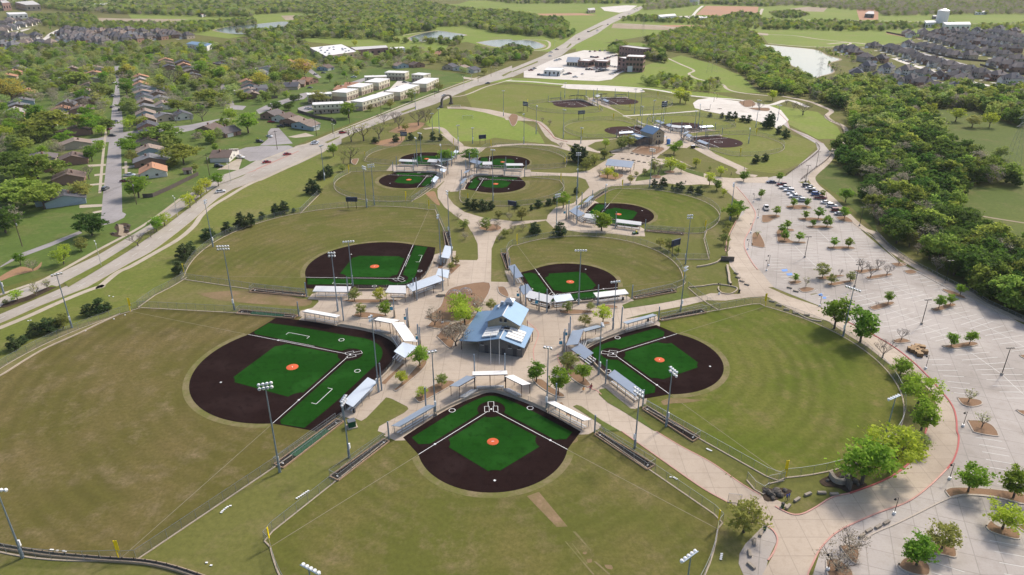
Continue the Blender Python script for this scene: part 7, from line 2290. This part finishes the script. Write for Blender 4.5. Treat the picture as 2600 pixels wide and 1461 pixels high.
# estate streets
walk('30 1060,455 1180,460 1290,480 1480,525 1700,580 1900,635 2100,690 2300,730 2576,790 2900,850', 9, 'street_concrete', 0.05, 'street')
walk('30 1270,590 1400,640 1560,690 1700,730 1900,790 2200,860 2500,900', 7, 'white_slab', 0.05, 'street')
walk('30 1250,880 1330,905 1450,905 1560,900', 6, 'white_slab', 0.05, 'street')
walk('30 600,445 830,430 1060,455', 5, 'walk_concrete', 0.05, 'street')
walk('00 380,440 450,400 520,340 600,300', 7, 'white_slab', 0.05, 'street')
walk('00 0,250 60,210 140,195', 7, 'pale_dirt', 0.05, 'street')
walk('00 160,330 230,310 290,290', 7, 'white_slab', 0.05, 'street')
walk('00 120,440 300,430 420,410', 6, 'white_slab', 0.05, 'street')
walk('30 400,200 800,210 1200,215 1700,225 2100,240 2576,245', 6, 'walk_concrete', 0.05, 'street')
walk('20 1050,235 1300,250 1700,280 2100,300 2576,350', 5, 'walk_concrete', 0.05, 'street')
walk('20 1820,160 1870,100 1920,60', 6, 'white_slab', 0.05, 'street')
walk('20 2480,180 2520,90', 6, 'walk_concrete', 0.05, 'street')
sheet('dirt_patch', G('30 1180,330 1500,360 1700,390 1700,410 1450,390 1200,345'), 'bare_soil', zz(0.05))
# ------------------------------------------------------------------ yard trees of the older neighbourhood, kept clear of streets and houses
STREETS = [G('01 1000,830 1040,480 1095,0 00 1120,1060 1150,660 1210,660 1200,900 1250,1447 01 1240,60 1280,730'), G('00 600,1410 980,1385 1640,1280 2330,1180 2330,1250 1650,1380 900,1460'), G('10 -60,1110 330,980 530,920 540,965 350,1030 -60,1190'), G('10 540,1160 560,1040 900,1000 780,900 1090,830 1300,700 1600,730 1900,800 1850,930 1700,960 1300,1090'), G('10 540,450 860,420 1340,440 1500,470 1500,540 1000,560 700,580'), G('11 -260,100 300,-10 420,20 60,190')]
HP = [(o.location.x, o.location.y) for o in THINGS if o['category'] in ('house', 'apartments')]
HG = {}
for hx, hy in HP:
    HG.setdefault((int(hx // 12), int(hy // 12)), []).append((hx, hy))
def clear(p, r=9.5):
    gx, gy = int(p[0] // 12), int(p[1] // 12)
    for i in (-1, 0, 1):
        for j in (-1, 0, 1):
            for hx, hy in HG.get((gx + i, gy + j), ()):
                if (hx - p[0]) ** 2 + (hy - p[1]) ** 2 < r * r:
                    return False
    return True
def yard_woods(s, step, hmin, hmax, picks, keep=0.9, lone=0, where=''):
    poly = G(s)
    pts = [p for p in poly_area_pts(poly, step, _rw) if _rw.random() < keep and not any(inside(a, *p) for a in STREETS) and clear(p)]
    pts.sort(key=lambda p: p[0] * p[0] + p[1] * p[1])
    for p in pts[:lone]:
        tree_at(p, _rw.uniform(hmin, hmax), _rw.choice(['broad', 'olive', 'broad', 'green', 'bare', 'lime']), where, 1.15)
    WOODN[0] += 1
    wood('yard_trees', pts[lone:], hmin, hmax, picks, WOODN[0], 1.15)
YMIX = [0, 1, 2, 5, 6, 7, 8, 9, 10, 11, 12, 10, 6]
yard_woods('00 -400,540 60,520 500,480 1100,460 1480,450 1900,500 2576,420 10 500,440 540,560 400,640 500,900 250,880 0,900 00 2400,1150 1900,1250 1640,1290 1000,1390 600,1420 -500,1447', 9.6, 5.0, 9.0, YMIX, 0.60, 22, 'in the back yards beyond the street')
yard_woods('00 -500,1447 600,1430 980,1400 01 1030,60 980,300 620,500 480,640 300,760 100,860 -300,900 -900,600', 10.5, 5, 8.5, YMIX, 0.52)
yard_woods('01 1260,0 00 1250,1440 2000,1310 2300,1250 10 -100,1300 11 -300,40 01 2150,60 1900,260 1700,260 1640,60 1500,380 1420,200', 10.5, 4.5, 8, YMIX, 0.55)
yard_woods('10 -100,420 500,440 540,560 700,620 900,590 1300,560 1500,520 1900,520 2300,520 2576,520 2576,640 2300,770 2100,760 1850,640 1500,680 1150,720 900,830 700,700 560,700 450,860 250,870 0,900', 10.5, 5, 8.5, YMIX, 0.62, 8, 'around the apartment blocks')
yard_woods('10 0,900 300,880 480,930 330,980 0,1100', 9, 4, 7, YMIX, 0.7)
yard_woods('20 0,500 150,520 60,600 -150,660', 8, 5, 8, GREENISH)
yard_woods('30 700,520 1200,500 2576,780 2576,960 1600,900 800,800', 26, 3, 5, YMIX, 0.6)
yard_woods('30 1300,340 2576,330 2576,640 2100,600 1500,470', 24, 3, 6, YMIX, 0.6)
yard_woods('00 -100,520 0,250 400,210 700,300 1150,320 1950,390 1480,440 1100,460 560,480', 26, 3, 5, YMIX, 0.6)
# ------------------------------------------------------------------ timber yard fences
mat('fence_wood', (0.105, 0.085, 0.075), 0.9, var=0.2, scale=1.5)
def board_fence(s, h, label, n=1):
    line = smooth_line(G(s), n) if n > 1 else G(s)
    t = thing('board_fence', label, 'fence', line[0], 0, 'timber yard fences')
    pts = resample([Vector((p.x, p.y, 0)) for p in line], 2.4)
    o = line[0]
    for i in range(len(pts) - 1):
        a, b = pts[i] - o, pts[i + 1] - o
        MB().beam(a + Vector((0, 0, h / 2)), b + Vector((0, 0, h / 2)), 0.05, h).obj('board_panel', 'fence_wood', t)
        link('post', post_mesh(round(h + .1, 2), 0.06, 'wood_pole'), t, a)
    return t
board_fence('01 1440,545 1530,545 1700,470 1850,395 2000,320', 1.9, 'dark timber fence beside the avenue lawn')
board_fence('10 420,1130 600,1190 780,1220 810,1250', 1.9, 'dark timber fence behind the curving close')
board_fence('01 460,185 640,160', 1.8, 'dark timber fence beside the bushy yard')
board_fence('30 1480,500 1700,560 1900,600 2130,620 2200,625', 1.8, 'long brown estate fence along the collector road')
board_fence('30 2130,660 2300,710 2576,760', 1.8, 'brown estate fence past the road bend')
board_fence('30 1190,330 1400,375 1650,395', 1.8, 'brown estate fence along the meadow')
board_fence('10 0,1015 220,990', 1.8, 'dark timber fence near the round clipped trees')
# garden shed
t = thing('garden_shed', 'grey-roofed garden shed in the yard beside avenue fence', 'shed', G1('01 1895,300'), 0.3)
MB().box((0, 0, 1.1), (4, 3, 2.2)).obj('wall', 'wall_tan', t)
quad_roof(t, [(-2.3, -1.8, 2.1), (2.3, -1.8, 2.1), (2.3, 0, 3.1), (-2.3, 0, 3.1), (2.3, 1.8, 2.1), (-2.3, 1.8, 2.1)], [(0, 1, 2, 3), (3, 2, 4, 5)], 'shingle_brown')
MB().box((0, -1.52, 1.0), (1.2, .06, 1.9)).obj('door', 'rust_brown', t)
# rail fences of the winding path
def rail_fence(s, label):
    pts = resample(smooth_line(G(s), 5), 3.0)
    t = thing('rail_fence', label, 'fence', pts[0], 0, 'rail fences')
    o = pts[0]
    for p in pts:
        link('post', post_mesh(1.1, 0.09, 'wood_pole'), t, p - o)
    for z in (0.5, 0.95):
        b = MB()
        for i in range(len(pts) - 1):
            b.beam(pts[i] - o + Vector((0, 0, z)), pts[i + 1] - o + Vector((0, 0, z)), 0.08, 0.14)
        b.obj('rail', 'wood_pole', t)
rail_fence('30 570,1170 620,1220 720,1260 760,1340 770,1400', 'low rail fence on the inside of winding creek path')
rail_fence('31 480,0 520,50 480,110 350,210 180,320', 'low rail fence along the park side of upper drive')
rail_fence('31 640,110 580,180 430,290 330,370', 'low rail fence between upper drive and creek walk')
# ------------------------------------------------------------------ scoreboards
def scoreboard(s, label, w_, rz, h=3.2, bh=2.0):
    t = thing('scoreboard', label, 'scoreboard', G1(s), rz, 'scoreboards')
    for x in (-w_ * .36, w_ * .36):
        link('post', post_mesh(h + bh, 0.11, 'lamp_black'), t, (x, 0, 0))
    b = MB().box((0, -0.15, h + bh / 2), (w_, 0.3, bh)).obj('board', 'car_navy', t)
    for i in range(5):
        MB().box((-w_ * .38 + w_ * .19 * i, -0.32, h + bh * .62), (w_ * .10, 0.04, bh * .12)).obj('digit_window', 'white_plastic', b)
        MB().box((-w_ * .38 + w_ * .19 * i, -0.32, h + bh * .30), (w_ * .10, 0.04, bh * .12)).obj('digit_window', 'white_plastic', b)
scoreboard('02 -20,740', 'dark blue scoreboard at the avenue-side outfield edge', 9.0, R(115), 3.0, 3.4)
scoreboard('11 970,655', 'dark scoreboard between the avenue-side outfields', 5.0, R(180), 3.2, 2.0)
scoreboard('21 1640,1130', 'blue scoreboard on the service lawn by the boulevard', 4.5, R(215), 4.0, 2.4)
scoreboard('11 2575,690', 'dark scoreboard in the cedar row', 4.0, R(150), 3.0, 2.0)
scoreboard('10 1490,1420', 'dark scoreboard beside the avenue grove', 4.0, R(0), 3.0, 2.4)
scoreboard('10 2280,1450', 'dark scoreboard behind the rear small diamonds', 4.5, R(200), 3.0, 2.4)
scoreboard('20 695,1210', 'dark scoreboard beyond the far dirt outfield', 5.0, R(20), 4.0, 2.4)
scoreboard('20 135,1125', 'dark scoreboard at the meadow edge', 4.5, R(-40), 4.0, 3.0)
scoreboard('20 1525,1150', 'tall dark scoreboard beyond the second dirt diamond', 5.0, R(30), 5.0, 4.0)
# ------------------------------------------------------------------ people
mat('skin', (0.42, 0.26, 0.18), 0.7)
mat('hair', (0.03, 0.02, 0.015), 0.8)
for nm, c in (('cloth_blue', (0.03, 0.05, 0.30)), ('cloth_maroon', (0.22, 0.02, 0.05)), ('cloth_orange', (0.75, 0.30, 0.03)), ('cloth_dark', (0.03, 0.03, 0.035)), ('cloth_grey', (0.22, 0.22, 0.23)), ('cloth_white', (0.6, 0.6, 0.6))):
    mat(nm, c, 0.85)
def person(p, rz, label, shirt, trousers, pose='stand', h=1.72):
    t = thing('person', label, 'person', (p[0], p[1], 0.06), rz, 'people')
    k = h / 1.72
    if pose == 'crouch':
        J = {'pel': (0, 0, .42), 'chest': (0, -.22, .82), 'neck': (0, -.32, .98), 'head': (0, -.36, 1.14), 'sh': .19, 'hipw': .10, 'knee': (.14, -.40, .50), 'ank': (.13, -.05, .08), 'toe': (.13, -.26, .05), 'elb': (.28, -.45, .66), 'wr': (.16, -.62, .56)}
    else:
        st = .16 if pose == 'walk' else .03
        J = {'pel': (0, 0, .95), 'chest': (0, 0, 1.32), 'neck': (0, .01, 1.47), 'head': (0, -.02, 1.62), 'sh': .19, 'hipw': .10, 'knee': (.10, -.03, .50), 'ank': (.10, .02, .09), 'toe': (.10, -.18, .05), 'elb': (.25, .03, 1.12), 'wr': (.26, -.10, .90)}
    V, E, Rd = [], [], []
    def v(q, r, par=None):
        V.append((q[0] * k, q[1] * k, q[2] * k))
        Rd.append(r * k)
        if par is not None:
            E.append((par, len(V) - 1))
        return len(V) - 1
    pel = v(J['pel'], .15)
    ch = v(J['chest'], .17, pel)
    nk = v(J['neck'], .07, ch)
    hd = v(J['head'], .105, nk)
    v((J['head'][0], J['head'][1] - .01, J['head'][2] + .10), .085, hd)
    for s in (-1, 1):
        hp = v((s * J['hipw'], J['pel'][1], J['pel'][2] - .05), .10, pel)
        dy = (s * .16 if pose == 'walk' else 0)
        kn = v((s * J['knee'][0], J['knee'][1] - dy * .6, J['knee'][2]), .065, hp)
        an = v((s * J['ank'][0], J['ank'][1] - dy, J['ank'][2]), .045, kn)
        v((s * J['toe'][0], J['toe'][1] - dy, J['toe'][2]), .04, an)
        sh = v((s * J['sh'], J['chest'][1], J['chest'][2] + .08), .065, ch)
        el = v((s * J['elb'][0], J['elb'][1] + dy * .5, J['elb'][2]), .045, sh)
        wr = v((s * J['wr'][0], J['wr'][1] + dy * .7, J['wr'][2]), .035, el)
        v((s * J['wr'][0], J['wr'][1] + dy * .7 - .06, J['wr'][2] - .08), .03, wr)
    import bmesh
    bm = bmesh.new()
    sk = bm.verts.layers.skin.verify()
    bv = [bm.verts.new(q) for q in V]
    for i_, j_ in E:
        bm.edges.new((bv[i_], bv[j_]))
    for q, r in zip(bv, Rd):
        q[sk].radius = (r, r)
    bv[0][sk].use_root = True
    me = bpy.data.meshes.new('body')
    bm.to_mesh(me)
    bm.free()
    o = link('body', me, t)
    o.modifiers.new('skin', 'SKIN')
    sb = o.modifiers.new('smooth', 'SUBSURF')
    sb.levels = sb.render_levels = 1
    # clothing colour follows body height
    nm = 'dress_%s_%s_%s' % (shirt, trousers, pose)
    if nm not in MATS:
        m, n, b = nodes_of(nm)
        tc = n.nodes.new('ShaderNodeTexCoord')
        sx = n.nodes.new('ShaderNodeSeparateXYZ')
        n.links.new(tc.outputs['Object'], sx.inputs[0])
        cr = n.nodes.new('ShaderNodeValToRGB')
        cr.color_ramp.interpolation = 'CONSTANT'
        z1, z2 = (J['pel'][2] - .02) / 2, (J['neck'][2] - .01) / 2
        col = lambda q: MATS[q].node_tree.nodes['Mix'].inputs[7].default_value
        cr.color_ramp.elements[0].color = col(trousers)
        cr.color_ramp.elements[1].position = z1
        cr.color_ramp.elements[1].color = col(shirt)
        el = cr.color_ramp.elements.new(z2)
        el.color = col('skin')
        mt = n.nodes.new('ShaderNodeMath')
        mt.operation = 'MULTIPLY'
        mt.inputs[1].default_value = 0.5
        n.links.new(sx.outputs['Z'], mt.inputs[0])
        n.links.new(mt.outputs[0], cr.inputs[0])
        n.links.new(cr.outputs[0], b.inputs['Base Color'])
        MATS[nm] = m
    me.materials.append(MATS[nm])
    hx = J['head']
    MB().blob((hx[0] * k, (hx[1] + .02) * k, (hx[2] + .06) * k), (.115 * k, .125 * k, .12 * k), 8, 6).obj('hair', 'hair', t)
    return t
person(G1('33 185,690'), 0.6, 'person in a blue top walking beside the boulder bed', 'cloth_blue', 'cloth_dark', 'walk')
person(G1('33 207,680'), 0.8, 'second person in blue walking by the stone seats', 'cloth_blue', 'cloth_grey', 'walk', 1.6)
person(G1('22 712,1040'), 0.5, 'person in an orange top crouching on the wide path', 'cloth_orange', 'cloth_dark', 'crouch')
person(G1('22 785,1045'), -0.6, 'person in a maroon top standing on the wide path', 'cloth_maroon', 'cloth_grey')
person(G1('22 798,1030'), 2.4, 'taller person in maroon standing beside the first', 'cloth_maroon', 'cloth_maroon', 'stand', 1.8)
person(G1('21 2203,325'), 1.0, 'dark-clothed person walking on the upper path', 'cloth_dark', 'cloth_dark', 'walk')
person(G1('21 2335,270'), 1.0, 'person resting by the upper path rail', 'cloth_grey', 'cloth_dark')
person(G1('21 1745,405'), 0.3, 'person standing beside the cedar clump', 'cloth_dark', 'cloth_grey')
person(G1('31 1945,705'), 0.3, 'person on the dirt trail beside the creek wood', 'cloth_white', 'cloth_dark', 'walk')
person(G1('31 1970,705'), 0.3, 'second person on the dirt trail', 'cloth_dark', 'cloth_blue', 'walk')
person(G1('31 2025,720'), 0.3, 'person in dark clothes further along the dirt trail', 'cloth_dark', 'cloth_dark', 'walk')
person(G1('31 372,405'), 0.3, 'person standing at the end of the lot railing', 'cloth_dark', 'cloth_blue')
# ------------------------------------------------------------------ litter bins, boxes, signs, boulders
def bin_(s, label, m='lamp_black'):
    t = thing('litter_bin', label, 'bin', G1(s), 0, 'litter bins')
    MB().tube((0, 0, 0), (0, 0, 0.95), 0.32, 0.34, 10).obj('drum', m, t)
    MB().tube((0, 0, 0.95), (0, 0, 1.08), 0.36, 0.24, 10).obj('lid', 'lamp_black', t)
bin_('33 145,760', 'green litter bin beside the first stone seat', 'car_green')
bin_('23 2540,990', 'green litter bin beside the olive tree', 'car_green')
bin_('22 372,212', 'black litter bin behind the bleacher canopies')
bin_('22 1115,130', 'black litter bin beside the far dugout')
bin_('22 1368,345', 'black litter bin inside the boulevard dugout')
bin_('22 2285,50', 'black litter bin by the path bed')
bin_('12 990,1260', 'black litter bin beside the avenue-side dugout')
t = thing('transformer_box', 'dark green transformer box on a concrete pad', 'transformer', G1('12 965,1400'), R(25))
MB().box((0, 0, .1), (2.4, 2.2, .2)).obj('pad', 'cast_stone', t)
MB().box((0, 0, .95), (1.7, 1.5, 1.5)).obj('cabinet', 'screen_green', t)
MB().box((0, 0, 1.73), (1.8, 1.6, .08)).obj('lid', 'car_grey', t)
t = thing('dumpster', 'dark skip on the lawn beside the far path', 'skip', G1('21 1820,45'), .1)
MB().box((0, 0, .8), (2.0, 1.6, 1.5), 0, 0, 1.1).obj('tub', 'lamp_black', t)
MB().box((0, 0, 1.6), (2.2, 1.8, .1)).obj('lid', 'alu', t)
t = thing('utility_cart', 'green ride-on mower cart beside the upper dugout', 'cart', G1('21 1240,910'), .4)
MB().box((0, 0, .55), (2.4, 1.2, .5), 0, 0, .9).obj('body', 'car_green', t)
MB().box((.5, 0, 1.0), (.5, .6, .5)).obj('seat', 'safety_yellow', t)
for x in (-.8, .8):
    for y in (-.65, .65):
        MB().tube((x, y - .12, .3), (x, y + .12, .3), .3, .3, 10).obj('wheel', 'tyre', t)
# blade banners on the plaza masts
def banner(s, label):
    p = G1(s)
    t = thing('banner_post', label, 'banner', p, 0, 'plaza banner posts')
    MB().tube((0, 0, 0), (0, 0, 6.4), .16, .14, 10).obj('post', 'pole_blue', t)
    MB().beam((0, 0, 4.3), (-1.2, 0, 4.3), .06, .06).obj('arm', 'steel', t)
    MB().tube((-1.0, 0, 4.25), (-1.0, 0, 3.95), .08, .2, 8).obj('lamp_head', 'lamp_black', t)
    MB().box((-.75, 0, 2.9), (.9, .06, 1.0)).obj('banner_sheet', 'teal_banner', t)
    q = MB()
    q.add([(-.3, -.5, 0), (.35, -.5, 0), (.35, .5, 0), (-.3, .5, 0), (-.15, -.35, 2.6), (.2, -.35, 2.6), (.2, .35, 2.6), (-.15, .35, 2.6)], [(3, 2, 1, 0), (4, 5, 6, 7), (0, 1, 5, 4), (1, 2, 6, 5), (2, 3, 7, 6), (3, 0, 4, 7)])
    q.obj('plinth', 'cast_stone', t)
for s in ('22 515,650', '22 565,560', '12 1655,600', '12 1535,400', '22 270,235', '22 85,160', '21 545,760', '12 1395,300', '12 1590,90'):
    banner(s, 'blue-grey plaza post with a teal banner')
# boulders and the entrance sign at the boulevard end
_rb = random.Random(9)
def boulder(s, r, label, m='dark_stone'):
    p = G1(s)
    b = MB().blob((0, 0, r * .35), (r, r * .8, r * .7), 9, 6)
    b.v = [tuple(c * (1 + _rb.uniform(-.16, .16)) for c in q) for q in b.v]
    o = tag(b.obj('boulder', m), label, 'boulder', 'boulders')
    o.location = p
    o.rotation_euler = (0, 0, _rb.uniform(0, 6))
sheet('boulder_bed', smooth_line((lambda q: q + [q[0]])(G('33 515,500 560,470 640,440 760,400 880,470 1000,550 830,620 700,570 560,550')), 4)[:-1], 'dark_mulch', zz(.09))
sheet('boulder_bed', smooth_line((lambda q: q + [q[0]])(G('33 -60,560 60,580 150,570 240,600 190,640 60,700 -40,690')), 4)[:-1], 'dark_mulch', zz(.09))
for s, r in (('33 30,640', .9), ('33 80,620', 1.1), ('33 120,650', .8), ('33 -10,610', .8), ('33 170,600', .6), ('33 50,680', .6)):
    boulder(s, r, 'grey boulder in the bed beside the wide path end')
for s, r in (('33 870,510', .8), ('33 790,450', 1.1), ('33 750,480', .8), ('33 905,540', .5), ('33 600,500', .5)):
    boulder(s, r, 'grey boulder beside the curved sign wall')
for s, r in (('01 1140,910', .7), ('01 1280,880', .8), ('01 1260,850', .6), ('01 1180,820', .6), ('01 1300,830', .7)):
    boulder(s, r, 'dark boulder in the rock garden by the avenue')
wl = smooth_line(G('33 625,450 660,505 720,530 770,525 800,470 770,425'), 5)
t = thing('sign_wall', 'curved grey stone sign wall beneath the bright green tree', 'sign wall', wl[0])
kerb('stone_band', [p - wl[0] for p in wl], .7, 1.3, 'seat_stone', t)
MB().beam(G1('33 770,520') - wl[0] + Vector((0, 0, 1.2)), G1('33 825,600') - wl[0] + Vector((0, 0, 1.2)), .35, 2.2).obj('sign_face', 'dark_stone', t)
wl = smooth_line(G('21 1860,1245 1960,1230 2060,1200 2110,1170 2230,1180'), 5)
t = thing('landscape_wall', 'winding pale stone landscape wall by the boulevard', 'wall', wl[0])
kerb('stone_band', [p - wl[0] for p in wl], .4, .5, 'cast_stone', t)
MB().beam(G1('21 2100,1180') - wl[0] + Vector((0, 0, .9)), G1('21 2232,1185') - wl[0] + Vector((0, 0, .9)), .5, 1.7).obj('sign_face', 'dark_stone', t)
wl = smooth_line(G('21 2165,1235 2180,1320 2230,1447 22 2576,40'), 5)[:-6]
t = thing('landscape_wall', 'tall pale stone edging wall beside the boulevard seats', 'wall', wl[0])
kerb('stone_band', [p - wl[0] for p in wl], .7, .8, 'cast_stone', t)
wl = smooth_line(G('21 2080,1447 22 2075,20 2110,60 2200,68 2262,30 2240,0 21 2060,1420 1900,1440 1780,1447'), 5)
t = thing('bed_edging', 'curled pale edging round the lawn by the path', 'wall', wl[0])
kerb('stone_band', [p - wl[0] for p in wl], .35, .35, 'cast_stone', t)
# spray-ground posts, goal frames, bases for soccer, white markers
for s in ('20 2030,1030', '20 2060,1000', '20 2330,1060', '20 2420,1080', '20 1990,1110'):
    t = thing('spray_post', 'thin coloured post on the pale spray ground', 'post', G1(s), 0, 'spray posts')
    MB().tube((0, 0, 0), (0, 0, 4.0), .12, .10, 8).obj('pole', 'rust_brown', t)
    MB().tube((0, 0, 3.9), (.8, 0, 4.2), .10, .06, 8).obj('nozzle', 'alu', t)
for i in range(7):
    t = thing('round_bench', 'brown bench on the pale spray ground', 'bench', G1('20 %d,%d' % (1945 + 11 * i + (90 if i > 3 else 0), 1108 - (8 if i > 3 else 0))), .2, 'spray ground benches')
    MB().box((0, 0, .45), (1.6, .5, .1)).obj('seat', 'rust_brown', t)
    for x in (-.6, .6):
        MB().box((x, 0, .2), (.12, .4, .4)).obj('leg', 'lamp_black', t)
for s in ('10 2130,1200', '10 2010,1095'):
    t = thing('soccer_goal', 'white soccer goal frame on the bright meadow', 'goal', G1(s), R(10), 'soccer goals')
    for x in (-3.6, 3.6):
        MB().tube((x, 0, 0), (x, 0, 2.4), .07, .07, 6).obj('goal_post', 'white_plastic', t)
    MB().tube((-3.6, 0, 2.4), (3.6, 0, 2.4), .07, .07, 6).obj('crossbar', 'white_plastic', t)
    MB().add([(-3.6, 0, 2.4), (3.6, 0, 2.4), (3.6, 1.8, 0), (-3.6, 1.8, 0)], [(0, 1, 2, 3)]).obj('net', 'chain_link', t)
# groups of pale field markers laid on the grass
MK = MB().box((0, 0, .14), (.42, .26, .12)).mesh('marker', 'white_plastic')
for s in '03 515,1195 530,1196 578,1205 640,1208 660,1212 2228,820 2240,805 2256,790 2275,775 2292,762 2320,752 2080,1325 2125,1352 13 412,677 432,664 452,652 470,639 488,627 507,614 526,602 23 1595,463 1628,466 1642,474 1657,484 1962,178 1975,185 1988,192 2003,198 2110,1236 2107,1254 2103,1272 2100,1290 02 1100,90 1140,98 285,340 310,335 1258,282 1147,322 860,442'.split():
    if ',' not in s:
        tl = s
        continue
    o = link('ground_marker', MK, None, G1(tl + ' ' + s))
    tag(o, 'small white marker plate lying on the grass', 'marker', 'ground markers')
# bare strips and scuffs in the grass with a shape of their own
sheet('worn_strip', G('23 150,655 270,610 560,960 450,965'), 'thin_grass', zz(.088))
for s in ('23 610,1010 640,1010 800,1200 790,1205', '23 530,1110 540,1105 830,1440 815,1447', '23 600,1130 612,1128 760,1330 750,1335', '23 820,1310 845,1310 990,1440 975,1447', '23 2140,435 2225,372 2230,380 2150,440', '23 2190,460 2265,405 2270,412 2200,468'):
    sheet('worn_strip', G(s), 'worn_rim', zz(.088))
for s in ('23 715,1215 750,1215 745,1240 712,1235', '23 755,1290 800,1288 800,1320 760,1322', '23 930,1345 1000,1350 1010,1390 950,1380', '22 1500,1150 1600,1115 1800,1128 1900,1140 1750,1165 1600,1172 1530,1190', '23 590,70 650,60 660,100 600,120'):
    sheet('worn_patch', smooth_line((lambda q: q + [q[0]])(G(s)), 4)[:-1], 'thin_grass', zz(.089))
# ------------------------------------------------------------------ thin haze over the whole valley
m = bpy.data.materials.new('air')
m.use_nodes = True
n = m.node_tree
n.nodes.remove(n.nodes['Principled BSDF'])
pv = n.nodes.new('ShaderNodeVolumePrincipled')
pv.inputs['Color'].default_value = (0.93, 0.96, 1.0, 1)
pv.inputs['Density'].default_value = 0.00005
pv.inputs['Anisotropy'].default_value = 0.0
n.links.new(pv.outputs[0], n.nodes['Material Output'].inputs['Volume'])
MATS['air'] = m
hz_ = MB().box((0, 4000, 54.5), (21000, 11000, 111)).obj('haze', 'air')
hz_['kind'] = 'stuff'
hz_['label'] = 'thin pale haze over the valley'
# ------------------------------------------------------------------ make every label single out one thing
ORD = ['first', 'second', 'third', 'fourth', 'fifth', 'sixth', 'seventh', 'eighth', 'ninth', 'tenth', 'eleventh', 'twelfth', 'thirteenth', 'fourteenth', 'fifteenth', 'sixteenth', 'seventeenth', 'eighteenth', 'nineteenth']
TENS = {2: 'twent', 3: 'thirt', 4: 'fort', 5: 'fift', 6: 'sixt', 7: 'sevent', 8: 'eight', 9: 'ninet'}
def ordinal(i):
    if i < 19:
        return ORD[i]
    k = i + 1
    if k >= 100:
        return 'hundred-and-' + ordinal(k - 101) if k > 100 else 'hundredth'
    return TENS[k // 10] + 'ieth' if k % 10 == 0 else TENS[k // 10] + 'y-' + ORD[k % 10 - 1]
bpy.context.view_layer.update()
by = {}
for o in THINGS:
    by.setdefault(o['label'], []).append(o)
for lab, os_ in by.items():
    if len(os_) > 1:
        os_.sort(key=lambda o: photo_x(o.matrix_world.translation))
        for i, o in enumerate(os_):
            o['label'] = lab + ', ' + ('leftmost' if i == 0 else 'rightmost' if i == len(os_) - 1 else ordinal(i) + ' from left')
